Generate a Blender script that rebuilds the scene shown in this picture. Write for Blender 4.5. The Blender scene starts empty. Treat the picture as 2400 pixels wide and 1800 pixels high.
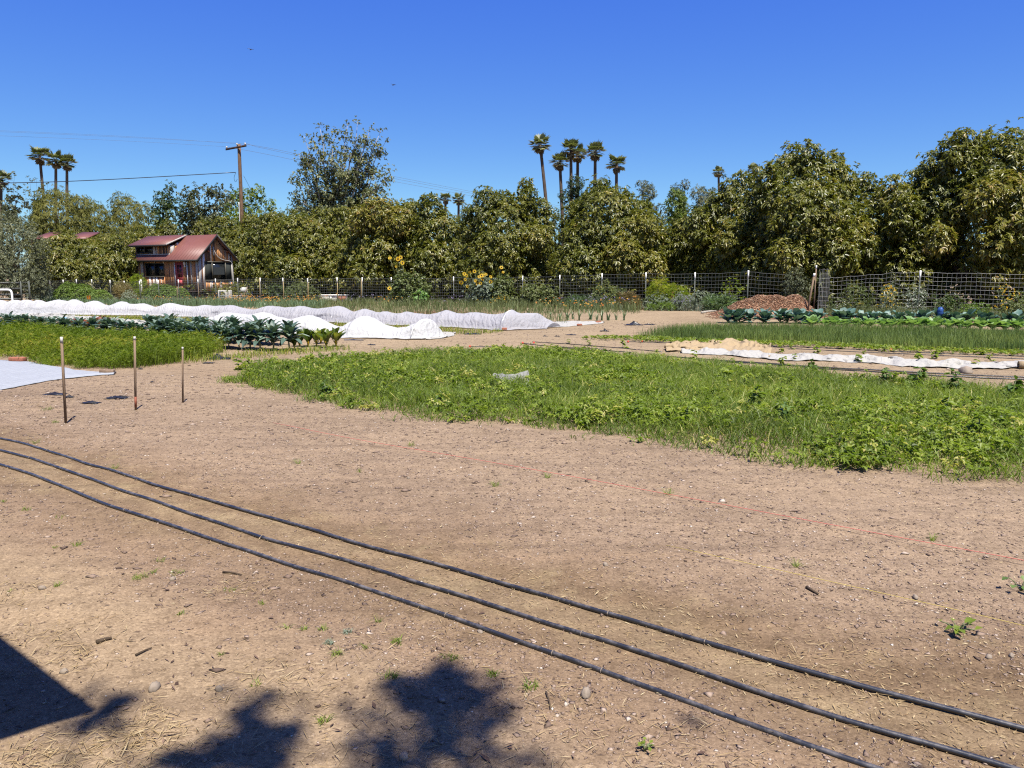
import bpy, math
import numpy as np
from mathutils import Vector, Matrix

RNG = np.random.default_rng(11)
S = bpy.context.scene
COL = S.collection
F, CX, CY = 1813.0, 1200.0, 900.0          # the lens, in pixels of the 2400 x 1800 photograph
PITCH = math.radians(8.16)
CAM = np.array([0.0, 0.0, 1.6])
CP, SP = math.cos(PITCH), math.sin(PITCH)
ROW = np.array([-0.84, 0.545])             # the way the beds run (away, to the left)
PER = np.array([0.545, 0.84])              # across the beds, away from the camera
PI = math.pi

# ------------------------------------------------------------------ terrain and pixel -> world
def sstep(a, b, x):
    t = np.clip((np.asarray(x, float) - a) / (b - a), 0, 1)
    return t * t * (3 - 2 * t)

def terrain(x, y):
    x = np.asarray(x, float); y = np.asarray(y, float)
    s = x * PER[0] + y * PER[1]
    h = -0.46 * sstep(18, 58, y) * sstep(6, -26, x)
    h = h + 0.10 * np.exp(-((x - 6.0) / 3.5) ** 2 - ((y - 30.0) / 2.2) ** 2)
    return h

def ray(px, py):
    u = (px - CX) / F; v = (CY - py) / F
    return np.array([u, CP + v * SP, -SP + v * CP])

def at(px, py, y):
    d = ray(px, py)
    return CAM + d * (y / d[1])

def G(px, py):
    d = ray(px, py)
    z = 0.0
    for _ in range(8):
        t = (z - CAM[2]) / d[2]
        p = CAM + d * t
        z = float(terrain(p[0], p[1]))
    return np.array([p[0], p[1], z])

def on(x, y, dz=0.0):
    return np.array([x, y, float(terrain(x, y)) + dz])

# ------------------------------------------------------------------ noise
def _h(i, j, seed):
    n = np.sin(i * 127.1 + j * 311.7 + seed * 74.7) * 43758.5453
    return n - np.floor(n)

def vnoise(x, y, seed=0):
    i = np.floor(x); j = np.floor(y); f = x - i; g = y - j
    f = f * f * (3 - 2 * f); g = g * g * (3 - 2 * g)
    a = _h(i, j, seed); b = _h(i + 1, j, seed); c = _h(i, j + 1, seed); d = _h(i + 1, j + 1, seed)
    return a + (b - a) * f + (c - a) * g + (a - b - c + d) * f * g

def fbm(x, y, o=4, seed=0):
    r = 0; a = 0.5
    for k in range(o):
        r = r + a * vnoise(x, y, seed + k); x = x * 2.03 + 1.7; y = y * 2.03 + 5.1; a *= 0.5
    return r

# ------------------------------------------------------------------ mesh accumulator
class MB:
    def __init__(s): s.v = []; s.f = []; s.t = []; s.n = 0
    def add(s, v, f, t=0.5):
        v = np.asarray(v, float).reshape(-1, 3)
        for a in (f if isinstance(f, list) else [f]):
            s.f.append(np.asarray(a, np.int64) + s.n)
        s.v.append(v)
        t = np.asarray(t, float)
        s.t.append(np.full(len(v), float(t)) if t.ndim == 0 else t)
        s.n += len(v); return s
    def mesh(s, name, mat, smooth=False):
        me = bpy.data.meshes.new(name)
        V = np.concatenate(s.v) if s.v else np.zeros((0, 3))
        idx = np.concatenate([a.ravel() for a in s.f]); tot = np.concatenate([np.full(len(a), a.shape[1]) for a in s.f])
        st = np.concatenate([[0], np.cumsum(tot)[:-1]])
        me.vertices.add(len(V)); me.vertices.foreach_set('co', V.astype(np.float32).ravel())
        me.loops.add(len(idx)); me.loops.foreach_set('vertex_index', idx.astype(np.int32))
        me.polygons.add(len(tot)); me.polygons.foreach_set('loop_start', st.astype(np.int32))
        try: me.polygons.foreach_set('loop_total', tot.astype(np.int32))
        except Exception: pass
        if smooth: me.polygons.foreach_set('use_smooth', np.ones(len(tot), bool))
        at_ = me.attributes.new('tint', 'FLOAT', 'POINT')
        at_.data.foreach_set('value', np.concatenate(s.t).astype(np.float32))
        me.update(calc_edges=True); me.validate()
        me.materials.append(mat)
        return me
    def build(s, name, mat, parent=None, smooth=False, loc=None):
        return link(name, s.mesh(name, mat, smooth), parent, loc)

def link(name, me, parent=None, loc=None, rz=0.0, sc=None):
    o = bpy.data.objects.new(name, me); COL.objects.link(o)
    if parent is not None: o.parent = parent
    if loc is not None: o.location = loc
    if rz: o.rotation_euler = (0, 0, rz)
    if sc is not None: o.scale = (sc, sc, sc) if np.isscalar(sc) else sc
    return o

def tag(o, label=None, cat=None, group=None, kind=None):
    if label: o['label'] = label
    if cat: o['category'] = cat
    if group: o['group'] = group
    if kind: o['kind'] = kind
    return o

def empty(name, loc, label, cat, group=None, rz=0.0):
    o = bpy.data.objects.new(name, None); COL.objects.link(o)
    o.empty_display_size = 0.1
    o.location = [float(q) for q in loc]; o.rotation_euler = (0, 0, rz)
    return tag(o, label, cat, group)

ORD = 'first second third fourth fifth sixth seventh eighth ninth tenth eleventh twelfth thirteenth fourteenth fifteenth sixteenth seventeenth eighteenth nineteenth twentieth'.split()
_T = {20: 'twenty', 30: 'thirty', 40: 'forty', 50: 'fifty'}
def nth(k):                                  # k from 0
    if k < 20: return ORD[k]
    n = k + 1
    if n % 10 == 0: return {30: 'thirtieth', 40: 'fortieth', 50: 'fiftieth'}.get(n, 'last')
    return _T[n // 10 * 10] + '-' + ORD[n % 10 - 1]

# ------------------------------------------------------------------ shapes
def unit(a): return a / np.maximum(np.linalg.norm(a, axis=-1, keepdims=True), 1e-9)

BF = np.array([[0, 3, 2, 1], [4, 5, 6, 7], [0, 1, 5, 4], [1, 2, 6, 5], [2, 3, 7, 6], [3, 0, 4, 7]])
def box(mb, a, b, t=0.5, rz=0.0, piv=None):
    x0, y0, z0 = a; x1, y1, z1 = b
    v = np.array([[x0, y0, z0], [x1, y0, z0], [x1, y1, z0], [x0, y1, z0], [x0, y0, z1], [x1, y0, z1], [x1, y1, z1], [x0, y1, z1]], float)
    if rz:
        p = np.array(piv if piv is not None else [(x0 + x1) / 2, (y0 + y1) / 2, 0]); c, s = math.cos(rz), math.sin(rz)
        w = v - p; v = np.stack([w[:, 0] * c - w[:, 1] * s, w[:, 0] * s + w[:, 1] * c, w[:, 2]], 1) + p
    return mb.add(v, BF, t)

def tube(mb, pts, r, n=6, t=0.5, cap=True, flat=1.0):
    P = np.asarray(pts, float); m = len(P)
    r = np.full(m, r) if np.isscalar(r) else np.asarray(r, float)
    T = unit(np.gradient(P, axis=0))
    up = np.array([0, 0, 1.0]) if abs(T[:, 2]).mean() < 0.8 else np.array([1.0, 0, 0])
    A = unit(np.cross(T, up)); B = np.cross(A, T)
    an = np.arange(n) / n * 2 * PI
    V = P[:, None] + r[:, None, None] * (A[:, None] * np.cos(an)[None, :, None] + flat * B[:, None] * np.sin(an)[None, :, None])
    i = np.arange(m - 1)[:, None] * n; j = np.arange(n)[None]
    q = np.stack([i + j, i + (j + 1) % n, i + n + (j + 1) % n, i + n + j], -1).reshape(-1, 4)
    fs = [q]
    if cap: fs += [np.arange(n)[None, ::-1], (m - 1) * n + np.arange(n)[None]]
    if np.ndim(t): t = np.repeat(np.asarray(t, float), n)
    return mb.add(V.reshape(-1, 3), fs, t)

def grid_faces(m, n):
    i = np.arange(m - 1)[:, None] * n; j = np.arange(n - 1)[None]
    return np.stack([i + j, i + j + 1, i + n + j + 1, i + n + j], -1).reshape(-1, 4)

def sheet(mb, V, t=0.5, thick=0.0):
    """V (m, n, 3) -> a cloth with two sides"""
    m, n = V.shape[:2]
    f = grid_faces(m, n)
    if thick <= 0: return mb.add(V.reshape(-1, 3), f, t)
    W = V.copy(); W[..., 2] += thick
    a = np.concatenate([np.arange(n), np.arange(1, m) * n + n - 1, (m - 1) * n + np.arange(n - 2, -1, -1), np.arange(m - 2, 0, -1) * n])
    b = np.roll(a, -1); k = m * n
    return mb.add(np.concatenate([V.reshape(-1, 3), W.reshape(-1, 3)]), [f[:, ::-1], f + k, np.stack([a, b, b + k, a + k], 1)], t)

def leaves(mb, P, D, N, L, W, t=0.5, fold=0.15, bend=0.15):
    """one four-cornered folded leaf at every P, along D"""
    k = len(P); L = np.broadcast_to(L, k)[:, None]; W = np.broadcast_to(W, k)[:, None]
    Sd = unit(np.cross(D, N)); Nn = np.cross(Sd, D)
    mid = P + D * L * 0.45
    tip = P + D * L; tip[:, 2] -= (bend * L)[:, 0]
    V = np.stack([P, mid - Sd * W / 2 + Nn * W * fold, tip, mid + Sd * W / 2 + Nn * W * fold], 1)
    b = np.arange(k)[:, None] * 4
    f = np.concatenate([b + np.array([[0, 1, 2]]), b + np.array([[0, 2, 3]])])
    t = np.repeat(np.broadcast_to(t, k), 4)
    return mb.add(V.reshape(-1, 3), f, t)

def blades(mb, P, h, w, lean, t=0.5, rng=RNG, curve=0.5, az=None):
    """grass blades: five corners each"""
    k = len(P); h = np.broadcast_to(h, k)[:, None]; w = np.broadcast_to(w, k)[:, None]; lean = np.broadcast_to(lean, k)[:, None]
    az = rng.uniform(0, 2 * PI, k) if az is None else az
    a = np.stack([np.cos(az), np.sin(az), 0 * az], 1)
    fa = rng.uniform(0, PI, k); s = np.stack([np.cos(fa), np.sin(fa), 0 * fa], 1) * w / 2
    z = np.array([0, 0, 1.0])
    m = P + z * h * 0.55 + a * lean * h * 0.35 * curve
    tip = P + z * h * (1 - 0.35 * lean) + a * lean * h
    V = np.stack([P - s, P + s, m + s * 0.8, m - s * 0.8, tip], 1)
    b = np.arange(k)[:, None] * 5
    t = np.repeat(np.broadcast_to(t, k), 5)
    return mb.add(V.reshape(-1, 3), [b + np.array([[0, 1, 2, 3]]), b + np.array([[3, 2, 4]])], t)

def strap(mb, base, az, L, W, rise, droop, t=0.5, n=6, fold=0.25, prof=None, wave=0.0, rng=RNG):
    """one arching strap-shaped leaf"""
    u = np.linspace(0, 1, n + 1); ang = rise - droop * u ** 1.3
    dx = np.concatenate([[0], np.cumsum(np.cos(ang[:-1]))]) * L / n; dz = np.concatenate([[0], np.cumsum(np.sin(ang[:-1]))]) * L / n
    c, s = math.cos(az), math.sin(az)
    C = np.stack([dx * c, dx * s, dz], 1) + np.asarray(base)
    w = (prof(u) if prof else np.sin(PI * np.clip(u * 0.9 + 0.08, 0, 1)) ** 0.7) * W / 2
    Sd = np.array([-s, c, 0.0]); N = np.stack([-np.sin(ang) * c, -np.sin(ang) * s, np.cos(ang)], 1)
    wv = wave * rng.standard_normal((2, n + 1))[:, :, None] * N[None]
    V = np.stack([C + Sd * w[:, None] + N * (fold * w)[:, None] + wv[0], C, C - Sd * w[:, None] + N * (fold * w)[:, None] + wv[1]], 1)
    return sheet(mb, V, t)

def blob(mb, c, r, t=0.5, sub=1, rough=0.15, rng=RNG, seed=None):
    """an irregular stone-like lump"""
    n, m = (5, 7) if sub == 1 else (9, 13)
    th = np.linspace(0, PI, n); ph = np.arange(m) / m * 2 * PI
    d = np.stack([np.sin(th)[:, None] * np.cos(ph), np.sin(th)[:, None] * np.sin(ph), np.cos(th)[:, None] * np.ones(m)], -1)
    k = 1 + rough * rng.standard_normal((n, m)); k[0] = k[0, 0]; k[-1] = k[-1, 0]
    V = d * k[..., None] * np.asarray(r) + np.asarray(c)
    i = np.arange(n - 1)[:, None] * m; j = np.arange(m)[None]
    f = np.stack([i + j, i + m + j, i + m + (j + 1) % m, i + (j + 1) % m], -1).reshape(-1, 4)
    return mb.add(V.reshape(-1, 3), f, t)

def chunks(mb, P, R, t, rng=RNG, flat=0.5):
    """many small irregular six-cornered crumbs"""
    k = len(P)
    o = np.array([[1, 0, 0], [0, 1, 0], [-1, 0, 0], [0, -1, 0], [0, 0, 1], [0, 0, -1.0]])
    V = o[None] * rng.uniform(0.55, 1.25, (k, 6, 1)) * R.reshape(k, 1, -1) + rng.standard_normal((k, 6, 3)) * 0.18 * R.reshape(k, 1, -1).mean(-1, keepdims=True)
    az = rng.uniform(0, 2 * PI, k); c, s = np.cos(az)[:, None], np.sin(az)[:, None]
    V = np.stack([V[..., 0] * c - V[..., 1] * s, V[..., 0] * s + V[..., 1] * c, V[..., 2] * flat], -1) + P[:, None]
    f0 = np.array([[0, 1, 4], [1, 2, 4], [2, 3, 4], [3, 0, 4], [1, 0, 5], [2, 1, 5], [3, 2, 5], [0, 3, 5]])
    f = (np.arange(k)[:, None, None] * 6 + f0[None]).reshape(-1, 3)
    return mb.add(V.reshape(-1, 3), f, np.repeat(t, 6))

def in_poly(x, y, poly):
    poly = np.asarray(poly)[:, :2]; r = np.zeros(len(x), bool); n = len(poly)
    for i in range(n):
        x0, y0 = poly[i]; x1, y1 = poly[(i + 1) % n]
        if y0 == y1: continue
        c = ((y0 > y) != (y1 > y)) & (x < (x1 - x0) * (y - y0) / (y1 - y0) + x0)
        r ^= c
    return r

def scatter(poly, dens, rng=RNG, edge=0.0):
    poly = np.asarray([p[:2] for p in poly]); a, b = poly.min(0), poly.max(0)
    n = int(dens * np.prod(b - a)); x = rng.uniform(a[0], b[0], n); y = rng.uniform(a[1], b[1], n)
    jx, jy = (rng.normal(0, edge, n), rng.normal(0, edge, n)) if edge else (0, 0)
    wob = 0.6 * edge * (vnoise(x * 3, y * 3, 5) - .5) * 4 if edge else 0
    k = in_poly(x + jx * .5 + wob, y + jy * .5 + wob, poly)
    x, y = x[k], y[k]
    return np.stack([x, y, terrain(x, y)], 1)

# ------------------------------------------------------------------ materials
def lin(r, g, b):
    f = lambda c: c / 255 / 12.92 if c / 255 <= 0.04045 else ((c / 255 + 0.055) / 1.055) ** 2.4
    return (f(r), f(g), f(b), 1)

ALB = 0.64                                   # one scale for all the reflectances below
class NT:
    def __init__(s, name):
        s.m = bpy.data.materials.new(name); s.m.use_nodes = True; s.t = s.m.node_tree; s.t.nodes.clear()
        s.out = s.n('ShaderNodeOutputMaterial')
    def n(s, typ, ins=None, **kw):
        nd = s.t.nodes.new(typ)
        for k, v in kw.items(): setattr(nd, k, v)
        for k, v in (ins or {}).items():
            if isinstance(v, bpy.types.NodeSocket): s.t.links.new(v, nd.inputs[k])
            else: nd.inputs[k].default_value = v
        return nd
    def ramp(s, fac, stops, interp='LINEAR'):
        nd = s.n('ShaderNodeValToRGB', {'Fac': fac}); e = nd.color_ramp.elements; nd.color_ramp.interpolation = interp
        while len(e) < len(stops): e.new(0.5)
        for q, (p, c) in zip(e, stops): q.position = p; q.color = c if len(c) == 4 else (*c, 1)
        return nd.outputs['Color']
    def mix(s, fac, a, b, mode='MIX'):
        nd = s.n('ShaderNodeMix', data_type='RGBA', blend_type=mode)
        for k, v in ((0, fac), (6, a), (7, b)):
            if isinstance(v, bpy.types.NodeSocket): s.t.links.new(v, nd.inputs[k])
            else: nd.inputs[k].default_value = v if k == 0 or len(v) == 4 else (*v, 1)
        return nd.outputs[2]
    def math(s, op, a, b=0.0):
        nd = s.n('ShaderNodeMath', operation=op)
        for k, v in ((0, a), (1, b)):
            if isinstance(v, bpy.types.NodeSocket): s.t.links.new(v, nd.inputs[k])
            else: nd.inputs[k].default_value = v
        return nd.outputs[0]
    def noise(s, scale, detail=4, vec=None, rough=0.55, out='Fac'):
        i = {'Scale': scale, 'Detail': detail, 'Roughness': rough}
        if vec is not None: i['Vector'] = vec
        return s.n('ShaderNodeTexNoise', i).outputs[out]
    def tint(s): return s.n('ShaderNodeAttribute', attribute_name='tint').outputs['Fac']
    def pos(s): return s.n('ShaderNodeTexCoord').outputs['Object']
    def bump(s, h, strength, dist):
        return s.n('ShaderNodeBump', {'Height': h, 'Strength': strength, 'Distance': dist}).outputs['Normal']
    def end(s, color, rough=0.6, spec=0.3, normal=None, transl=0.0, transp=0.0, metal=0.0, transl_color=None, k=ALB):
        if isinstance(color, bpy.types.NodeSocket):
            color = s.mix(1.0, color, (k, k, k, 1), 'MULTIPLY')
            if transl_color is not None: transl_color = s.mix(1.0, transl_color, (k, k, k, 1), 'MULTIPLY')
        else: color = tuple(q * k for q in color[:3]) + (1,)
        i = {'Base Color': color, 'Roughness': rough, 'Specular IOR Level': spec, 'Metallic': metal}
        if normal is not None: i['Normal'] = normal
        sh = s.n('ShaderNodeBsdfPrincipled', i).outputs[0]
        if transl:
            tr = s.n('ShaderNodeBsdfTranslucent', {'Color': transl_color if transl_color is not None else color}).outputs[0]
            sh = s.n('ShaderNodeMixShader', {0: transl, 1: sh, 2: tr}).outputs[0]
        if transp:
            tp = s.n('ShaderNodeBsdfTransparent').outputs[0]
            sh = s.n('ShaderNodeMixShader', {0: transp, 1: sh, 2: tp}).outputs[0]
        s.t.links.new(sh, s.out.inputs['Surface'])
        return s.m

def leaf_mat(name, stops, rough=0.45, spec=0.4, transl=0.25, boost=1.5, k=ALB):
    t = NT(name); c = t.ramp(t.tint(), stops)
    tc = t.mix(1.0, c, (boost, boost * 1.1, boost * 0.5, 1), 'MULTIPLY')
    return t.end(c, rough, spec, transl=transl, transl_color=tc, k=k)

def plain(name, col, rough=0.6, spec=0.3, var=0.12, scale=8.0, bump=0.0, metal=0.0, transl=0.0, k=ALB):
    t = NT(name); p = t.pos()
    nz = t.noise(scale, 5, p)
    c = t.mix(nz, tuple(q * (1 - var) for q in col[:3]), tuple(min(1, q * (1 + var)) for q in col[:3]))
    nm = t.bump(t.noise(scale * 4, 4, p), bump, 0.01) if bump else None
    return t.end(c, rough, spec, nm, metal=metal, transl=transl, k=k)

M = {}
# leaves: real colours, dark to light within a plant
M['avocado'] = leaf_mat('avocado_leaf', [(0, (0.0453, 0.0622, 0.0105)), (.35, (0.116, 0.134, 0.0189)), (.62, (0.206, 0.209, 0.0315)), (.85, (0.313, 0.273, 0.0504)), (1, (0.363, 0.23, 0.0735))], .38, .4, .26)
M['pepper'] = leaf_mat('pepper_tree_leaf', [(0, (0.109, 0.122, 0.0253)), (.5, (0.201, 0.201, 0.0443)), (1, (0.294, 0.266, 0.0759))], .6, .2, .25)
M['olive'] = leaf_mat('olive_leaf', [(0, (0.1, 0.119, 0.0633)), (.5, (0.206, 0.225, 0.121)), (1, (0.375, 0.388, 0.241))], .5, .3, .12)
M['dark_tree'] = leaf_mat('dark_tree_leaf', [(0, (0.0306, 0.0544, 0.0156)), (.5, (0.068, 0.112, 0.0286)), (1, (0.136, 0.184, 0.052))], .5, .35, .2)
M['grey_tree'] = leaf_mat('grey_tree_leaf', [(0, (0.068, 0.0853, 0.0438)), (.5, (0.145, 0.163, 0.0813)), (1, (0.272, 0.279, 0.15))], .5, .35, .2)
M['sycamore'] = leaf_mat('sycamore_leaf', [(0, (0.0864, 0.11, 0.0483)), (.5, (0.187, 0.214, 0.0966)), (1, (0.374, 0.359, 0.169))], .5, .35, .22)
M['bright_tree'] = leaf_mat('bright_tree_leaf', [(0, (0.09, 0.13, 0.0165)), (.5, (0.18, 0.247, 0.033)), (1, (0.3, 0.351, 0.066))], .5, .3, .3)
M['palm'] = leaf_mat('palm_leaf', [(0, (0.0813, 0.102, 0.0403)), (.5, (0.195, 0.219, 0.0864)), (1, (0.423, 0.406, 0.202))], .45, .4, .2)
M['dead_palm'] = leaf_mat('dead_palm_leaf', [(0, (0.168, 0.12, 0.072)), (1, (0.384, 0.3, 0.192))], .8, .1, .2)
M['weed'] = leaf_mat('weed_leaf', [(0, (0.0859, 0.133, 0.015)), (.45, (0.185, 0.261, 0.028)), (.8, (0.298, 0.375, 0.05)), (1, (0.529, 0.484, 0.15))], .5, .35, .38)
M['weed_dark'] = leaf_mat('dark_weed_leaf', [(0, (0.0562, 0.108, 0.0242)), (.6, (0.125, 0.204, 0.044)), (1, (0.213, 0.3, 0.0715))], .45, .4, .28)
M['feather'] = leaf_mat('feathery_leaf', [(0, (0.111, 0.174, 0.0132)), (.5, (0.208, 0.282, 0.0242)), (.85, (0.325, 0.372, 0.0418)), (1, (0.52, 0.432, 0.088))], .55, .3, .4)
M['onion'] = leaf_mat('onion_leaf', [(0, (.09, .15, .035)), (.5, (.19, .27, .06)), (1, (.32, .37, .09))], .45, .4, .25)
M['kale'] = leaf_mat('kale_leaf', [(0, (.035, .07, .052)), (.5, (.095, .16, .12)), (.85, (.20, .28, .21)), (1, (.32, .40, .29))], .5, .4, .15, 1.3)
M['collard'] = leaf_mat('collard_leaf', [(0, (0.0473, 0.106, 0.084)), (.6, (0.115, 0.219, 0.174)), (1, (0.243, 0.375, 0.3))], .5, .4, .15, 1.3)
M['lime'] = leaf_mat('pale_green_leaf', [(0, (.14, .26, .08)), (.5, (.26, .42, .14)), (1, (.42, .56, .24))], .45, .4, .3)
M['chard'] = leaf_mat('chard_leaf', [(0, (.05, .09, .012)), (.5, (.14, .20, .025)), (1, (.32, .34, .05))], .4, .5, .35)
M['shrub'] = leaf_mat('shrub_leaf', [(0, (0.0725, 0.105, 0.0336)), (.5, (0.152, 0.189, 0.066)), (1, (0.275, 0.294, 0.12))], .55, .3, .25)
M['sage'] = leaf_mat('silver_shrub_leaf', [(0, (0.15, 0.188, 0.138)), (.5, (0.263, 0.312, 0.23)), (1, (0.413, 0.45, 0.345))], .65, .2, .2)
M['hedge'] = leaf_mat('hedge_leaf', [(0, (0.095, 0.171, 0.03)), (.5, (0.18, 0.27, 0.048)), (1, (0.285, 0.378, 0.075))], .5, .3, .25)
M['drygrass'] = leaf_mat('dry_grass_blade', [(0, (.22, .16, .085)), (.5, (.38, .30, .17)), (1, (.55, .47, .30))], .7, .2, .25)
M['straw'] = leaf_mat('straw_blade', [(0, (.20, .12, .055)), (.5, (.42, .30, .15)), (1, (.62, .50, .30))], .7, .25, .1)
M['iris'] = leaf_mat('leek_leaf', [(0, (.09, .15, .07)), (.5, (.16, .25, .12)), (1, (.30, .38, .20))], .45, .4, .25)
M['yellow'] = leaf_mat('yellow_petal', [(0, (.60, .30, .01)), (.6, (.75, .50, .02)), (1, (.80, .62, .08))], .6, .2, .3)
M['orange'] = leaf_mat('orange_petal', [(0, (.55, .17, .03)), (.5, (.70, .33, .06)), (1, (.72, .50, .12))], .6, .2, .3)
M['purple'] = leaf_mat('purple_petal', [(0, (.14, .10, .22)), (1, (.34, .30, .48))], .6, .2, .3)
M['white_petal'] = leaf_mat('white_petal', [(0, (.5, .5, .45)), (1, (.75, .75, .7))], .6, .2, .3)
M['redleaf'] = leaf_mat('red_leaf', [(0, (.09, .02, .02)), (.5, (.22, .05, .035)), (1, (.40, .13, .07))], .5, .4, .25)

def bark(name, a, b, scale=6):
    t = NT(name); p = t.n('ShaderNodeMapping', {'Vector': t.pos(), 'Scale': (1, 1, .25)}).outputs[0]
    nz = t.noise(scale, 6, p, .65)
    return t.end(t.ramp(nz, [(.3, a), (.7, b)]), .85, .15, t.bump(nz, .6, .03))
M['bark'] = bark('brown_bark', (.05, .035, .022), (.16, .115, .08))
M['white_bark'] = bark('pale_bark', (.26, .22, .17), (.58, .54, .47), 3)
M['palm_bark'] = bark('palm_bark', (.07, .05, .038), (.17, .125, .095), 4)
M['pole_wood'] = bark('pole_wood', (.13, .075, .045), (.28, .175, .11), 10)
M['stalk'] = plain('plant_stalk', (.17, .20, .09), .7)
M['pale_stalk'] = plain('pale_stalk', (.36, .35, .22), .7)
M['stake_wood'] = bark('stake_wood', (.17, .11, .07), (.36, .26, .18), 14)
M['bamboo'] = plain('bamboo', (.38, .28, .13), .6)
M['white_paint'] = plain('white_paint', (.66, .65, .62), .5, .4, .06, 5, k=1)
M['cream_paint'] = plain('cream_paint', (.72, .70, .63), .55, .35, .10, 6)
M['black_plastic'] = plain('black_plastic', (.022, .022, .024), .38, .5, .3, 20, .3)
M['dark_metal'] = plain('dark_metal', (.05, .055, .05), .5, .5, .2, 10, metal=.3)
M['grey_metal'] = plain('galvanised_wire', (.46, .46, .44), .55, .4, .1, 10, metal=.3)
M['thin_wire'] = plain('dark_fence_wire', (.24, .25, .24), .6, .4, .1, 10, metal=.3)
M['post_green'] = plain('post_paint', (.09, .10, .085), .6)
M['brick'] = plain('brick_clay', (.42, .16, .10), .85, .15, .25, 30, .5)
M['red_plastic'] = plain('red_plastic', (.68, .09, .06), .5)
M['orange_plastic'] = plain('orange_flag', (.75, .30, .03), .6)
M['blue_plastic'] = plain('blue_plastic', (.03, .09, .30), .5)
M['sky_plastic'] = plain('sky_blue_plastic', (.07, .30, .55), .5)
M['teal_plastic'] = plain('teal_plastic', (.10, .25, .24), .5)
M['rope_red'] = plain('pink_string', (.72, .22, .18), .8)
M['rope_yellow'] = plain('yellow_string', (.66, .52, .14), .8)
M['tie'] = plain('pale_wire_tie', (.26, .21, .17), .6)
M['stone'] = NT('stone'); _t = M['stone']
M['stone'] = _t.end(_t.ramp(_t.noise(9, 6, _t.pos()), [(.25, (.24, .19, .145)), (.75, (.42, .35, .28))]), .85, .2, _t.bump(_t.noise(30, 5, _t.pos()), .5, .01))
M['burlap'] = plain('burlap', (.50, .38, .23), .9, .1, .15, 25, .5, transl=.15)
M['wire_mesh_cloth'] = plain('hardware_cloth', (.62, .62, .60), .6, .3, .1, 10, metal=.2)

def cloth(name, col, transl, transp=0.0, scale=6, k=.66):
    t = NT(name); p = t.pos(); nz = t.noise(scale, 5, p, .6)
    c = t.mix(nz, tuple(q * .90 for q in col), col)
    if name == 'pale_insect_netting': c = t.mix(t.tint(), c, (.74, .74, .75, 1))
    wv = t.n('ShaderNodeTexWave', {'Vector': p, 'Scale': 2.6, 'Distortion': 9.0, 'Detail': 4.0, 'Detail Scale': 1.4}).outputs['Fac']
    h = t.math('ADD', t.noise(scale * 2, 6, p), t.math('MULTIPLY', wv, .5))
    return t.end(c, .9, .1, t.bump(h, .7, .03), transl=transl, transp=transp, k=k)
M['cover_white'] = cloth('white_row_cover_fabric', (.74, .74, .73), .25, .04)
M['cover_net'] = cloth('pale_insect_netting', (.62, .615, .65), .25, .2)
M['fabric'] = cloth('white_ground_fabric', (.62, .60, .55), .12, k=.56)
M['fabric_blue'] = cloth('white_cotton_sheet', (.56, .59, .64), .1, k=.5)

M['stake_tip'] = plain('worn_white_paint', (.62, .59, .54), .7)
M['scrap_cloth'] = cloth('dirty_cloth', (.34, .34, .31), .1)

# wood planks: each board its own tint
t = NT('weathered_planks'); p = t.n('ShaderNodeMapping', {'Vector': t.pos(), 'Scale': (14, 14, 1.2)}).outputs[0]
c = t.ramp(t.tint(), [(0, (.05, .038, .032)), (.18, (.12, .065, .042)), (.36, (.25, .115, .05)), (.52, (.42, .21, .085)), (.64, (.22, .15, .105)), (.76, (.36, .32, .28)), (.9, (.55, .51, .47)), (1, (.70, .68, .65))])
g = t.ramp(t.noise(1.6, 8, p, .7), [(.28, (.30, .28, .26)), (.5, (.85, .84, .82)), (.75, (1.25, 1.2, 1.15))])
M['planks'] = t.end(t.mix(1, c, g, 'MULTIPLY'), .85, .15, t.bump(t.noise(2, 8, p, .7), .4, .01), k=1.7)
t = NT('red_metal_roofing'); p = t.pos()
c = t.mix(t.noise(2.2, 6, p), (.19, .070, .055, 1), (.25, .098, .076, 1))
M['roof'] = t.end(c, .5, .35, t.bump(t.noise(20, 4, p), .1, .01))
t = NT('red_door_paint')
M['door'] = t.end(t.mix(t.noise(6, 5, t.pos()), (.36, .05, .055, 1), (.46, .09, .09, 1)), .5, .35, k=1)
M['fascia'] = plain('dark_fascia', (.03, .028, .026), .6)
M['frame'] = plain('bronze_window_frame', (.10, .09, .065), .5)
t = NT('window_glass')
M['glass'] = t.end((.018, .022, .024, 1), .06, .6)
M['screen'] = plain('window_screen', (.05, .055, .05), .95, .05)
M['grey_trim'] = bark('grey_trim_board', (.40, .375, .34), (.76, .72, .67), 8)
M['dark_wood'] = bark('dark_wood', (.035, .022, .018), (.09, .055, .042), 8)
M['crumb'] = None
t = NT('soil_crumb'); c = t.ramp(t.tint(), [(0, (.09, .06, .047)), (.35, (.22, .155, .118)), (.7, (.36, .262, .198)), (.86, (.50, .39, .31)), (1, (.74, .67, .58))])
M['crumb'] = t.end(c, .9, .15)
t = NT('bark_mulch'); c = t.ramp(t.tint(), [(0, (.10, .045, .028)), (.5, (.30, .155, .09)), (.85, (.50, .31, .19)), (1, (.68, .50, .35))])
M['mulch'] = t.end(c, .9, .15)
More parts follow.
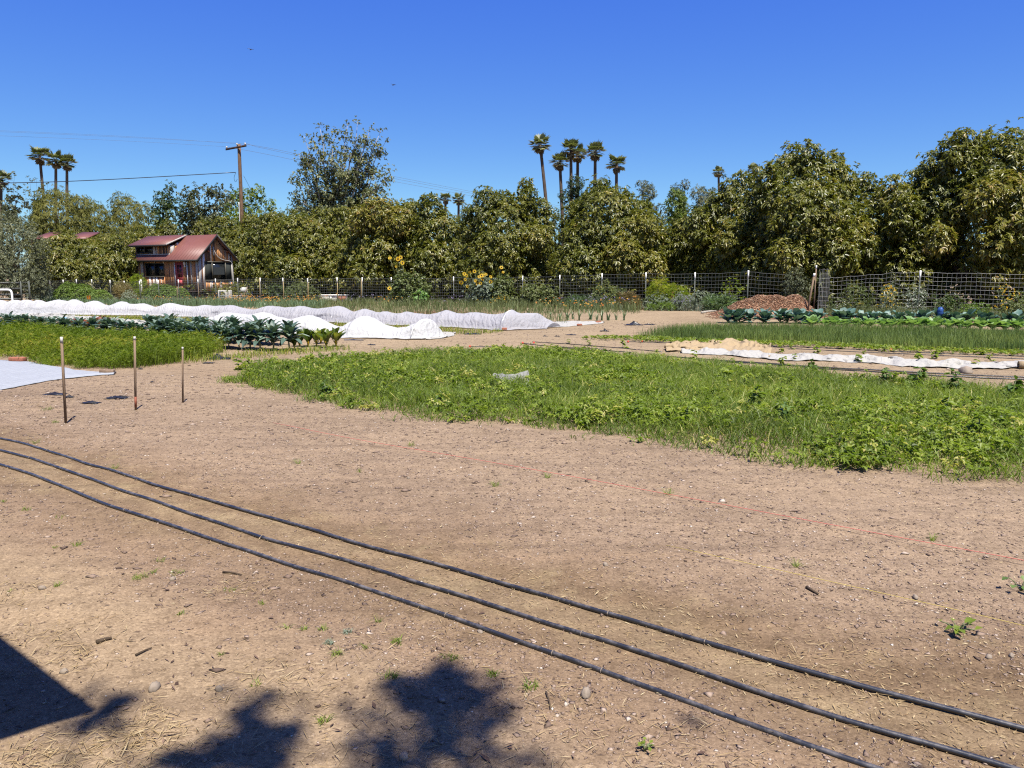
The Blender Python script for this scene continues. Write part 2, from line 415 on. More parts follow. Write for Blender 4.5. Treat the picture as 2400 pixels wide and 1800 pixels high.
# ------------------------------------------------------------------ camera, sun, sky
cam = bpy.data.cameras.new('camera'); co = bpy.data.objects.new('camera', cam); COL.objects.link(co)
co.location = CAM; co.rotation_euler = (PI / 2 - PITCH, 0, 0)
cam.sensor_fit = 'HORIZONTAL'; cam.sensor_width = 36; cam.lens = F / 2400 * 36; cam.clip_start = 0.05; cam.clip_end = 3000
S.camera = co
SUN_EL = math.radians(64); SUN_H = np.array([0.36, -0.93]) / math.hypot(.36, .93)
SUNV = Vector((SUN_H[0] * math.cos(SUN_EL), SUN_H[1] * math.cos(SUN_EL), math.sin(SUN_EL)))
sl = bpy.data.lights.new('sun', 'SUN'); sl.energy = 5.0; sl.angle = math.radians(.53); sl.color = (1, .945, .86)
so = bpy.data.objects.new('sun', sl); COL.objects.link(so); so.rotation_euler = (-SUNV).to_track_quat('-Z', 'Y').to_euler(); so.location = (5, -10, 30)
w = bpy.data.worlds.new('World'); S.world = w; w.use_nodes = True; nt = w.node_tree
bg = nt.nodes['Background']; sky = nt.nodes.new('ShaderNodeTexSky'); sky.sky_type = 'NISHITA'; sky.sun_disc = False
sky.sun_elevation = SUN_EL; sky.sun_rotation = math.atan2(SUN_H[0], SUN_H[1])
sky.altitude = 0; sky.air_density = .5; sky.dust_density = .3; sky.ozone_density = 1.0
bg.inputs['Strength'].default_value = .1
# the clear deep blue of this sky: each channel of the sky texture through its own curve
sep = nt.nodes.new('ShaderNodeSeparateColor'); cmb = nt.nodes.new('ShaderNodeCombineColor'); nt.links.new(sky.outputs[0], sep.inputs[0])
for k_, (g_, m_) in enumerate(((1.25, .378), (1.02, .646), (.24, 2.893))):
    pw = nt.nodes.new('ShaderNodeMath'); pw.operation = 'POWER'; pw.inputs[1].default_value = g_; nt.links.new(sep.outputs[k_], pw.inputs[0])
    ml = nt.nodes.new('ShaderNodeMath'); ml.operation = 'MULTIPLY'; ml.inputs[1].default_value = m_; nt.links.new(pw.outputs[0], ml.inputs[0]); nt.links.new(ml.outputs[0], cmb.inputs[k_])
nt.links.new(cmb.outputs[0], bg.inputs['Color'])
S.view_settings.view_transform = 'Standard'; S.view_settings.look = 'None'; S.view_settings.gamma = 1; S.view_settings.exposure = 1.1
S.render.engine = 'CYCLES'
S.cycles.max_bounces = 6; S.cycles.diffuse_bounces = 3; S.cycles.glossy_bounces = 2; S.cycles.transmission_bounces = 4; S.cycles.transparent_max_bounces = 12
S.cycles.use_denoising = False; S.cycles.filter_width = 1.2
S.cycles.caustics_reflective = False; S.cycles.caustics_refractive = False

# ------------------------------------------------------------------ the ground sheet
def axis(parts):
    out = [parts[0][0]]
    for a, b, st in parts:
        n = max(1, int(round((b - a) / st))); out += list(np.linspace(a, b, n + 1)[1:])
    return np.array(out)
gx = axis([(-700, -120, 60), (-120, -40, 8), (-40, -12, 1.2), (-12, -4, .12), (-4, 4, .035), (4, 12, .12), (12, 40, 1.2), (40, 120, 8), (120, 700, 60)])
gy = axis([(-300, -40, 40), (-40, -4, 3), (-4, 1.6, .3), (1.6, 7, .035), (7, 16, .12), (16, 40, .5), (40, 90, 3), (90, 900, 60)])
X, Y = np.meshgrid(gx, gy, indexing='ij')
near = sstep(30, 10, Y) * sstep(-30, -12, X) * sstep(30, 12, X)
sx, sy = X * ROW[0] + Y * ROW[1], X * PER[0] + Y * PER[1]
till = sstep(3.6, 4.4, sy) * .7 + .3
mic = (fbm(X * 5, Y * 5, 4, 3) - .5) * .020 * till + (fbm(X * 22, Y * 22, 3, 9) - .5) * .010 * (.35 + .65 * till) + (fbm(sx * .8, sy * 3.2, 3, 21) - .5) * .03
mic += -.018 * np.exp(-((sy - 3.22) / .55) ** 2)
Z = terrain(X, Y) + mic * near
V = np.stack([X, Y, Z], -1)
t = NT('garden_soil'); pos = t.pos()
s_ = t.n('ShaderNodeVectorMath', {0: pos, 1: (PER[0], PER[1], 0)}, operation='DOT_PRODUCT').outputs['Value']
wob = t.math('MULTIPLY', t.math('SUBTRACT', t.noise(1.1, 5, pos), .5), 1.3)
sw = t.math('MULTIPLY', t.math('ADD', s_, wob), .1)
base = t.ramp(sw, [(0, (.45, .325, .232)), (.19, (.44, .32, .228)), (.235, (.36, .25, .182)), (.285, (.29, .20, .136)), (.31, (.36, .258, .172)), (.335, (.28, .19, .126)), (.375, (.35, .245, .178)), (.42, (.39, .28, .21)), (.70, (.41, .30, .222)), (.78, (.38, .275, .20)), (1, (.44, .33, .235))])
strw = t.ramp(t.noise(3.5, 6, pos, .7), [(.52, (0, 0, 0)), (.72, (1, 1, 1))])
strip = t.ramp(sw, [(.26, (0, 0, 0)), (.30, (.6, .6, .6)), (.35, (.6, .6, .6)), (.38, (.08, .08, .08)), (1, (.14, .14, .14))])
c = t.mix(t.mix(1, strw, strip, 'MULTIPLY'), base, (.50, .385, .24, 1))
big = t.ramp(t.noise(.55, 6, pos, .6), [(.28, (.80, .79, .78)), (.5, (1, 1, 1)), (.75, (1.10, 1.09, 1.06))])
c = t.mix(1, c, (.84, .85, .765, 1), 'MULTIPLY')
c = t.mix(1, c, big, 'MULTIPLY')
mid = t.ramp(t.noise(9, 8, pos, .68), [(.25, (.66, .64, .62)), (.5, (1, 1, 1)), (.78, (1.2, 1.2, 1.18))])
c = t.mix(1, c, mid, 'MULTIPLY')
rowv = t.n('ShaderNodeMapping', {'Vector': pos, 'Rotation': (0, 0, math.radians(33)), 'Scale': (.35, 5.5, 1)}).outputs[0]
band = t.ramp(t.noise(1.0, 5, rowv, .6), [(.30, (.80, .79, .79)), (.5, (1, 1, 1)), (.72, (1.13, 1.12, 1.10))])
c = t.mix(1, c, band, 'MULTIPLY')
vo = t.n('ShaderNodeTexVoronoi', {'Scale': 120.0, 'Vector': t.mix(.02, pos, t.noise(60, 3, pos, out='Color')), 'Randomness': 1.0})
vc = t.n('ShaderNodeSeparateColor', {'Color': vo.outputs['Color']}).outputs[0]
chip = t.ramp(vc, [(0, (.42, .38, .36)), (.3, (.86, .84, .82)), (.8, (1.08, 1.06, 1.04)), (.96, (1.5, 1.52, 1.52))])
c = t.mix(.55, c, t.mix(1, c, chip, 'MULTIPLY'))
fine = t.ramp(t.noise(70, 6, pos, .75), [(.30, (.62, .60, .58)), (.46, (1, 1, 1)), (.60, (1, 1, 1)), (.74, (1.25, 1.24, 1.22))])
c = t.mix(1, c, fine, 'MULTIPLY')
hgt = t.math('ADD', t.math('MULTIPLY', t.noise(34, 10, pos, .8), 1.0), t.math('MULTIPLY', vo.outputs['Distance'], -.35))
nm = t.bump(hgt, .42, .022)
M['soil'] = t.end(c, .95, .1, nm)
mb = MB(); mb.add(V.reshape(-1, 3), grid_faces(*V.shape[:2])[:, ::-1])
tag(mb.build('ground', M['soil'], smooth=True), 'bare brown garden soil with tilled beds and packed tan paths', kind='structure')
def gz(x, y):                                 # height of the soil surface with its small lumps
    x = np.asarray(x, float); y = np.asarray(y, float)
    a, b = x * ROW[0] + y * ROW[1], x * PER[0] + y * PER[1]
    tl = sstep(3.6, 4.4, b) * .7 + .3
    m = (fbm(x * 5, y * 5, 4, 3) - .5) * .020 * tl + (fbm(x * 22, y * 22, 3, 9) - .5) * .010 * (.35 + .65 * tl) + (fbm(a * .8, b * 3.2, 3, 21) - .5) * .03 - .018 * np.exp(-((b - 3.22) / .55) ** 2)
    return terrain(x, y) + m * sstep(30, 10, y)
def Gs(px, py, dz=0.0):
    p = G(px, py); p[2] = gz(p[0], p[1]) + dz; return p

# soil crumbs, mulch, straw: what nobody could count
def cone(n, y0, y1, k=1.0, spread=.78):
    """points in the strip of ground ahead, thinning out with distance"""
    u = RNG.uniform(0, 1, n); y = (y0 ** (1 - k) + u * (y1 ** (1 - k) - y0 ** (1 - k))) ** (1 / (1 - k)) if k != 1 else y0 * (y1 / y0) ** u
    x = RNG.uniform(-1, 1, n) * (y * spread + .5)
    return np.stack([x, y], 1)
P = np.concatenate([cone(110000, 1.9, 12, .8), cone(30000, 6, 26, .5, .75)])
s = P @ PER
wt = .13 + .75 * sstep(1.9, 2.4, s) * sstep(3.0, 2.6, s) + .95 * sstep(3.3, 3.9, s) + .25 * sstep(-.4, 1.2, P[:, 0]) * sstep(2.6, 1.6, s)
wt *= .45 + 1.1 * fbm(P[:, 0] * 1.3, P[:, 1] * 1.3, 3, 40)
k = RNG.uniform(0, 1, len(P)) < wt
bedc = [G(530, 893)[:2], G(960, 978)[:2], G(2460, 1140)[:2], G(2460, 940)[:2], G(1800, 872)[:2], G(1200, 825)[:2], G(600, 855)[:2]]
k &= ~in_poly(P[:, 0], P[:, 1], bedc)
P = P[k]; n = len(P)
size = np.exp(RNG.normal(-5.4, .5, n)) * (.8 + .10 * P[:, 1]); size = np.clip(size, .003, .034)
R3 = size[:, None] * RNG.uniform([.7, .5, .45], [1.5, 1.0, .8], (n, 3))
tt = np.clip(RNG.normal(.53, .22, n), 0, .9); tt[(RNG.uniform(0, 1, n) < .012) & (size < .012)] = 1.0
mb = MB(); chunks(mb, np.stack([P[:, 0], P[:, 1], gz(P[:, 0], P[:, 1]) + size * .12], 1), R3, tt)
tag(mb.build('soil_crumbs', M['crumb']), 'scattered crumbs of brown soil and pale grit on the bare ground', kind='stuff')

def lying(mb, P, L, W, t, lift=.004, rng=RNG, dirn=None, z=None):
    """flat slivers lying on the ground"""
    k = len(P); az = rng.uniform(0, 2 * PI, k) if dirn is None else dirn + rng.normal(0, .7, k)
    D = np.stack([np.cos(az), np.sin(az), rng.normal(0, .16, k)], 1); D = unit(D)
    Q = np.array(P); Q[:, 2] += lift + np.abs(D[:, 2]) * L * .5
    Q = Q - D * np.asarray(L)[:, None] * .5
    N = unit(np.stack([rng.normal(0, .3, k), rng.normal(0, .3, k), np.ones(k)], 1))
    leaves(mb, Q, D, N, L, W, t, .1, 0.02)
mb = MB()
def straw_patch(px, py, r, n, L=.07):
    c = G(px, py); a = RNG.uniform(0, 2 * PI, n); q = r * np.sqrt(RNG.uniform(0, 1, n)) * RNG.normal(1, .25, n)
    x, y = c[0] + np.cos(a) * q * 1.2, c[1] + np.sin(a) * q
    ln = RNG.uniform(.3, 1.3, n) * L
    lying(mb, np.stack([x, y, gz(x, y)], 1), ln, RNG.uniform(.0016, .0038, n), np.clip(RNG.normal(.55, .22, n), 0, 1))
for a in [(300, 1750, .17, 300), (330, 1690, .12, 110), (90, 1770, .14, 180), (60, 1495, .20, 130), (150, 1540, .18, 150), (30, 1395, .16, 110), (210, 1480, .2, 50), (560, 1380, .16, 120), (650, 1600, .2, 140), (440, 1760, .2, 120), (1000, 1500, .3, 90), (980, 1740, .18, 110), (1380, 1720, .25, 110), (1640, 1760, .2, 80), (760, 1720, .25, 110), (1240, 1640, .2, 80), (40, 950, .8, 420), (180, 960, .9, 260), (330, 900, .9, 200), (1850, 1085, .5, 90), (2100, 1115, .4, 90), (2330, 1135, .4, 120), (1950, 1530, .25, 110), (520, 880, .8, 120), (1330, 755, 1.5, 140), (700, 1090, .5, 90)]:
    straw_patch(*a)
n = 7000; Q = cone(n * 6, 2.2, 13, 1.1); s = Q @ PER; a = Q @ ROW
Q = Q[(RNG.uniform(0, 1, len(Q)) < .012 + .8 * np.exp(-((s - 3.2 - (fbm(a * .7, s * .7, 2, 61) - .5) * .3) / .36) ** 2)) & ~in_poly(Q[:, 0], Q[:, 1], bedc)][:n]
ln = RNG.uniform(.010, .045, len(Q))
lying(mb, np.stack([Q[:, 0], Q[:, 1], gz(Q[:, 0], Q[:, 1])], 1), ln, RNG.uniform(.0018, .006, len(Q)), np.clip(RNG.normal(.5, .27, len(Q)), 0, 1))
tag(mb.build('straw_litter', M['straw']), 'loose dry straw and leaf bits lying on the soil', kind='stuff')
Q = cone(11000, 2.4, 15, .9); Q = Q[((Q @ PER) > 3.4) & ~in_poly(Q[:, 0], Q[:, 1], bedc)]
mf = MB(); n = len(Q); lying(mf, np.stack([Q[:, 0], Q[:, 1], gz(Q[:, 0], Q[:, 1])], 1), RNG.uniform(.008, .030, n) * (.8 + .05 * Q[:, 1]), RNG.uniform(.003, .008, n), np.clip(RNG.normal(.6, .3, n), 0, 1), .004)
tag(mf.build('straw_flecks', M['straw']), 'fine pale flecks of chopped straw in the tilled soil', kind='stuff')
# dead leaves and bark pieces
mb = MB(); Q = cone(2200, 2.0, 9, 1.2); s = Q @ PER
Q = Q[(s < 3.0) | (RNG.uniform(0, 1, len(Q)) < .25)]; Q = Q[~in_poly(Q[:, 0], Q[:, 1], bedc)]
n = len(Q); lying(mb, np.stack([Q[:, 0], Q[:, 1], gz(Q[:, 0], Q[:, 1])], 1), np.exp(RNG.normal(-3.7, .45, n)), np.exp(RNG.normal(-5.0, .4, n)), RNG.uniform(0, .75, n))
t = NT('dead_leaf'); c = t.ramp(t.tint(), [(0, (.075, .045, .035)), (.5, (.22, .14, .10)), (1, (.46, .34, .25))]); M['dead_leaf'] = t.end(c, .8, .2, transl=.1)
tag(mb.build('leaf_litter', M['dead_leaf']), 'small dead leaves and bark slivers strewn over the path soil', kind='stuff')

# ------------------------------------------------------------------ the three hoses
HA = [(-90, 1008), (0, 1026.5), (48, 1036), (111, 1055), (159, 1070), (207, 1087), (260, 1099), (309, 1116), (371, 1137), (434, 1153), (506, 1173.5), (579, 1195), (675, 1222), (752, 1243), (800, 1260), (896, 1287), (993, 1311), (1089, 1337), (1186, 1366), (1282, 1393), (1378, 1422), (1499, 1455.5), (1600, 1487), (1720, 1520.6), (1841, 1554), (1986, 1593), (2130, 1631), (2275, 1667.6), (2400, 1701), (2580, 1750)]
HB = [(-90, 1030), (0, 1053), (72, 1072), (145, 1096), (217, 1120.5), (289, 1149), (361, 1171), (434, 1198), (530, 1229), (627, 1263), (723, 1287), (800, 1308), (896, 1337), (993, 1369), (1089, 1395), (1186, 1427), (1282, 1460), (1378, 1487), (1499, 1525), (1600, 1557), (1720, 1600), (1841, 1639), (1986, 1687), (2130, 1725.5), (2275, 1766), (2371, 1795), (2540, 1852)]
HC = [(-90, 1058), (0, 1087), (72, 1108), (145, 1137), (202, 1161), (255, 1183), (337, 1207), (410, 1231), (506, 1265), (603, 1296), (699, 1330), (800, 1359), (896, 1393), (993, 1424), (1065, 1448), (1161, 1482), (1258, 1518), (1354, 1549.5), (1451, 1588), (1523, 1613), (1600, 1641), (1696, 1680), (1793, 1711), (1889, 1749.5), (1986, 1781), (2048, 1800), (2200, 1855)]
t = NT('dusty_black_hose'); p = t.pos()
up = t.n('ShaderNodeSeparateXYZ', {0: t.n('ShaderNodeNewGeometry').outputs['Normal']}).outputs[2]
dust = t.math('MULTIPLY', t.ramp(t.noise(11, 8, p, .72), [(.46, (.02, .02, .02)), (.72, (.8, .8, .8))]), t.math('MAXIMUM', up, 0.0))
c = t.mix(dust, (.024, .026, .032, 1), (.30, .27, .25, 1))
M['hose'] = t.end(c, .34, .7, t.bump(t.noise(40, 4, p), .15, .004))
def smooth_line(P, step=.06):
    P = np.asarray(P); d = np.concatenate([[0], np.cumsum(np.linalg.norm(np.diff(P, axis=0), axis=1))])
    u = np.linspace(0, d[-1], max(9, int(d[-1] / step))); Q = np.stack([np.interp(u, d, P[:, i]) for i in range(3)], 1)
    K = np.array([1, 2, 3, 2, 1.]) / 9
    for _ in range(2):
        R = Q.copy()
        for i in range(3): R[2:-2, i] = np.convolve(Q[:, i], K, 'valid')
        Q = R
    return Q
def hose(pts, label, clips, r=.0108):
    L = smooth_line([Gs(*q) for q in pts])
    L[:, 2] = gz(L[:, 0], L[:, 1]) * .6 + terrain(L[:, 0], L[:, 1]) * .4 + r * .75 - .004
    zz = L[:, 2].copy(); zz[3:-3] = np.convolve(zz, np.ones(7) / 7, 'valid'); L[:, 2] = np.maximum(zz, gz(L[:, 0], L[:, 1]) + r * .35)
    mb = MB(); tube(mb, L, r, 12)
    o = tag(mb.build('drip_hose', M['hose'], smooth=True), label, 'hose', 'black drip hoses across the bare soil')
    for q in clips:
        p = G(*q); i = np.argmin(((L[:, :2] - p[:2]) ** 2).sum(1)); i = min(max(i, 1), len(L) - 2)
        T = unit(L[i + 1] - L[i - 1]); A = unit(np.cross(T, [0, 0, 1.])); B = np.cross(A, T)
        an = np.linspace(-.5, PI + .5, 10); R_ = L[i] + (r + .0025) * (np.cos(an)[:, None] * A + np.sin(an)[:, None] * B)
        m2 = MB(); tube(m2, R_, .0022, 6); m2.build('wire_tie', M['tie'], o)
hose(HA, 'black drip hose farthest from the camera, nearest the grassy bed', [(1431, 1436), (111, 1055), (450, 1157), (1641, 1499)])
hose(HB, 'middle one of the three parallel black drip hoses', [(1366, 1484), (72, 1072), (610, 1257)])
hose(HC, 'nearest of the three black drip hoses, lowest on the bare soil', [(1301, 1535), (1050, 1443), (297, 1196), (1400, 1568)])

def string(pts, label, mat, r, lift):
    L = smooth_line([Gs(*q, dz=lift) for q in pts], .25); mb = MB(); tube(mb, L, r, 5)
    tag(mb.build('string_line', mat), label, 'string')
string([(640, 997), (722, 1013), (800, 1031), (993, 1063), (1282, 1113), (1600, 1173), (1986, 1248), (2400, 1323), (2560, 1352)], 'thin pink string line stretched low over the tilled soil', M['rope_red'], .0022, .03)
string([(1560, 1288), (1648, 1308), (1841, 1352), (2082, 1405), (2400, 1477), (2560, 1513)], 'thin yellow string line low over the soil beyond the hoses', M['rope_yellow'], .0015, .03)

# ------------------------------------------------------------------ stones, twigs and tufts on the soil
def stone(px, py, w, h, label, mat='stone', cat='stone', rough=.13):
    p = Gs(px, py); d = np.linalg.norm(p - CAM); k = d / F
    mb = MB(); blob(mb, (0, 0, h * k * .2), (w * k / 2, w * k / 2 * RNG.uniform(.6, .9), h * k * .6), 0.5, 2, rough * .7)
    o = tag(mb.build('stone', M[mat], smooth=False, loc=p), label, cat); o.rotation_euler[2] = RNG.uniform(0, 6); return o
stone(362, 1612, 30, 18, 'flat angular stone on the tan path, above the leafy shadow')
stone(513, 1617, 16, 15, 'small rounded pale stone on the path, right of the flat angular stone')
stone(150, 1576, 15, 12, 'pale angular stone just beyond the edge of the building shadow')
stone(405, 1359, 15, 9, 'pink stone beside the row of low grass tufts')
stone(99, 1383, 14, 9, 'pale stone left of a thin sprout near the straw at the edge')
stone(1125, 1477, 16, 7, 'white flat stone just below the nearest hose')
stone(1373, 1631, 32, 24, 'large tan rock in the mulch below the nearest hose')
stone(957, 1123, 7, 6, 'tiny white stone in the middle of the tilled soil')
stone(1419, 1323, 12, 10, 'white lump in the tilled soil well above the farthest hose')
stone(2318, 1537, 13, 9, 'white pebble left of a grey one, just beyond the farthest hose')
stone(2371, 1535, 12, 9, 'grey pebble right of a white one, just beyond the farthest hose')
stone(2145, 1402, 15, 9, 'flat grey-tan stone touching the yellow string')
stone(1759, 1470, 9, 6, 'whitish pebble between the farthest hose and the yellow string')
stone(946, 1770, 26, 12, 'broad pale stone inside the leafy shadow')
stone(2264, 874, 26, 17, 'large white stone lying beside the black tubes past the grassy bed')
def twig(pts, r, label):
    mb = MB(); L = np.array([Gs(*q, dz=.008) for q in pts]); tube(mb, L, np.linspace(r, r * .5, len(L)), 6)
    tag(mb.build('twig', M['bark']), label, 'twig')
twig([(226, 1507), (245, 1501), (262, 1498)], .011, 'thick short twig lying alone on the tan path')
twig([(318, 1538), (340, 1528), (356, 1522)], .005, 'thin dark twig right of the thick short one')
twig([(522, 1340), (548, 1342), (566, 1345)], .006, 'dark thin twig lying between the mulch and grass tufts')
twig([(1890, 1380), (1905, 1388), (1918, 1395)], .009, 'short black stick in the tilled soil below the yellow string')
twig([(1280, 1625), (1288, 1650), (1290, 1665)], .004, 'curved thin twig beside the large tan rock')

def tuft(px, py, wpx, n, h, label, mat='weed', name='grass_tuft', group=None):
    p = Gs(px, py); k = np.linalg.norm(p - CAM) / F; r = wpx * k / 2
    a = RNG.uniform(0, 2 * PI, n); q = r * .55 * np.sqrt(RNG.uniform(0, 1, n))
    x, y = p[0] + np.cos(a) * q, p[1] + np.sin(a) * q
    mb = MB(); blades(mb, np.stack([x - p[0], y - p[1], gz(x, y) - p[2]], 1), RNG.uniform(.3, 1, n) * h, RNG.uniform(.002, .0045, n), RNG.uniform(.5, 2.2, n), np.clip(RNG.normal(.5, .2, n), 0, 1), curve=1)
    root = empty(name, p, label, 'weed', group); mb.build('foliage', M[mat], root)
LOW = [(10, 1173, 20), (63, 1192, 34), (140, 1210, 50), (133, 1282, 22), (183, 1277, 34), (328, 1357, 60), (376, 1313, 34), (361, 1342, 24), (414, 1342, 60), (540, 1381, 50), (612, 1414, 20), (516, 1535, 22), (598, 1602, 50), (675, 1475, 24), (713, 1475, 26), (757, 1475, 34), (786, 1540, 40), (757, 1689, 50), (858, 1518, 24), (930, 1504, 50), (916, 1590, 50), (1055, 1540, 66), (1152, 1583, 46), (1243, 1612, 66), (133, 1376, 22), (424, 1439, 24), (24, 1385, 10), (887, 1453, 24)]
LOW.sort()
for i, (x, y, wd) in enumerate(LOW):
    tuft(x, y, wd, int(wd * .55 * RNG.uniform(.6, 1.3)) + 6, RNG.uniform(.02, .045), f'small green grass tuft on the path below the hoses, {nth(i)} from the left')
MIDT = [(964, 1043, 30), (842, 1107, 12), (1161, 1140, 30), (1282, 1120, 24), (1566, 1159, 26), (1865, 1328, 22), (2186, 1265, 24), (85, 1036, 20), (268, 1094, 24), (110, 960, 40), (130, 990, 24), (700, 1085, 14), (565, 907, 30)]
MIDT.sort()
for i, (x, y, wd) in enumerate(MIDT):
    tuft(x, y, wd, int(wd * .8) + 6, .07, f'lone weed sprout in the tilled soil beyond the hoses, {nth(i)} from the left')
for x, y, lab in ((771, 1508, 'blue-grey ferny weed rosette on the path near three grass tufts'), (814, 1482, 'blue-grey weed sprig just below the nearest hose')):
    tuft(x, y, 34, 60, .025, lab, 'sage', 'weed_rosette')
def broad(px, py, lab, n=11, r=.09, mat='weed', name='seedling', h=.07):
    p = Gs(px, py); root = empty(name, p, lab, 'seedling'); mb = MB(); ms = MB()
    for i in range(n):
        a = RNG.uniform(0, 6.28); q = r * RNG.uniform(.2, 1); c = np.array([math.cos(a) * q, math.sin(a) * q, h * RNG.uniform(.4, 1)])
        tube(ms, [(0, 0, 0), c * .6 + [0, 0, .01], c], .0025, 4)
        D = unit(np.array([math.cos(a), math.sin(a), .15]) + RNG.normal(0, .4, 3)); leaves(mb, c[None], D[None], np.array([[0, 0, 1.]]), [r * .55], [r * .42], [RNG.uniform(.35, .85)], .1, .2)
    mb.build('foliage', M[mat], root); ms.build('stem', M['stalk'], root)
broad(2246, 1478, 'leafy green seedling casting a dark shadow on the tilled soil', 14, .075, h=.05)
broad(2392, 1386, 'small dark green seedling at the far edge of the tilled soil', 9, .08, 'weed_dark')
broad(1511, 1762, 'tiny bright green seedling in the mulch below the nearest hose', 9, .035, 'weed', h=.03)

# ------------------------------------------------------------------ what shades the nearest ground: a shed behind on the left, a tree behind
P0 = G(217, 1663); HZ = 2.75; OFF = np.array([SUNV.x, SUNV.y]) / SUNV.z * HZ
c0 = P0[:2] + OFF
e1 = unit(G(0, 1497)[:2] - P0[:2]); e2 = np.array([-e1[1], e1[0]])
if e2[1] > 0: e2 = -e2
sh = empty('garden_shed', (c0[0], c0[1], 0), 'dark garden shed whose roof corner shades the nearest ground', 'shed')
az = math.atan2(e1[1], e1[0])
sh.rotation_euler[2] = az                     # local +x along the eave (away, left); local +y toward e2 side
sg = 1 if np.dot(e2, [-math.sin(az), math.cos(az)]) > 0 else -1
mb = MB(); x1 = 5.0; y1 = 4.2
rv = np.array([[0, 0, HZ], [x1, 0, HZ], [x1, sg * y1 / 2, HZ + .9], [0, sg * y1 / 2, HZ + .9], [x1, sg * y1, HZ], [0, sg * y1, HZ]])
rt = rv + [0, 0, .05]
mb.add(np.concatenate([rv, rt]), [np.array([[0, 1, 2, 3], [3, 2, 4, 5], [6, 9, 8, 7], [9, 11, 10, 8], [0, 6, 7, 1], [5, 4, 10, 11], [1, 7, 8, 2], [2, 8, 10, 4], [0, 3, 9, 6], [3, 5, 11, 9]])])
mb.build('roof', M['roof'], sh)
mb = MB(); wy = sorted([sg * 1.0, sg * (y1 - .4)])
box(mb, (.95, wy[0], 0), (x1 - .4, wy[1], HZ - .02)); mb.build('wall', M['dark_wood'], sh)
# ------------------------------------------------------------------ foliage
def sph(n, rng):
    z = rng.uniform(-1, 1, n); a = rng.uniform(0, 2 * PI, n); r = np.sqrt(1 - z * z)
    return np.stack([r * np.cos(a), r * np.sin(a), z], 1)

def whorls(mb, P, A, n, L, W, t, spread=(.8, 1.5), droop=.5, rng=RNG, fold=.15, bend=.2):
    """n leaves round every twig end P that points along A"""
    m = len(P)
    if m == 0: return
    A = unit(A); ref = np.where(np.abs(A[:, 2:3]) > .9, [[1., 0, 0]], [[0, 0, 1.]])
    B = unit(np.cross(A, ref)); C = np.cross(A, B)
    th = rng.uniform(0, 2 * PI, (m, n)); ang = rng.uniform(*spread, (m, n))
    D = A[:, None] * np.cos(ang)[..., None] + (B[:, None] * np.cos(th)[..., None] + C[:, None] * np.sin(th)[..., None]) * np.sin(ang)[..., None]
    D[..., 2] -= droop * rng.uniform(.3, 1.3, (m, n)); D = unit(D).reshape(-1, 3)
    k = m * n
    N = unit(np.repeat(A, n, 0) + np.array([0, 0, .7]) + rng.normal(0, .3, (k, 3)))
    Lk = rng.uniform(.65, 1.2, k) * L
    leaves(mb, np.repeat(P, n, 0), D, N, Lk, Lk * (W / L) * rng.uniform(.8, 1.2, k), np.clip(np.repeat(t, n) + rng.normal(0, .10, k), 0, 1), fold, bend)

def crown(mb, lobes, dens, n, L, W, droop=.5, spread=(.8, 1.5), rng=RNG, inner=.35, up=.25, tone=(.5, .16), back=.4, rag=.16, face=None):
    """leaves through the shell and the inside of a set of lobes (c, (rx, ry, rz)); dens = twig ends per square metre"""
    C = np.array([l[0] for l in lobes], float); R = np.array([np.broadcast_to(l[1], 3) for l in lobes], float)
    for i in range(len(lobes)):
        ar = 4 * PI * (np.prod(R[i]) ** (2 / 3)); m = max(6, int(ar * dens * (1 + inner)))
        d = sph(m, rng); shell = rng.uniform(0, 1, m) > inner / (1 + inner)
        q = np.where(shell, rng.normal(.97, rag, m), rng.uniform(.35, .85, m))
        bump = 1 + .35 * (vnoise(d[:, 0] * 2.6 + i * 3.1, d[:, 2] * 2.6 + d[:, 1] * 2.1, 17 + i) - .5)
        P = C[i] + d * R[i] * (q * bump)[:, None]
        keep = rng.uniform(0, 1, m) < np.where(d[:, 1] > .35, back, 1)
        for j in range(len(lobes)):
            if j != i:
                e = ((P - C[j]) / R[j]); keep &= (e * e).sum(1) > .52
        P, dd, sh_ = P[keep], d[keep], shell[keep]
        t = tone[0] + (fbm(P[:, 0] * .9 + 30, P[:, 2] * .9 + P[:, 1] * .5, 3, 77) - .45) * tone[1] * 3 + rng.normal(0, tone[1], len(P)) * .7
        whorls(mb, P, dd + np.array([0, 0, up]) + rng.normal(0, .3, (len(P), 3)), n, L, W, t, spread, droop, rng)

def limbs(mb, base, tips, r0, rng=RNG, n=7, split=.35):
    base = np.asarray(base, float)
    for k, tp in enumerate(tips):
        tp = np.asarray(tp, float); v = tp - base; m = 7; u = np.linspace(0, 1, m)[:, None]
        fork = base + np.array([0, 0, v[2] * split])
        C = (1 - u) ** 2 * base + 2 * u * (1 - u) * (fork + v * [.15, .15, .1]) + u * u * tp
        C[1:-1] += rng.normal(0, .03 * np.linalg.norm(v), (m - 2, 3)) * .5
        tube(mb, C, np.linspace(r0, r0 * .18, m) * (1 if k == 0 else .75), n)

def px_r(px, y): return px / F * y * .985

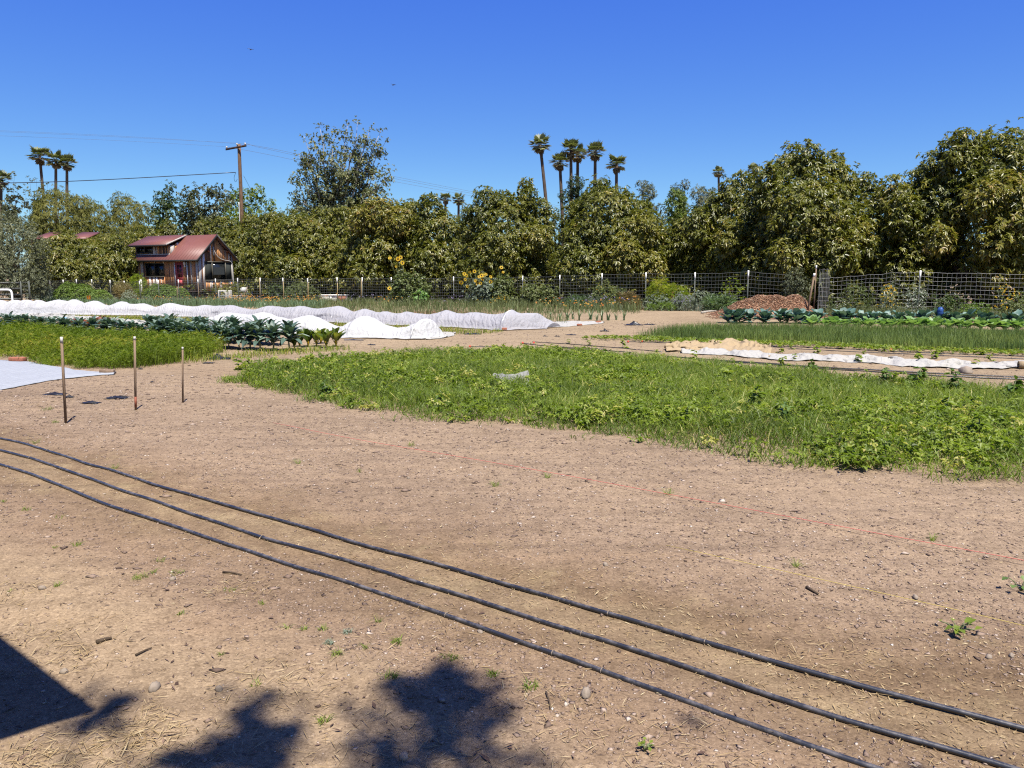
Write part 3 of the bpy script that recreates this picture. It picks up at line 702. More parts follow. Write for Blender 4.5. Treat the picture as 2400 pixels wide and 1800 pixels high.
AVO_N = [0]
def avocado(px, wpx, top, Y, label, peaks=(), extra=(), bottom=.75, seed=0, dens=13, tone=.5, L=.21, wide=1.0):
    rng = np.random.default_rng(100 + seed); c = at(px, 640, Y); base = on(c[0], Y)
    W = px_r(wpx, Y) / 2; H = at(px, top + .9 * L * F / Y, Y)[2] - base[2]
    lobes = []
    r0 = min(W * .42, H * .27, 1.35)
    nl = 26
    for k in range(nl):
        q = (k + .5) / nl; z = base[2] + bottom + r0 * .5 + (H - bottom - r0 * 1.45) * q
        rad = max(W * (1 - .88 * q ** 2.4) ** .5 * (.80 + .2 * min(1, q * 4)) - r0 * .8, .12)
        a = k * 2.4 + rng.normal(0, .35); f = rng.uniform(.6, 1.08); r = r0 * rng.uniform(.68, 1.12)
        lobes.append(((c[0] + math.cos(a) * rad * f, Y + math.sin(a) * rad * f * wide, z + rng.normal(0, .2)), (r, r, r * rng.uniform(.75, 1.0))))
    for (qx, qy, rp) in peaks:
        r = px_r(rp, Y); p = at(qx, qy + rp * .8 + .9 * L * F / Y, Y + rng.normal(0, .5)); lobes.append((p, (r, r, r * 1.05)))
        p2 = p - [rng.normal(0, .2), 0, r * 1.3]; lobes.append((p2, (r * 1.2, r * 1.2, r * 1.2)))
    root = empty('avocado_tree', base, label, 'tree', 'avocado trees in the row behind the fence')
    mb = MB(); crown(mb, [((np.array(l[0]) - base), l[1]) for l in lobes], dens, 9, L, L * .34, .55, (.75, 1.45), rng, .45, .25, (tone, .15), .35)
    if extra:
        crown(mb, [((at(a, b, Y - d) - base), px_r(r, Y)) for a, b, r, d in extra], dens * 1.2, 9, L, L * .34, .5, (.75, 1.4), rng, .3, .3, (tone + .16, .1), .3)
    # drooping sprays that break the outline
    mb.build('crown', M['avocado'], root)
    mt = MB(); limbs(mt, (0, 0, 0), [np.array(l[0]) - base for l in lobes[::3]], .13, rng)
    mt.build('trunk', M['bark'], root)
AV = [
 (2300, 440, 312, 33.5, 'tallest twin-topped avocado tree, at the far right end of the row', [(2240, 306, 34), (2262, 304, 26), (2325, 312, 40), (2190, 352, 30), (2150, 390, 28), (2090, 405, 26), (2385, 338, 26), (2120, 440, 30)], [(2310, 470, 40, 3), (2360, 455, 42, 3), (2390, 520, 46, 3.2), (2330, 560, 44, 3), (2390, 610, 40, 3), (2200, 560, 30, 2.5), (2330, 640, 26, 3)], .55),
 (1880, 330, 345, 36, 'tall rounded avocado tree behind the wood chip pile', [(1855, 342, 34), (1892, 331, 26), (1950, 357, 30), (2025, 402, 26), (2065, 440, 24), (1975, 425, 22), (1800, 385, 30)], [(1900, 520, 44, 2.6), (1960, 600, 40, 2.6), (1850, 600, 42, 2.8), (2010, 550, 36, 2)], .52),
 (1740, 210, 402, 39, 'avocado tree sloping down beside the tall rounded one', [(1745, 400, 26), (1715, 418, 26), (1690, 450, 26), (1660, 475, 28), (1634, 484, 24)], [(1760, 600, 34, 2), (1720, 560, 36, 2.2)], .52),
 (1630, 150, 505, 41, 'low avocado tree in the dip of the row, left of the sloping one', [(1600, 505, 26), (1570, 530, 24)], [], .55),
 (1415, 250, 425, 41.5, 'broad avocado tree with one pointed top, right of the tall palms', [(1403, 412, 24), (1385, 450, 26), (1430, 455, 26), (1345, 472, 24), (1466, 440, 16), (1500, 465, 26), (1530, 500, 24)], [(1460, 600, 40, 2.6), (1520, 620, 34, 2.4), (1500, 540, 40, 2)], .52),
 (1185, 240, 450, 45, 'avocado tree with a thin leader shoot, under the leaning palm', [(1235, 413, 15), (1237, 438, 20), (1140, 440, 28), (1185, 446, 26), (1265, 462, 24), (1110, 480, 24)], [(1150, 600, 34, 2), (1260, 560, 34, 2)], .5),
 (1035, 160, 490, 49, 'narrow avocado tree with a knob top, left of the leader shoot tree', [(1007, 446, 20), (1012, 468, 24), (975, 475, 20)], [], .5),
 (890, 210, 474, 51, 'avocado tree with golden new leaves below the big airy tree', [(935, 470, 24), (965, 468, 20), (850, 486, 28), (900, 478, 26)], [(890, 505, 40, 2), (930, 520, 34, 2), (850, 515, 30, 2)], .58),
 (735, 210, 488, 54, 'avocado tree in front of the airy tree, left of the golden one', [(700, 498, 26), (760, 488, 26), (800, 484, 22)], [], .54),
 (648, 130, 498, 58, 'avocado tree right of the red roofed tiny house', [(640, 493, 24), (610, 508, 20)], [(660, 560, 34, 2)], .54),
 (560, 170, 505, 73, 'avocado tree rising behind the tiny house gable', [(480, 516, 20), (520, 508, 20), (590, 503, 20)], [], .52),
 (365, 170, 522, 76, 'avocado tree rising behind the tiny house dormer', [(330, 530, 20), (395, 520, 20)], [], .55),
 (236, 150, 550, 66, 'avocado tree between the house and the far roof', [(210, 560, 22), (272, 552, 22)], [(235, 620, 26, 1.5)], .55),
 (150, 150, 548, 63, 'low avocado tree at the left end, beside the grey olive', [(135, 552, 20), (160, 546, 22), (110, 565, 18)], [], .55),
]
for i, (px, wp, tp, Y_, lab, pk, ex, tn) in enumerate(AV):
    avocado(px, wp * 1.18, tp, Y_, lab, pk, ex, seed=i, tone=tn, dens=27 if Y_ < 46 else 23, L=.20 if Y_ < 46 else .225, bottom=.35)
# the second row, seen through the gaps
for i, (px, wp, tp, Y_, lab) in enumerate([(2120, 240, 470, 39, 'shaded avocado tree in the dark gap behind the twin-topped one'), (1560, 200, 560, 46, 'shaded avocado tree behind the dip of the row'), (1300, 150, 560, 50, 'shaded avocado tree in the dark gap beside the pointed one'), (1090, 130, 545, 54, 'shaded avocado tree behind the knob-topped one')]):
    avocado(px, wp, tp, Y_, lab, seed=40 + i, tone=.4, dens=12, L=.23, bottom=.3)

def tree(name, px, wpx, top, Y, label, mat, L, W, dens, n=6, droop=.3, nl=16, bark='bark', seed=0, bottom=1.5, lob=.33, group=None, spread=(.5, 1.5), tone=(.5, .15), inner=.3, rag=.2, peaks=(), shape=2.2, flat=.9):
    rng = np.random.default_rng(300 + seed); c = at(px, 640, Y); base = on(c[0], Y); Wd = px_r(wpx, Y) / 2; H = at(px, top, Y)[2] - base[2]
    r0 = min(Wd * lob * 1.3, H * lob); lobes = []
    for k in range(nl):
        q = (k + .5) / nl; z = bottom + r0 * .6 + (H - bottom - r0 * 1.5) * q
        rad = max(Wd * (1 - .92 * q ** shape) ** .5 - r0 * .8, .1); a = k * 2.4 + rng.normal(0, .4); r = r0 * rng.uniform(.7, 1.15)
        lobes.append((np.array([math.cos(a) * rad * rng.uniform(.5, 1.05), math.sin(a) * rad * .8, z]), (r, r, r * flat)))
    for qx, qy, rp in peaks:
        r = px_r(rp, Y); lobes.append((at(qx, qy + rp * .8, Y) - base, (r, r, r)))
    root = empty(name, base, label, 'tree', group)
    mb = MB(); crown(mb, lobes, dens, n, L, W, droop, spread, rng, inner, .3, tone, .35, rag); mb.build('crown', M[mat], root)
    mt = MB(); limbs(mt, (0, 0, 0), [l[0] for l in lobes[::3]], max(.1, H * .022), rng); mt.build('trunk', M[bark], root)

tree('olive_tree', 28, 190, 494, 52, 'grey-green olive tree at the left edge beside the gate', 'olive', .16, .034, 34, 8, .1, 26, seed=1, bottom=.5, tone=(.5, .2), spread=(.3, 1.3), peaks=[(10, 500, 26), (60, 520, 24)])
tree('pepper_tree', 150, 190, 442, 88, 'broad pepper tree under the three left palms', 'pepper', .42, .06, 8, 7, 1.2, 22, seed=2, spread=(.6, 1.4), tone=(.5, .16), peaks=[(145, 446, 26), (110, 470, 22), (190, 460, 22)])
tree('pepper_tree', 232, 130, 462, 92, 'pepper tree between two broader ones, above the far red roof', 'pepper', .42, .06, 8, 7, 1.2, 16, seed=3, spread=(.6, 1.4), tone=(.42, .15), peaks=[(210, 468, 16)])
tree('pepper_tree', 305, 150, 456, 90, 'pepper tree above the tiny house dormer', 'pepper', .42, .06, 8, 7, 1.2, 18, seed=4, spread=(.6, 1.4), tone=(.52, .15), peaks=[(285, 458, 22), (335, 478, 20)])
tree('evergreen_tree', 395, 90, 436, 93, 'dark green tree with an uneven pointed top, left of the utility pole', 'dark_tree', .26, .13, 11, 6, .2, 18, seed=5, peaks=[(398, 432, 11), (385, 452, 16), (415, 470, 16)])
tree('evergreen_tree', 455, 100, 475, 97, 'dark bushy tree low behind the grey open tree', 'dark_tree', .26, .13, 9, 6, .2, 16, seed=6)
tree('leafy_tree', 592, 110, 438, 86, 'bright yellow-green tree just right of the utility pole', 'bright_tree', .26, .13, 9, 6, .3, 18, seed=7, peaks=[(560, 448, 15), (605, 436, 16), (635, 470, 14)], tone=(.55, .2))
tree('leafy_tree', 545, 60, 470, 88, 'bright tree partly behind the utility pole', 'bright_tree', .26, .13, 9, 6, .3, 12, seed=8, tone=(.4, .2))
tree('bushy_tree', 690, 90, 482, 82, 'dull green bushy tree at the foot of the airy tree', 'shrub', .24, .10, 10, 6, .3, 14, seed=9, peaks=[(670, 490, 15)])
tree('bushy_tree', 725, 70, 500, 80, 'dark bushy tree touching the airy tree trunks', 'dark_tree', .24, .10, 10, 6, .3, 12, seed=10)
tree('bushy_tree', 1095, 60, 470, 98, 'grey loose shrub tree beside the two small palms', 'grey_tree', .26, .10, 7, 5, .2, 12, seed=11)
tree('pine_tree', 1345, 60, 414, 112, 'dark dense pine behind the palm trunks', 'dark_tree', .30, .09, 14, 8, 0, 18, seed=12, bottom=3, lob=.26, peaks=[(1350, 418, 16), (1325, 450, 14), (1368, 452, 12)], tone=(.3, .12))
tree('bushy_tree', 1300, 40, 476, 105, 'small olive-green tree between leaning palm and pine', 'shrub', .28, .12, 9, 6, .2, 10, seed=13)
tree('eucalyptus_tree', 1512, 62, 424, 108, 'grey-green eucalyptus standing alone right of the pointed avocado', 'grey_tree', .36, .07, 9, 7, .9, 18, seed=14, peaks=[(1503, 424, 11), (1525, 440, 12)], tone=(.5, .15))
tree('conifer_tree', 1582, 90, 444, 104, 'yellow-green conical tree in the gap of the avocado row', 'bright_tree', .30, .12, 10, 7, .3, 20, seed=15, tone=(.3, .15), shape=1.2, peaks=[(1582, 446, 14)])
tree('eucalyptus_tree', 1590, 60, 436, 118, 'dark grey tree behind the conical yellow-green one', 'grey_tree', .36, .10, 9, 6, .4, 14, seed=16, tone=(.2, .12), peaks=[(1585, 437, 12), (1606, 424, 9)])
tree('pepper_tree', 1645, 95, 436, 110, 'soft grey-green pepper tree right of the conical tree', 'grey_tree', .40, .07, 9, 7, 1.0, 18, seed=17, tone=(.6, .15), peaks=[(1637, 440, 16), (1665, 452, 14)])
tree('pine_tree', 1664, 26, 430, 122, 'thin dark pine top behind the soft pepper tree', 'dark_tree', .30, .09, 12, 7, 0, 12, seed=18, tone=(.5, .15))
tree('bushy_tree', 1695, 50, 452, 116, 'grey bush at the foot of the lone thin palm', 'grey_tree', .30, .10, 7, 6, .2, 10, seed=19)
tree('eucalyptus_tree', 1545, 50, 468, 100, 'grey bush low between eucalyptus and conical tree', 'grey_tree', .30, .10, 7, 6, .3, 10, seed=20, tone=(.3, .1))

# ------------------------------------------------------------------ open trees: branching stems with clumps of leaves at the ends
def open_tree(name, px, base_py, tips, Y, label, mat, bark, L=.26, clump=.5, dens=16, r0=.22, seed=0, sub=4, n=5):
    rng = np.random.default_rng(500 + seed); b = at(px, base_py, Y); base = on(b[0], Y); mt = MB(); P = []; A = []
    root = empty(name, base, label, 'tree')
    for (tx, ty, rr) in tips:
        tp = at(tx, ty, Y + rng.normal(0, 1.2)) - base; m = 9; u = np.linspace(0, 1, m)[:, None]
        ctl = np.array([tp[0] * .35, tp[1] * .4, tp[2] * .55])
        C = (1 - u) ** 2 * np.zeros(3) + 2 * u * (1 - u) * ctl + u * u * tp
        C[2:-1] += rng.normal(0, .14, (m - 3, 3)); ln = np.linalg.norm(tp)
        rad = np.linspace(1, .1, m) ** 1.2 * r0 * (ln / 16 + .3); tube(mt, C, rad, 6)
        P.append(C[-1]); A.append(C[-1] - C[-2])
        for j in range(sub * 3):
            q = rng.uniform(.42, .97); i = int(q * (m - 1)); s0 = C[i]
            d = unit(unit(C[min(i + 1, m - 1)] - C[i - 1]) + rng.normal(0, .75, 3) + [0, 0, .25]); ll = px_r(rr, Y) * rng.uniform(.6, 1.7)
            B = np.array([s0, s0 + d * ll * .5 + rng.normal(0, .06, 3), s0 + d * ll]); tube(mt, B, np.array([.5, .3, .12]) * rad[i], 4)
            P.append(B[-1]); A.append(d)
            if rng.uniform() < .6: P.append(B[1]); A.append(d)
    P = np.array(P); A = np.array(A); mb = MB()
    k = max(2, int(dens * .5)); Q = np.repeat(P, k, 0) + rng.normal(0, clump * .5, (len(P) * k, 3)) * [1, 1, .75]
    whorls(mb, Q, np.repeat(A, k, 0) + rng.normal(0, .6, Q.shape), n, L, L * .6, np.clip(rng.normal(.5, .2, len(Q)), 0, 1), (.4, 1.5), .35, rng)
    mb.build('crown', M[mat], root); mt.build('trunk', M[bark], root, smooth=True)
open_tree('sycamore_tree', 785, 640, [(712, 318, 24), (748, 292, 22), (775, 330, 24), (700, 360, 26), (690, 410, 24), (728, 380, 26), (815, 290, 20), (838, 285, 20), (868, 300, 18), (893, 306, 18), (905, 330, 15), (850, 350, 24), (800, 390, 26), (880, 400, 22), (915, 395, 20), (900, 440, 22), (850, 440, 26), (760, 440, 28), (700, 455, 24), (690, 480, 18), (920, 470, 18), (780, 350, 26), (835, 400, 26), (740, 470, 28), (820, 480, 28), (870, 480, 24)], 86,
          'tall airy sycamore with white limbs, highest tree left of the middle', 'sycamore', 'white_bark', .26, .6, 19, .17, 1, 8, 5)
open_tree('sycamore_tree', 490, 640, [(440, 446, 14), (462, 436, 14), (490, 438, 14), (515, 440, 14), (540, 446, 12), (450, 470, 14), (480, 470, 15), (510, 475, 14), (545, 470, 12), (470, 500, 14), (500, 505, 14), (430, 480, 12)], 95,
          'grey open tree with pale branches just left of the utility pole', 'grey_tree', 'white_bark', .30, .7, 18, .12, 2, 4, 6)
open_tree('open_tree', 95, 640, [(70, 425, 9), (85, 420, 9), (60, 450, 9), (100, 440, 8), (112, 432, 6), (75, 460, 9), (95, 465, 9), (58, 470, 8)], 100,
          'sparse twiggy tree below the leftmost tall palm', 'grey_tree', 'bark', .28, .5, 10, .08, 3, 3, 5)
open_tree('open_tree', 22, 640, [(20, 415, 8), (35, 408, 8), (8, 440, 9), (28, 445, 9), (40, 440, 7), (15, 470, 9), (38, 470, 8)], 92,
          'sparse twiggy tree at the left edge above the olive', 'grey_tree', 'bark', .28, .5, 10, .08, 4, 3, 5)

# ------------------------------------------------------------------ fan palms
def fan(mb, base, D, L, t, rng, seg=9):
    """a fan leaf: stalk and split blade"""
    D = unit(np.asarray(D, float)); S_ = unit(np.cross(D, [0, 0, 1.])); N = np.cross(S_, D)
    h = base + D * L * .42
    tube(mb, [base, base + D * L * .22, h], .022, 4, t)
    a = np.linspace(-1.25, 1.25, seg); w = .11 * L
    for x in a:
        d = unit(D * math.cos(x) + S_ * math.sin(x) + np.array([0, 0, -.16 * rng.uniform(.2, 1.5)])); tip = h + d * L * .58 * (1 - .22 * abs(x))
        m = h + d * L * .32; sd = unit(np.cross(d, N)) * w * .8
        mb.add(np.array([h, m - sd, tip, m + sd]), np.array([[0, 1, 2], [0, 2, 3]]), t)
PALM = []
for v in range(3):
    rng = np.random.default_rng(700 + v); g = MB(); dd = MB()
    for k in range(36):
        el = rng.uniform(-.55, 1.35); az = k * 2.4 + rng.normal(0, .2); el = math.asin(rng.uniform(-.5, .99)); D = np.array([math.cos(az) * math.cos(el), math.sin(az) * math.cos(el), math.sin(el)])
        fan(g, np.array([0, 0, .0]) + D * .08, D, rng.uniform(1.25, 1.75), np.clip(rng.normal(.5, .2), 0, 1), rng)
    for k in range(20):
        az = k * 2.4; el = rng.uniform(-1.35, -.75); D = np.array([math.cos(az) * math.cos(el), math.sin(az) * math.cos(el), math.sin(el)])
        fan(dd, np.array([0, 0, -.15]), D, rng.uniform(1.0, 1.5), rng.uniform(0, 1), rng, 6)
    PALM.append((g.mesh('crown', M['palm']), dd.mesh('dead_fronds', M['dead_palm'])))
def palm(px, py, bpx, Y, label, sc=1.0, v=0, r=.22, group='tall fan palms against the sky'):
    top = at(px, py, Y); b = at(bpx, 640, Y); base = on(b[0], Y)
    root = empty('fan_palm', base, label, 'palm', group)
    T = top - base; u = np.linspace(0, 1, 12)[:, None]; C = u * T + np.sin(u * PI) * np.array([(T[0]) * -.12, 0, 0])
    rr = np.linspace(1.25, .85, 12) * r; mt = MB(); tube(mt, C, rr, 8); mt.build('trunk', M['palm_bark'], root)
    link('crown', PALM[v % 3][0], root, T, RNG.uniform(0, 6), sc * 1.18); link('dead_fronds', PALM[v % 3][1], root, T, RNG.uniform(0, 6), sc)
Yp = 118
palm(93, 366, 118, Yp, 'leftmost and tallest of the three left palms, trunk leaning', 1.0, 0)
palm(131, 376, 134, Yp, 'middle one of the three left palms, straight trunk', .92, 1)
palm(157, 382, 160, Yp, 'right-hand one of the three left palms', .88, 2)
palm(2, 420, 3, 95, 'palm cut by the left edge, above the olive', .8, 0)
palm(1266, 340, 1292, Yp, 'tall leaning palm standing apart at the left of the palm group', 1.0, 1, .25)
palm(1312, 380, 1322, Yp, 'shorter palm second from the left in the palm group', .95, 2, .25)
palm(1338, 350, 1339, Yp, 'tall palm in the middle of the group, left of its close twin', 1.0, 0, .25)
palm(1354, 362, 1352, Yp + 3, 'right-hand close twin in the middle of the palm group', .95, 1, .25)
palm(1395, 356, 1393, Yp, 'palm right of the close twins, above the pointed avocado', 1.0, 2, .25)
palm(1445, 386, 1443, Yp, 'rightmost and lowest palm of the group', .98, 0, .25)
palm(1684, 404, 1686, 190, 'small lone thin palm far off in the gap of the row', .92, 1, .3)
palm(1766, 398, 1768, 150, 'palm top peeking over the sloping avocado tree', .8, 2, .3)
palm(1044, 466, 1044, 135, 'small far palm beside the knob-topped avocado', .72, 0)
palm(1075, 468, 1074, 135, 'small far palm right of another, in a dip of the row', .75, 1)

# tree behind the camera whose boughs shade the nearest ground
rng = np.random.default_rng(901); tb = on(1.6, -2.6); root = empty('shade_tree', tb, 'leafy tree behind the camera that casts the dappled shade on the path', 'tree')
mb = MB(); mt = MB(); tips = []
def bough(px, py, rpx, h, dens=1.0):
    g = G(px, py); k = np.linalg.norm(g - CAM) / F; off = np.array([SUNV.x, SUNV.y]) / SUNV.z * h
    c = np.array([g[0] + off[0], g[1] + off[1], h]) - tb; r = rpx * k; tips.append(c)
    m = int(130 * dens * (r / .12) ** 2); P = c + np.repeat(rng.normal(0, .55, (max(2, m // 14), 3)), 14, 0)[:m] * [r * 1.3, r * 1.9, r * .9] if m >= 28 else c + rng.normal(0, .5, (m, 3)) * r
    P = P + rng.normal(0, .05, P.shape); m = len(P)
    whorls(mb, P, rng.normal(0, 1, (m, 3)), 5, .085, .035, np.full(m, .5), (.3, 1.5), .4, rng)
for a in [(1010, 1600, 40, 8.5, .8), (950, 1640, 44, 8.5, .8), (1090, 1640, 44, 8.5), (1040, 1670, 50, 8.5), (1120, 1700, 36, 8.5, .7), (960, 1690, 50, 8.5), (905, 1720, 36, 8.5, .6), (1000, 1760, 44, 8.5, .5), (1090, 1770, 50, 8.5, .7), (1170, 1640, 22, 8.5, .4), (900, 1780, 44, 8.5), (560, 1700, 30, 8.5, .8), (545, 1750, 44, 8.5), (620, 1730, 34, 8.5, .8), (500, 1790, 50, 8.5), (620, 1790, 44, 8.5), (585, 1640, 20, 8.5, .7), (680, 1648, 14, 8.5, .6), (250, 1650, 28, 8.5, .6), (285, 1630, 16, 8.5, .5), (225, 1700, 26, 8.5, .4), (170, 1720, 24, 8.5, .4), (1180, 1790, 40, 8.5, .5), (870, 1690, 20, 8.5, .6)]: bough(*a)
for k in range(40):
    c = np.array([rng.uniform(-1, 3.6), rng.uniform(-4.2, -1.9), rng.uniform(4.4, 7.2)]) - tb; tips.append(c) if k % 4 == 0 else 0
    P = c + rng.normal(0, .45, (150, 3)); whorls(mb, P, rng.normal(0, 1, (150, 3)), 6, .10, .042, np.full(150, .5), (.3, 1.5), .4, rng)
mb.build('crown', M['shrub'], root); limbs(mt, (0, 0, 0), tips[::3], .05, rng); mt.build('trunk', M['bark'], root)
# ------------------------------------------------------------------ row covers
def ridge_on(px, py, line):
    """where the sight line to a ridge point crosses the vertical plane through a plan line: arc length, height"""
    d = ray(px, py); best = None; acc = 0.0
    for i in range(len(line) - 1):
        a, b = line[i][:2], line[i + 1][:2]; e = b - a; L = np.linalg.norm(e)
        m = np.array([[d[0], -e[0]], [d[1], -e[1]]]); k = np.linalg.solve(m, a - CAM[:2])
        over = max(0, -k[1], k[1] - 1)
        if best is None or over < best[0]: best = (over, acc + k[1] * L, CAM[2] + d[2] * k[0])
        acc += L
    return best[1], best[2]

def row_cover(label, mat, front, ridge, peaks, depth, skirt=.18, seed=0, wr=.05, open_end=None):
    rng = np.random.default_rng(seed)
    Fp = np.array([G(*q) for q in front]); C = Fp.copy(); C[:, :2] += PER * depth * .5
    rz = sorted(ridge_on(px, py + (0 if any(abs(px - a) < 3 for a, b in peaks) else 1.0), C) for px, py in ridge)
    s_ = np.array([q[0] for q in rz]); z_ = np.array([q[1] for q in rz])
    acc = np.concatenate([[0], np.cumsum(np.linalg.norm(np.diff(C[:, :2], axis=0), axis=1))])
    u = np.arange(s_[0], s_[-1], .055); zz = np.empty(len(u))
    for i, q in enumerate(u):
        k = min(max(np.searchsorted(s_, q) - 1, 0), len(s_) - 2); t = np.clip((q - s_[k]) / max(s_[k + 1] - s_[k], 1e-6), 0, 1); a, b = z_[k], z_[k + 1]
        zz[i] = b + (a - b) * (1 - t) ** 1.7 if a > b else a + (b - a) * t ** 1.7
    kk = np.ones(3) / 3; z2 = np.convolve(np.pad(zz, 1, 'edge'), kk, 'valid'); zz = z2
    cx = np.interp(u, acc, C[:, 0]); cy = np.interp(u, acc, C[:, 1])
    if True:                                       # past the ends, carry straight on
        e0 = unit(C[1, :2] - C[0, :2]); m = u < 0; cx[m] = C[0, 0] + e0[0] * u[m]; cy[m] = C[0, 1] + e0[1] * u[m]
        e1_ = unit(C[-1, :2] - C[-2, :2]); m = u > acc[-1]; cx[m] = C[-1, 0] + e1_[0] * (u[m] - acc[-1]); cy[m] = C[-1, 1] + e1_[1] * (u[m] - acc[-1])
    tz = terrain(cx, cy); hh = np.maximum(zz - tz, .03)
    v = np.concatenate([[-1 - skirt / depth * 2, -1.08], np.linspace(-1, 1, 41), [1.08, 1 + skirt / depth * 2]])
    nrm = np.array([[PER[0], PER[1]]])
    prof = np.where(np.abs(v) < 1, (1 - np.abs(np.clip(v, -1, 1)) ** 2.0) ** .62, 0)
    hm = np.percentile(hh, 85)
    wid = depth * .5 * (.74 + .26 * np.clip(hh / hm, 0, 1.15))
    U, Vv = np.meshgrid(u, v, indexing='ij')
    off = wid[:, None] * Vv + (fbm(U * 1.3, Vv * 0 + seed, 3, 4) - .45) * .16 * (np.abs(Vv) > .8)
    Xc = cx[:, None] + PER[0] * off; Yc = cy[:, None] + PER[1] * off
    sag = (fbm(U * 2.2, Vv * 1.8, 4, seed) - .47) * wr * 2.2 * np.sin(PI * np.clip((Vv + 1) / 2, 0, 1)) ** .5 * np.clip(1 - np.abs(Vv) ** 6, 0, 1)
    fold = np.abs(np.sin((U * 2.1 + Vv * 1.7 * np.sign(np.sin(U * .7))) * 2.4 + 2 * fbm(U, Vv, 2, 8))) * wr * .35 * np.clip(np.abs(Vv), 0, 1)
    pk = np.array(sorted(ridge_on(a, b, C)[0] for a, b in peaks)); du = U - pk[np.abs(U[..., None] - pk).argmin(-1)]
    th = np.arctan2(du, .12 + np.abs(Vv) * depth * .5); ten = .028 * np.sin(th * 9 + 3 * vnoise(U * .6, Vv * 0, 3) * 6) * np.clip(np.abs(Vv) * 1.6, .15, 1) * np.exp(-np.abs(du) / .8) * (np.abs(Vv) < .98)
    Zc = terrain(Xc, Yc) + hh[:, None] * prof[None] + ten * np.clip(hh / .35, .2, 1)[:, None] + (sag - fold) * np.clip(hh / .4, .3, 1)[:, None] * (np.abs(Vv) < 1)
    Zc = np.maximum(Zc, terrain(Xc, Yc) + .012 + .035 * fbm(U * 5, Vv * 6, 3, 12) * (np.abs(Vv) > .9))
    root = empty('row_cover', (cx[len(u) // 2], cy[len(u) // 2], tz[len(u) // 2]), label, 'row cover', 'low fabric tunnels over the vegetable rows')
    o0 = np.array(root.location)
    V3 = np.stack([Xc, Yc, Zc], -1) - o0
    mb = MB(); sheet(mb, V3[:, ::-1], (sstep(-10, -13, Xc) if mat == 'cover_net' else 0 * Xc)[:, ::-1].ravel()); mb.build('cover_sheet', M[mat], root, smooth=True)
    for (px, py) in peaks:
        q, _z = ridge_on(px, py, C); i = int(np.clip(np.searchsorted(u, q), 0, len(u) - 1)); an = np.linspace(-1, 1, 15)
        P = np.stack([cx[i] + PER[0] * wid[i] * .93 * an, cy[i] + PER[1] * wid[i] * .93 * an, tz[i] + (hh[i] - .04) * .95 * (1 - np.abs(an) ** 2) ** .62], 1) - o0
        
        if (px, py) == peaks[-1]: P[:, 2] += .055; P[:, :2] += (P[:, :2] - P[7, :2]) * .08
        m2 = MB(); tube(m2, P, .012, 6); m2.build('hoop', M['white_paint'], root, smooth=True)
    return root
BR = [(-40, 702), (0, 701), (18, 706), (38, 700), (48, 706), (60, 700), (75, 707), (90, 700), (106, 708), (136, 702), (160, 705), (175, 701), (195, 709), (222, 704), (252, 715), (285, 706), (309, 711), (339, 710), (362, 719), (396, 709), (430, 714.5), (458, 718), (478, 715), (542, 714), (590, 724), (632, 716), (668, 719), (706, 716.5), (741, 722), (795, 717), (830, 729), (852, 723), (880, 730), (906, 727), (931, 733), (950, 730), (993, 736), (1047, 727), (1075, 734), (1115, 731), (1160, 735), (1180, 733), (1197, 724), (1215, 733), (1245, 733), (1262, 734), (1285, 748), (1300, 756)]
row_cover('long farther row cover of grey-white netting stretching to the left edge', 'cover_net', [(-60, 741), (0, 740), (152, 738), (325, 740), (488, 745), (763, 756), (912, 762), (1100, 770), (1183, 775), (1265, 772)], BR,
          [(0, 701), (60, 700), (136, 702), (175, 701), (222, 704), (285, 706), (396, 709), (542, 714), (632, 716), (706, 716.5), (795, 717), (852, 723), (950, 730), (1047, 727), (1115, 731), (1197, 724)], 1.0, seed=3, wr=.035)
FR = [(415, 756), (442, 757), (470, 752), (500, 741), (530, 731), (545, 732), (580, 737), (605, 733), (619, 732), (650, 741), (681, 748), (705, 742), (722, 738), (745, 745), (790, 764), (806, 764), (830, 750), (852, 738), (870, 744), (905, 763), (925, 768), (952, 765), (975, 757), (993, 745), (1002, 748), (1009, 760), (1016, 782), (1024, 796)]
row_cover('short nearer row cover of bright white fabric, sagging between hoops', 'cover_white', [(430, 764), (600, 779), (760, 790), (900, 794), (1012, 797)], FR, [(530, 731), (619, 732), (722, 738), (852, 738), (994, 745)], 1.15, seed=5, wr=.04)

def ground_cloth(name, label, poly_px, mat, cat, seed=0, n=(60, 14), amp=.04, thick=.004, lift=.012, folds=5.0):
    """a cloth between a top edge and a bottom edge (pixel polylines), lying on the ground with creases"""
    top, bot = [np.array([G(*q) for q in e]) for e in poly_px]
    def rs(e, k):
        d = np.concatenate([[0], np.cumsum(np.linalg.norm(np.diff(e, axis=0), axis=1))]); q = np.linspace(0, d[-1], k)
        return np.stack([np.interp(q, d, e[:, i]) for i in range(3)], 1)
    A, B = rs(top, n[0]), rs(bot, n[0]); v = np.linspace(0, 1, n[1])[None, :, None]
    V = A[:, None] * (1 - v) + B[:, None] * v
    x, y = V[..., 0], V[..., 1]; w = fbm(x * folds, y * folds * .7, 4, seed) - .25
    r = np.abs(fbm(x * folds * .6 + 9, y * folds * .6, 3, seed + 5) - .45)
    V[..., 2] = gz(x, y) * .5 + terrain(x, y) * .5 + np.clip(np.minimum(v, 1 - v)[..., 0] * (9 if amp < .05 else 3), .25, 1) * (lift + np.maximum(0, amp * (w * 1.2 + .5 - r * 3.5)))
    ed = fbm(x * 4, y * 4, 4, seed + 9) - .5; V[..., 0] += ed * amp * 2; V[..., 1] += ed * amp * 4
    mb = MB(); sheet(mb, V[::-1], thick=thick)
    return tag(mb.build(name, M[mat], smooth=True), label, cat)
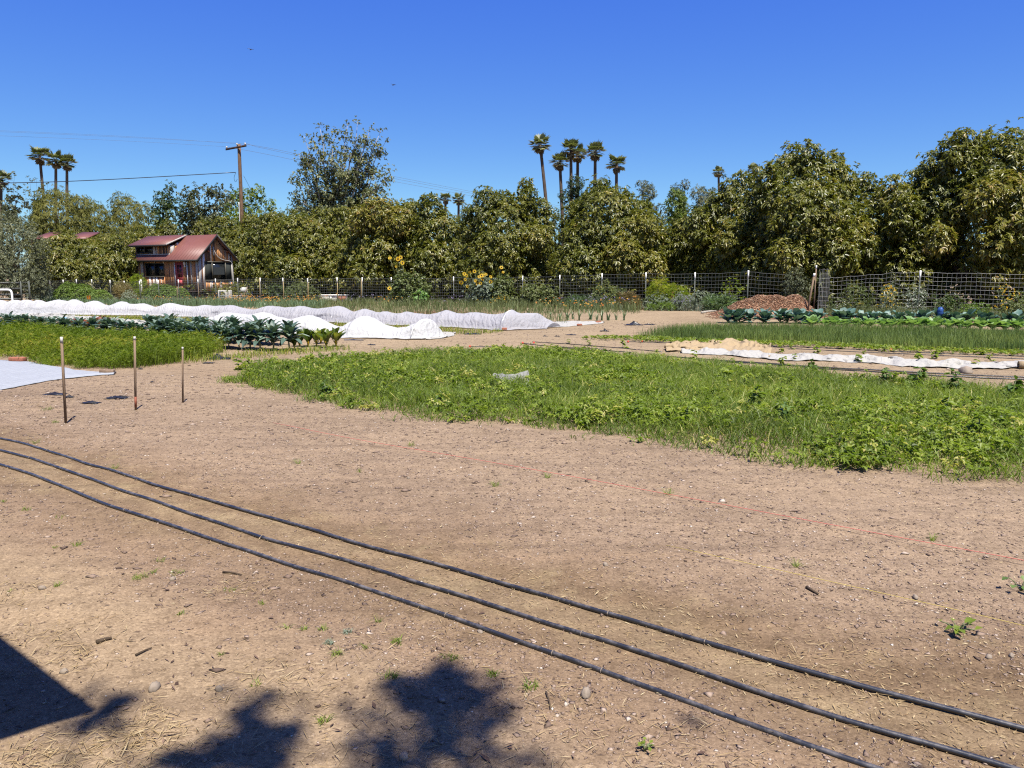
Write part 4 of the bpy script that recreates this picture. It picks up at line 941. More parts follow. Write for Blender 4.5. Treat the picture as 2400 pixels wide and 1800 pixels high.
ground_cloth('fabric_sheet', 'flat bluish-white cloth laid on the soil at the left edge', ([(-90, 838), (0, 844), (68, 849), (149, 864), (244, 874), (271, 874.6)], [(-90, 938), (0, 915), (81, 899), (152, 888), (240, 879.5), (268, 878)]), 'fabric_blue', 'cloth', 2, (90, 30), .03, folds=1.2)
ground_cloth('fabric_strip', 'crumpled white fabric heaped against the left end of the farther row cover', ([(-60, 718), (0, 717), (60, 722), (110, 730), (150, 734)], [(-60, 741), (0, 741), (60, 743), (110, 744), (152, 738)]), 'fabric', 'cloth', 7, (60, 14), .22)
ground_cloth('fabric_strip', 'narrow white fabric strip lying along the back of the kale row', ([(110, 742), (170, 743), (230, 747), (290, 750), (345, 757)], [(110, 747), (170, 749), (230, 753), (290, 758), (345, 763)]), 'fabric', 'cloth', 8, (60, 10), .12)
ground_cloth('fabric_strip', 'loose white fabric tail off the right end of the nearer row cover', ([(1000, 783), (1035, 780), (1066, 781)], [(1000, 796), (1035, 794), (1066, 787)]), 'fabric', 'cloth', 9, (30, 10), .08)
ground_cloth('fabric_strip', 'flat white fabric tail off the right end of the farther row cover', ([(1255, 757), (1330, 753), (1416, 756)], [(1255, 768), (1330, 766), (1416, 758)]), 'fabric', 'cloth', 10, (40, 10), .06)
ground_cloth('fabric_strip', 'long ragged white cloth strip across the bean rows', ([(1785, 829), (1900, 833), (2030, 838), (2150, 846), (2260, 851), (2400, 851), (2520, 853)], [(1785, 841), (1900, 846), (2030, 852), (2150, 860), (2250, 866), (2400, 864), (2520, 867)]), 'fabric', 'cloth', 11, (140, 14), .11, folds=4)
ground_cloth('burlap_sheet', 'crumpled tan burlap lying at the head of the ragged white strip', ([(1563, 812), (1600, 806), (1690, 801), (1780, 801), (1804, 815)], [(1563, 824), (1620, 826), (1700, 828), (1770, 834), (1808, 836)]), 'burlap', 'cloth', 12, (90, 26), .17, folds=5.5)
ground_cloth('fabric_strip', 'dirty white cloth end showing from under the burlap', ([(1600, 822), (1680, 824), (1800, 829)], [(1600, 828), (1700, 833), (1800, 842)]), 'fabric', 'cloth', 13, (40, 10), .09)
ground_cloth('cloth_scrap', 'crumpled grey-white cloth scrap half hidden in the grassy bed', ([(1162, 893), (1200, 890), (1236, 896)], [(1160, 901), (1200, 904), (1240, 903)]), 'scrap_cloth', 'cloth', 14, (30, 14), .07, lift=.12, folds=5)

def brick(px, py, wpx, hpx, label, mat='brick', name='brick', rz=None):
    p = Gs(px, py); k = np.linalg.norm(p - CAM) / F; w_, h_ = wpx * k, hpx * k
    mb = MB(); box(mb, (-w_ / 2, -w_ * .22, 0), (w_ / 2, w_ * .22, h_)); o = mb.build(name, M[mat], loc=p + [0, 0, .012]); o.rotation_euler[2] = RNG.uniform(-.4, .4) if rz is None else rz
    b = o.modifiers.new('edge', 'BEVEL'); b.width = min(w_, h_) * .12; b.segments = 2
    return tag(o, label, name.replace('_', ' '))
brick(42, 848, 30, 8, 'red brick holding down the flat bluish-white cloth', rz=-.1)
brick(252, 877, 28, 9, 'pale weathered wood block on the tip of the flat cloth', 'stake_wood', 'wood_block', .1)
brick(1269, 770, 16, 7, 'red brick on the corner of the farther row cover, beside its open end')
brick(1402, 758, 12, 5, 'red brick at the far tip of the flat white fabric tail')
brick(1358, 764, 12, 4, 'red brick in the middle of the flat white fabric tail')
brick(1182, 775, 12, 6, 'orange-red brick at the foot of the hoop of the farther cover')
# rolled end of the strip
p = Gs(2392, 864); mb = MB(); an = np.linspace(0, 2 * PI * 1.6, 26); rr = .05 + .012 * an / 6
V = np.stack([np.stack([an * 0 + x, rr * np.cos(an), rr * np.sin(an) + .065], 1) for x in np.linspace(-.04, .5, 6)]); sheet(mb, V, thick=.003)
o = mb.build('cloth_roll', M['burlap'], smooth=True, loc=p); o.rotation_euler[2] = -.3; tag(o, 'rolled-up tan cloth end with a dark opening, at the end of the ragged strip', 'cloth roll')

def scrap(px, py, wpx, hpx, label, mat='black_plastic', seed=0):
    p = Gs(px, py); k = np.linalg.norm(p - CAM) / F; w_, h_ = wpx * k, hpx * k; rng = np.random.default_rng(seed)
    g = np.linspace(-.5, .5, 9); X_, Y_ = np.meshgrid(g, g, indexing='ij'); m = np.exp(-((X_ / .35) ** 2 + (Y_ / .4) ** 2))
    Z_ = np.abs(fbm(X_ * 6 + seed, Y_ * 6, 3, seed) - .42) * h_ * 2.4 * m + .006
    V = np.stack([X_ * w_ * (1 + .2 * rng.normal(size=X_.shape) * .5), Y_ * w_ * .55 + .1 * w_ * rng.normal(size=X_.shape) * .4, Z_], -1)
    mb = MB(); sheet(mb, V, thick=.003); tag(mb.build('plastic_scrap', M[mat], loc=p), label, 'scrap', 'torn black plastic scraps on the soil')
for i, (a, lab) in enumerate([((163, 931, 16, 14), 'crumpled black plastic scrap right beside the leftmost stake'), ((130, 924, 40, 8), 'flat dark plastic scrap left of the leftmost stake'), ((214, 944, 34, 10), 'dark plastic scrap between two stakes, lower of the pair'), ((276, 934, 44, 16), 'black plastic scrap between two stakes, taller of the pair'), ((514, 841, 50, 18), 'peaked black plastic scrap below the kale, right of the short stake'), ((489, 851, 24, 7), 'small curled black plastic scrap beside the peaked one'), ((329, 865, 10, 7), 'small black and white scrap by the middle stake'), ((357, 897, 9, 5), 'tiny black scrap right of the middle stake'), ((828, 797, 44, 3), 'thin black plastic strip near the chard'), ((871, 809, 18, 5), 'dark plastic bit on the soil before the nearer cover'), ((1107, 783, 40, 7), 'dark plastic sheet piece between the two cover ends'), ((1485, 762, 40, 14), 'black plastic scrap alone in the middle of the bare dirt'), ((1522, 761, 24, 6), 'low dark scrap right of the black one in the bare dirt'), ((1417, 777, 20, 10), 'pointed black plastic scrap nearest the iris-like plants'), ((1338, 785, 24, 5), 'flat dark scrap below the white fabric tail'), ((1306, 789, 12, 6), 'small black scrap, middle of three below the fabric tail'), ((1278, 789, 10, 6), 'small black scrap, leftmost of three below the fabric tail')]):
    scrap(*a, lab, seed=i)

# ------------------------------------------------------------------ kale, chard, collards
def plant_mesh(kind, rng):
    lf = MB(); st = MB()
    if kind == 'kale':
        h = .26; tube(st, [(0, 0, 0), (.01, .01, h * .6), (0, 0, h)], .014, 6)
        for k in range(28):
            az = k * 2.4; q = k / 27; L = .36 - .1 * q
            strap(lf, (0, 0, h * (.5 + .55 * q)), az, L * rng.uniform(.85, 1.15), .10, 0.35 + .95 * q + rng.normal(0, .12), 1.35 - .5 * q, np.clip(rng.normal(.5, .22), 0, 1), 6, .3, None, .006, rng)
    elif kind == 'chard':
        for k in range(12):
            az = k * 2.4; L = rng.uniform(.26, .42); strap(lf, (0, 0, .02), az, L, .13, 1.35 + rng.normal(0, .15), .9, np.clip(rng.normal(.5, .25), 0, 1), 6, .25, lambda u: np.where(u < .35, .12, np.sin(PI * np.clip((u - .3) / .72, 0, 1)) ** .6), .012, rng)
            c, s = math.cos(az), math.sin(az); tube(st, [(0, 0, 0), (.02 * c, .02 * s, L * .4)], .009, 5)
    elif kind == 'collard':
        tube(st, [(0, 0, 0), (0, 0, .1)], .016, 6)
        for k in range(14):
            az = k * 2.4; q = k / 13; strap(lf, (0, 0, .02 + .10 * q), az, rng.uniform(.26, .40), .19, .45 + .85 * q + rng.normal(0, .12), .8, np.clip(rng.normal(.5, .22), 0, 1), 6, .22, lambda u: np.where(u < .3, .14, np.sin(PI * np.clip((u - .24) / .8, 0, 1)) ** .55), .015, rng)
    elif kind == 'lime':
        for k in range(14):
            az = k * 2.4; q = k / 13; strap(lf, (0, 0, .03), az, rng.uniform(.16, .25), .14, .5 + .8 * q, .6, np.clip(rng.normal(.5, .2), 0, 1), 5, .25, lambda u: np.where(u < .25, .2, np.sin(PI * np.clip((u - .18) / .86, 0, 1)) ** .5), .012, rng)
        tube(st, [(0, 0, 0), (0, 0, .05)], .012, 5)
    elif kind == 'red':
        for k in range(12):
            az = k * 2.4; strap(lf, (0, 0, .05), az, rng.uniform(.2, .36), .11, 1.2 + rng.normal(0, .2), .9, rng.uniform(0, 1), 5, .25, None, .012, rng)
        tube(st, [(0, 0, 0), (0, 0, .14)], .012, 5)
    return lf, st
PROT = {}
def protos(kind, mat, n=4, stem='stalk'):
    PROT[kind] = []
    for i in range(n):
        lf, st = plant_mesh(kind, np.random.default_rng(i + 40)); PROT[kind].append((lf.mesh('foliage', M[mat], True), st.mesh('stem', M[stem], True)))
protos('kale', 'kale', 5, 'pale_stalk'); protos('chard', 'chard', 4, 'yellow'); protos('collard', 'collard', 4); protos('lime', 'lime', 4); protos('red', 'redleaf', 3)
def plant(kind, name, p, label, group, sc=1.0, i=0, cat=None):
    root = empty(name, p, label, cat or name.replace('_', ' '), group, RNG.uniform(0, 6.28)); root.scale = (sc,) * 3
    a, b = PROT[kind][i % len(PROT[kind])]
    link('foliage', a, root); link('stem', b, root); return root
def along(pts, step, jit=.06):
    L = np.array([G(*q) for q in pts]); d = np.concatenate([[0], np.cumsum(np.linalg.norm(np.diff(L, axis=0), axis=1))]); u = np.arange(0, d[-1], step)
    P = np.stack([np.interp(u, d, L[:, i]) for i in range(3)], 1); P[:, :2] += RNG.normal(0, jit, (len(u), 2)); P[:, 2] = terrain(P[:, 0], P[:, 1]); return P
KL = 'kale plants in the row behind the feathery green bed'
K1 = along([(668, 821), (560, 817), (470, 812), (380, 803), (300, 797), (200, 790), (100, 783), (0, 777), (-60, 773)], .26)
K2 = along([(640, 809), (540, 803), (440, 795), (340, 787)], .33, .09)
kn = ['dark green kale plant in the front line, {} from the yellow chard', 'dark green kale plant in the back line, {} from the yellow chard']
for q, P in enumerate((K1, K2)):
    for i, p in enumerate(P):
        far = q == 0 and 16 < i < 30 and i % 4 == 1
        if far: continue
        plant('kale', 'kale_plant', p, kn[q].format(nth(i)), KL, RNG.uniform(.95, 1.25) * (1.05 if i < 16 else .92), i)
for i, (x, y) in enumerate([(262, 778), (240, 775), (205, 774), (175, 771), (228, 770)]):
    plant('red', 'red_leafed_plant', G(x, y), f'reddish leafy plant among the kale, {nth(4 - [175, 205, 228, 240, 262].index(x))} from the right', 'reddish plants among the kale', RNG.uniform(.9, 1.2), i, 'plant')
for i, (x, y) in enumerate([(788, 813), (765, 815), (742, 812), (722, 813), (703, 812), (690, 818), (752, 806)]):
    plant('chard', 'chard_plant', G(x, y), f'yellow-stemmed chard plant at the right end of the kale row, {nth(i)} listed from the tip' if False else f'yellow-stemmed chard at the end of the kale row, {nth([788, 765, 752, 742, 722, 703, 690].index(x))} from its right tip', 'yellow-stemmed chard at the end of the kale row', RNG.uniform(.85, 1.1), i)
CP_ = along([(1700, 757), (1850, 757), (2000, 758), (2200, 761), (2400, 765), (2520, 767)], .27, .10)
for i, p in enumerate(CP_):
    plant('collard', 'collard_plant', p, f'blue-green collard plant in the farthest right-hand row, {nth(i)} from the wood chips', 'collards in the far right-hand row', RNG.uniform(.95, 1.25), i)
LP_ = along([(1910, 768), (2050, 770), (2200, 772), (2400, 777), (2520, 780)], .26, .08)
for i, p in enumerate(LP_):
    plant('lime', 'lettuce_plant', p, f'pale green lettuce-like plant before the collards, {nth(i)} from its left end', 'pale green plants before the collards', RNG.uniform(1.3, 1.7), i)

# ------------------------------------------------------------------ beds nobody could count
FE = [G(*q) for q in [(-90, 824), (0, 829), (54, 836), (149, 856), (258, 866), (325, 862), (380, 856), (434, 844), (500, 836), (500, 822), (400, 812), (200, 799), (0, 789), (-90, 786)]]
P = scatter(FE, 1500, edge=.22); mb = MB(); t_ = np.clip(.45 + (fbm(P[:, 0] * .8, P[:, 1] * .8, 3, 31) - .45) * 1.1 + RNG.normal(0, .13, len(P)), 0, 1)
sf = P @ np.array([PER[0], PER[1], 0]) + (fbm(P[:, 0] * 1.6, P[:, 1] * 1.6, 3, 35) - .45) * 1.4
hgt_ = (.28 + .26 * fbm(P[:, 0] * 1.1, P[:, 1] * 1.1, 3, 33)) * (.30 + .70 * sstep(6.9, 8.0, sf)) * RNG.uniform(.65, 1.15, len(P)) * (1 - .35 * sstep(-6.5, -4.2, P[:, 0]))
blades(mb, P, hgt_, .007, RNG.uniform(.15, .95, len(P)), t_)
Q = P[::2] + RNG.normal(0, .03, (len(P[::2]), 3)) * [1, 1, 0]; A = RNG.normal(0, .5, Q.shape) + [0, 0, .8]; Q[:, 2] += hgt_[::2] * RNG.uniform(.3, .95, len(Q))
whorls(mb, Q, A, 6, .085, .007, np.clip(t_[::2] + .1, 0, 1), (.3, 1.3), .3)
tag(mb.build('feathery_greens', M['feather']), 'thick bed of feathery yellow-green herb leaves beside the stakes', kind='stuff')

CB = [G(*q) for q in [(528, 893), (600, 905), (740, 937), (960, 976), (1100, 990), (1250, 1005), (1500, 1032), (1700, 1067), (1900, 1097), (2150, 1118), (2480, 1140), (2520, 945), (2400, 922), (2100, 897), (1800, 872), (1600, 852), (1350, 832), (1200, 828), (1000, 832), (900, 840), (750, 852), (600, 862)]]
P = scatter(CB, 1450, edge=.15); n = len(P)
br = fbm(P[:, 0] * .7, P[:, 1] * .7, 3, 51); br = np.clip((br - .40) * 4, 0, 1)          # where broad leaves rule
k = RNG.uniform(0, 1, n) > .55 * br; B = P[k]
sB = B @ np.array([PER[0], PER[1], 0]) + (fbm(B[:, 0] * 1.8, B[:, 1] * 1.8, 3, 57) - .45) * 1.2
hb = (.10 + .19 * fbm(B[:, 0] * 1.6, B[:, 1] * 1.6, 3, 53)) * RNG.uniform(.45, 1.5, len(B)) * (.5 + .5 * sstep(6.9, 7.7, sB))
tb_ = np.clip(.40 + (fbm(B[:, 0] * 1.1, B[:, 1] * 1.1, 3, 55) - .45) * .9 + RNG.normal(0, .15, len(B)), 0, 1); pale = RNG.uniform(0, 1, len(B)) < .035; tb_[pale] = 1
mb = MB(); blades(mb, B, hb, np.where(RNG.uniform(0, 1, len(B)) < .3, .010, .0065), RNG.uniform(.3, 1.7, len(B)), tb_, curve=1.1)
tag(mb.build('bed_grass', M['weed']), 'tangled green grass and weeds filling the middle bed', kind='stuff')
mb = MB()
W_ = scatter(CB, 85, edge=.16); brw = np.clip((fbm(W_[:, 0] * .7, W_[:, 1] * .7, 3, 51) - .36) * 4, .12, 1); W_ = W_[RNG.uniform(0, 1, len(W_)) < brw]
m = 7; hw = RNG.uniform(.05, .26, len(W_)) ** 1.1; Q = np.repeat(W_, m, 0) + RNG.normal(0, .055, (len(W_) * m, 3)) * [1, 1, 0]; Q[:, 2] += np.repeat(hw, m) * RNG.uniform(.35, 1, len(Q))
whorls(mb, Q, RNG.normal(0, .35, Q.shape) + [0, 0, 1], 5, .052, .026, np.clip(np.repeat(RNG.normal(.55, .24, len(W_)), m), 0, 1), (.6, 1.6), .35, bend=.3)
tag(mb.build('bed_weeds', M['weed']), 'broad-leaved weeds mixed through the grass of the middle bed', kind='stuff')

ON = [G(*q) for q in [(1490, 793), (1600, 799), (1800, 804), (2000, 812), (2200, 821), (2400, 829), (2540, 835), (2540, 793), (2400, 787), (2100, 779), (1900, 775), (1700, 772), (1610, 776), (1560, 782)]]
P = scatter(ON, 620, edge=.18); hq = (.22 + .14 * fbm(P[:, 0], P[:, 1], 3, 63)) * RNG.uniform(.7, 1.15, len(P)) * (.25 + .75 * sstep(17.3, 18.6, P @ np.array([PER[0], PER[1], 0])))
mb = MB(); blades(mb, P, hq, .010, RNG.uniform(.05, .35, len(P)), np.clip(.5 + (fbm(P[:, 0] * .9, P[:, 1] * .9, 2, 65) - .45) + RNG.normal(0, .15, len(P)), 0, 1))
tag(mb.build('onion_greens', M['onion']), 'bed of upright onion-like green leaves before the collards', kind='stuff')
ed = [G(*q) for q in [(1360, 797), (1480, 799), (1600, 806), (1900, 815), (2400, 837), (2520, 843), (2520, 830), (2000, 811), (1700, 801), (1500, 792), (1390, 792)]]
P = scatter(ed, 160, edge=.12); mb = MB(); whorls(mb, P + [0, 0, .05], RNG.normal(0, .3, P.shape) + [0, 0, 1], 6, .07, .03, np.clip(RNG.normal(.5, .2, len(P)), 0, 1), (.7, 1.5), .1)
tag(mb.build('low_weeds', M['weed']), 'low weeds along the near edge of the onion-like bed', kind='stuff')
gr = [G(*q) for q in [(150, 741), (325, 743), (488, 748), (763, 759), (1000, 768), (1180, 778), (1110, 786), (1010, 780), (850, 770), (640, 768), (430, 762), (330, 757), (170, 746)]]
P = scatter(gr, 230, edge=.15); mb = MB(); blades(mb, P, RNG.uniform(.05, .16, len(P)), .012, RNG.uniform(.2, 1, len(P)), np.clip(RNG.normal(.62, .25, len(P)), 0, 1))
tag(mb.build('path_grass', M['feather']), 'short yellowish grass between the two row covers', kind='stuff')
P = scatter([G(*q) for q in [(380, 846), (500, 838), (580, 830), (640, 824), (800, 816), (830, 820), (700, 830), (560, 842), (440, 852)]], 420, edge=.2); mb = MB(); blades(mb, P, RNG.uniform(.04, .20, len(P)), .010, RNG.uniform(.3, 1.2, len(P)), np.clip(RNG.normal(.62, .25, len(P)), 0, 1))
tag(mb.build('low_grass', M['feather']), 'sparse yellowing weeds at the foot of the kale row', kind='stuff')

# tall weeds one can point to in the middle bed
def weed_mesh(rng, tiers=5, h=.34, L=.13, W=.07):
    lf = MB(); st = MB(); top = np.array([rng.normal(0, .03), rng.normal(0, .03), h]); tube(st, [(0, 0, 0), top * .5 + rng.normal(0, .008, 3), top], np.array([.007, .006, .004]), 5)
    P = np.stack([top * (.12 + .88 * k / (tiers - 1)) + rng.normal(0, .035, 3) * [1, 1, .3] * (k < tiers - 1) for k in range(tiers)])
    for k in range(tiers): whorls(lf, P[k:k + 1], np.array([[0, 0, 1.]]) + rng.normal(0, .25, (1, 3)), 7, L * (1.25 - .12 * k), W * (1.25 - .12 * k), np.array([rng.normal(.62, .12)]), (1.0, 1.5), .25, rng, .12, .3)
    return lf, st
WD = [weed_mesh(np.random.default_rng(60 + i), 6 + i % 2, .17 + .03 * i) for i in range(4)]
WL = [(a.mesh('foliage', M['weed'], False), b.mesh('stem', M['stalk'])) for a, b in WD]; WDK = [(a.mesh('foliage', M['weed_dark'], False), b.mesh('stem', M['stalk'])) for a, b in WD]
TW = [(768, 932, 1.1, 1, 'dark broad-leaved weed at the near edge of the middle bed, left part'), (925, 893, 1.0, 0, 'tall pale weed in the left half of the middle bed'), (1601, 1003, .95, 0, 'lime broad-leaved weed near the front edge of the middle bed'), (1760, 965, 1.2, 0, 'tall drooping weed in the centre of the middle bed, right part'), (1531, 975, .85, 0, 'small lime weed left of the taller drooping one'), (1699, 900, 1.1, 0, 'lime weed near the back edge of the middle bed'), (2205, 985, 1.15, 0, 'weed with large pale leaves among darker ones near the right edge'), (2290, 1040, 1.1, 0, 'tall weed below the one with large pale leaves'), (1900, 880, 1.2, 1, 'bushy dark weed at the back edge under the black tubes'), (2080, 905, 1.2, 1, 'bushy weed at the back edge, left of the large white stone'), (2150, 912, 1.3, 1, 'tall weed at the back edge near the large white stone'), (2250, 925, 1.2, 1, 'dark weed at the back edge below the large white stone'), (2370, 935, 1.4, 1, 'tallest dark weed at the right end of the back edge'), (1180, 842, 1.2, 0, 'bright bushy weed at the back edge above the cloth scrap'), (590, 872, 1.0, 0, 'weed clump at the left tip of the middle bed'), (560, 868, .9, 0, 'leafy weed at the very tip of the middle bed beside the short stake'), (1370, 1005, .6, 0, 'low weed at the front edge above the pink string'), (1030, 960, .8, 1, 'dark low weed at the front edge, middle of the bed'), (2040, 1050, .9, 0, 'leafy weed near the front edge, right part of the bed'), (1830, 1000, .9, 1, 'dark weed between two lime ones, right part of the bed')]
for i, (x, y, sc, dk, lab) in enumerate(TW):
    a, b = (WDK if dk else WL)[i % 4]
    root = empty('tall_weed', G(x, y), lab, 'weed', None, i * 1.3); root.scale = (sc,) * 3; link('foliage', a, root); link('stem', b, root)

# bean seedlings, iris-like plants
BN = [weed_mesh(np.random.default_rng(80 + i), 3, .17, .10, .07) for i in range(3)]; BN = [(a.mesh('foliage', M['weed']), b.mesh('stem', M['stalk'])) for a, b in BN]
ROWS = [('nearest the onion-like bed', [(1680, 812), (1950, 820), (2200, 830), (2450, 841)], .85), ('just above the ragged white strip', [(1830, 826), (2000, 833), (2200, 843), (2420, 849)], .75), ('in the ragged white strip', [(1850, 842), (2050, 850), (2230, 860), (2420, 864)], 1.0), ('by the tube ends left of the burlap', [(1330, 805), (1420, 812), (1520, 822)], .8), ('between burlap and middle bed', [(1600, 842), (1760, 852), (1900, 860)], .9)]
for w_, pts, st_ in ROWS:
    for i, p in enumerate(along(pts, st_, .12)):
        a, b = BN[i % 3]; root = empty('bean_seedling', p, f'young bean seedling {w_}, {nth(i)} from the left', 'seedling', 'young beans along the tubes', RNG.uniform(0, 6)); root.scale = (RNG.uniform(.5, .95),) * 3; link('foliage', a, root); link('stem', b, root)
IR = []
for v in range(3):
    lf = MB(); rng = np.random.default_rng(90 + v)
    for k in range(7): strap(lf, (rng.normal(0, .02), rng.normal(0, .02), 0), k * 2.4, rng.uniform(.3, .48), .045, 1.3 + rng.normal(0, .12), .5 + rng.uniform(0, .5), rng.uniform(.2, .9), 5, .4, lambda u: 1 - u ** 2)
    IR.append(lf)
IR = [a.mesh('foliage', M['iris']) for a in IR]
for i, (x, y) in enumerate([(1290, 748), (1312, 751), (1330, 750), (1343, 748), (1357, 751), (1384, 749), (1398, 752), (1411, 751), (1426, 751), (1445, 750), (1462, 751)]):
    root = empty('leek_plant', G(x, y), f'strappy upright leek-like plant beyond the white fabric tail, {nth(i)} from the left', 'leek', 'leek-like plants beyond the fabric tail', i * 1.1); root.scale = (RNG.uniform(.8, 1.1),) * 3; link('foliage', IR[i % 3], root)

# ------------------------------------------------------------------ thin black tubes and their red caps on the right
def tube_line(pts, label, r=.011):
    L = smooth_line([G(*q) for q in pts], .3); L[:, 2] = gz(L[:, 0], L[:, 1]) + r * .6; L[:, :2] += np.stack([fbm(L[:, 0] * .8, L[:, 1] * .3, 2, 5), fbm(L[:, 0] * .8 + 7, L[:, 1] * .3, 2, 6)], 1) * .12 - .05
    mb = MB(); tube(mb, L, r, 6); tag(mb.build('drip_tube', M['black_plastic'], smooth=True), label, 'tube', 'thin black drip tubes between the bean rows')
tube_line([(1471, 801), (1661, 806), (1800, 811), (2100, 824), (2400, 836), (2540, 842)], 'thin black tube closest to the onion-like bed')
tube_line([(1512, 797), (1680, 803), (1854, 818), (2130, 830), (2400, 843), (2540, 848)], 'thin black tube just nearer than the one by the onion-like bed')
tube_line([(1566, 836), (1800, 854), (2000, 866), (2153, 873), (2400, 886), (2540, 892)], 'black tube between the ragged strip and the middle bed', .014)
tube_line([(1640, 846), (1908, 862), (2180, 881), (2400, 890), (2540, 896)], 'black tube nearest the back edge of the middle bed', .014)
tube_line([(1248, 802), (1363, 809), (1450, 815), (1553, 825)], 'short black tube left of the burlap')
tube_line([(1226, 806), (1320, 815), (1420, 819)], 'short black tube end beside a pair of red caps')
tube_line([(1104, 813), (1160, 813), (1205, 817)], 'short black tube end behind the middle bed')
tube_line([(1300, 815), (1380, 820), (1480, 826)], 'slack black tube just behind the middle bed')
for i, (x, y, lab) in enumerate([(887, 842, 'red cap standing at the back left of the middle bed'), (1028, 829, 'red cap behind the middle bed, left of a close one'), (1066, 829, 'red cap behind the middle bed, right of a close one'), (1102, 814, 'red cap at the left end of a short tube'), (1157, 814, 'red cap farther along the short tube'), (1226, 806, 'red cap, left of the pair by the tube ends'), (1250, 805, 'red cap, right of the pair by the tube ends'), (1472, 803, 'red cap at the end of the longest tube'), (1505, 801, 'red cap just right of the longest tube end'), (1513, 796, 'red cap beside the low weeds of the onion-like bed'), (1737, 748, 'red tag among the first collards'), (2088, 822, 'red cap in the row beside the onion-like bed')]):
    p = Gs(x, y); mb = MB(); tube(mb, [(0, 0, .0), (0, 0, .035), (0, 0, .05)], np.array([.02, .026, .012]), 8); o = mb.build('hose_cap', M['red_plastic'], loc=p); o.rotation_euler = (RNG.uniform(-.6, .6), RNG.uniform(-.6, .6), 0); tag(o, lab, 'cap', 'red caps and tags on the tube ends')
# ------------------------------------------------------------------ wooden stakes in front
def stake(top, bot, w, label, tip='white', band=False):
    b = Gs(*bot); b[2] -= .02; d = ray(*top); t = at(*top, b[1] + .01); root = empty('garden_stake', b, label, 'stake', 'wooden stakes along the near edge of the cloth')
    T = t - b; u = lambda q: T * q
    def piece(a, c, ww, nm, m):
        mb = MB(); A, B = u(a), u(c)
        v = [A + [x * ww / 2, y * ww / 3, 0] for x, y in ((-1, -1), (1, -1), (1, 1), (-1, 1))] + [B + [x * ww / 2, y * ww / 3, 0] for x, y in ((-1, -1), (1, -1), (1, 1), (-1, 1))]
        mb.add(np.array(v), BF); mb.build(nm, m, root)
    piece(0, 1, w, 'shaft', M['stake_wood'])
    piece(.955 if tip != 'chip' else .93, 1.002, w * 1.06, 'painted_tip', M['stake_tip'])
    if band: piece(.06, .20, w * 1.06, 'red_band', M['stake_red'])
M['stake_red'] = plain('faded_red_paint', (.32, .10, .055), .7)
stake((144, 790), (154, 991), .023, 'weathered wooden stake leaning slightly, leftmost of the three', 'chip')
stake((315.5, 789), (318, 962), .022, 'wooden stake with a reddish foot, middle of the three', 'white', True)
stake((428, 813.5), (428.5, 945), .018, 'shortest of the three wooden stakes, rightmost', 'white')

# ------------------------------------------------------------------ the tiny house
hx = np.array([.84, -.545]); corner = np.array([-24.86, 62.0]); HL, HW = 8.7, 3.2
o2 = corner - hx * HL; HB = -.30
house = empty('tiny_house', (o2[0], o2[1], 0), 'tiny house of mixed weathered planks with red metal roof', 'house'); house.rotation_euler[2] = math.atan2(hx[1], hx[0])
EZ, RZ = 2.97, 4.62; rng = np.random.default_rng(5)
def planks(mb, x0, x1, z0, ztop, holes, wfn, dark=0.0):
    """upright boards on a wall; wfn maps (along, depth, z) to the house frame"""
    x = x0
    while x < x1 - .02:
        w_ = min(rng.choice([.10, .14, .17, .21]), x1 - x); a, b = x + .004, x + w_ - .004; zt = min(ztop(a), ztop(b)); cuts = [(z0, zt)]
        for hx0, hx1, hz0, hz1 in holes:
            if b > hx0 and a < hx1: cuts = [c for s0, s1 in cuts for c in ((s0, min(s1, hz0)), (max(s0, hz1), s1)) if c[1] - c[0] > .02]
        for s0, s1 in cuts:
            tt = np.clip(rng.choice([.08, .2, .3, .38, .45, .52, .55, .62, .75, .82, .9, .98], p=[.09, .10, .12, .13, .12, .10, .07, .09, .07, .05, .04, .02]) + rng.normal(0, .02) - dark, 0, 1); d = rng.uniform(0, .018)
            c = [wfn(q, dd, z) for z in (s0, s1) for q, dd in ((a, 0), (b, 0), (b, .03 + d), (a, .03 + d))]
            mb.add(np.array(c), BF, tt)
        x += w_
front = lambda q, d, z: (q, -d, z); gable = lambda q, d, z: (HL + d, q, z); backw = lambda q, d, z: (q, HW + d, z); gabl2 = lambda q, d, z: (-d, q, z)
# openings along the front, from pixels
def fx(px):                                   # where a sight line meets the front wall, in metres from its left end
    d = ray(px, 640); m = np.array([[d[0], -hx[0]], [d[1], -hx[1]]]); k = np.linalg.solve(m, o2 - CAM[:2]); return k[1]
def gyy(px):
    d = ray(px, 640); g = np.array([.545, .84]); m = np.array([[d[0], -g[0]], [d[1], -g[1]]]); k = np.linalg.solve(m, corner - CAM[:2]); return k[1]
def zf(px, py, wall='f'):
    y = (o2 + hx * fx(px))[1] if wall == 'f' else (corner + np.array([.545, .84]) * gyy(px))[1]; return at(px, py, y)[2]
wx0, wx1 = fx(344), fx(385); wz0, wz1 = zf(365, 647), zf(365, 618)
dx0, dx1 = fx(412.5), fx(431.5); dz0, dz1 = zf(421, 671), zf(421, 614)
gx0, gx1 = gyy(481.5), gyy(544); gz0, gz1 = zf(512, 656, 'g'), zf(512, 615, 'g')
ROOFZ = lambda q: EZ + (RZ - EZ) * (1 - abs(q - HW / 2) / (HW / 2)) - .03
mb = MB(); planks(mb, 0, HL, .18, lambda q: EZ - .04, [(wx0, wx1, wz0, wz1), (dx0, dx1, dz0, dz1)], front); mb.build('front_wall', M['planks'], house)
mb = MB(); planks(mb, 0, HW, .18, ROOFZ, [(gx0, gx1, gz0, gz1)], gable); mb.build('gable_wall', M['planks'], house)
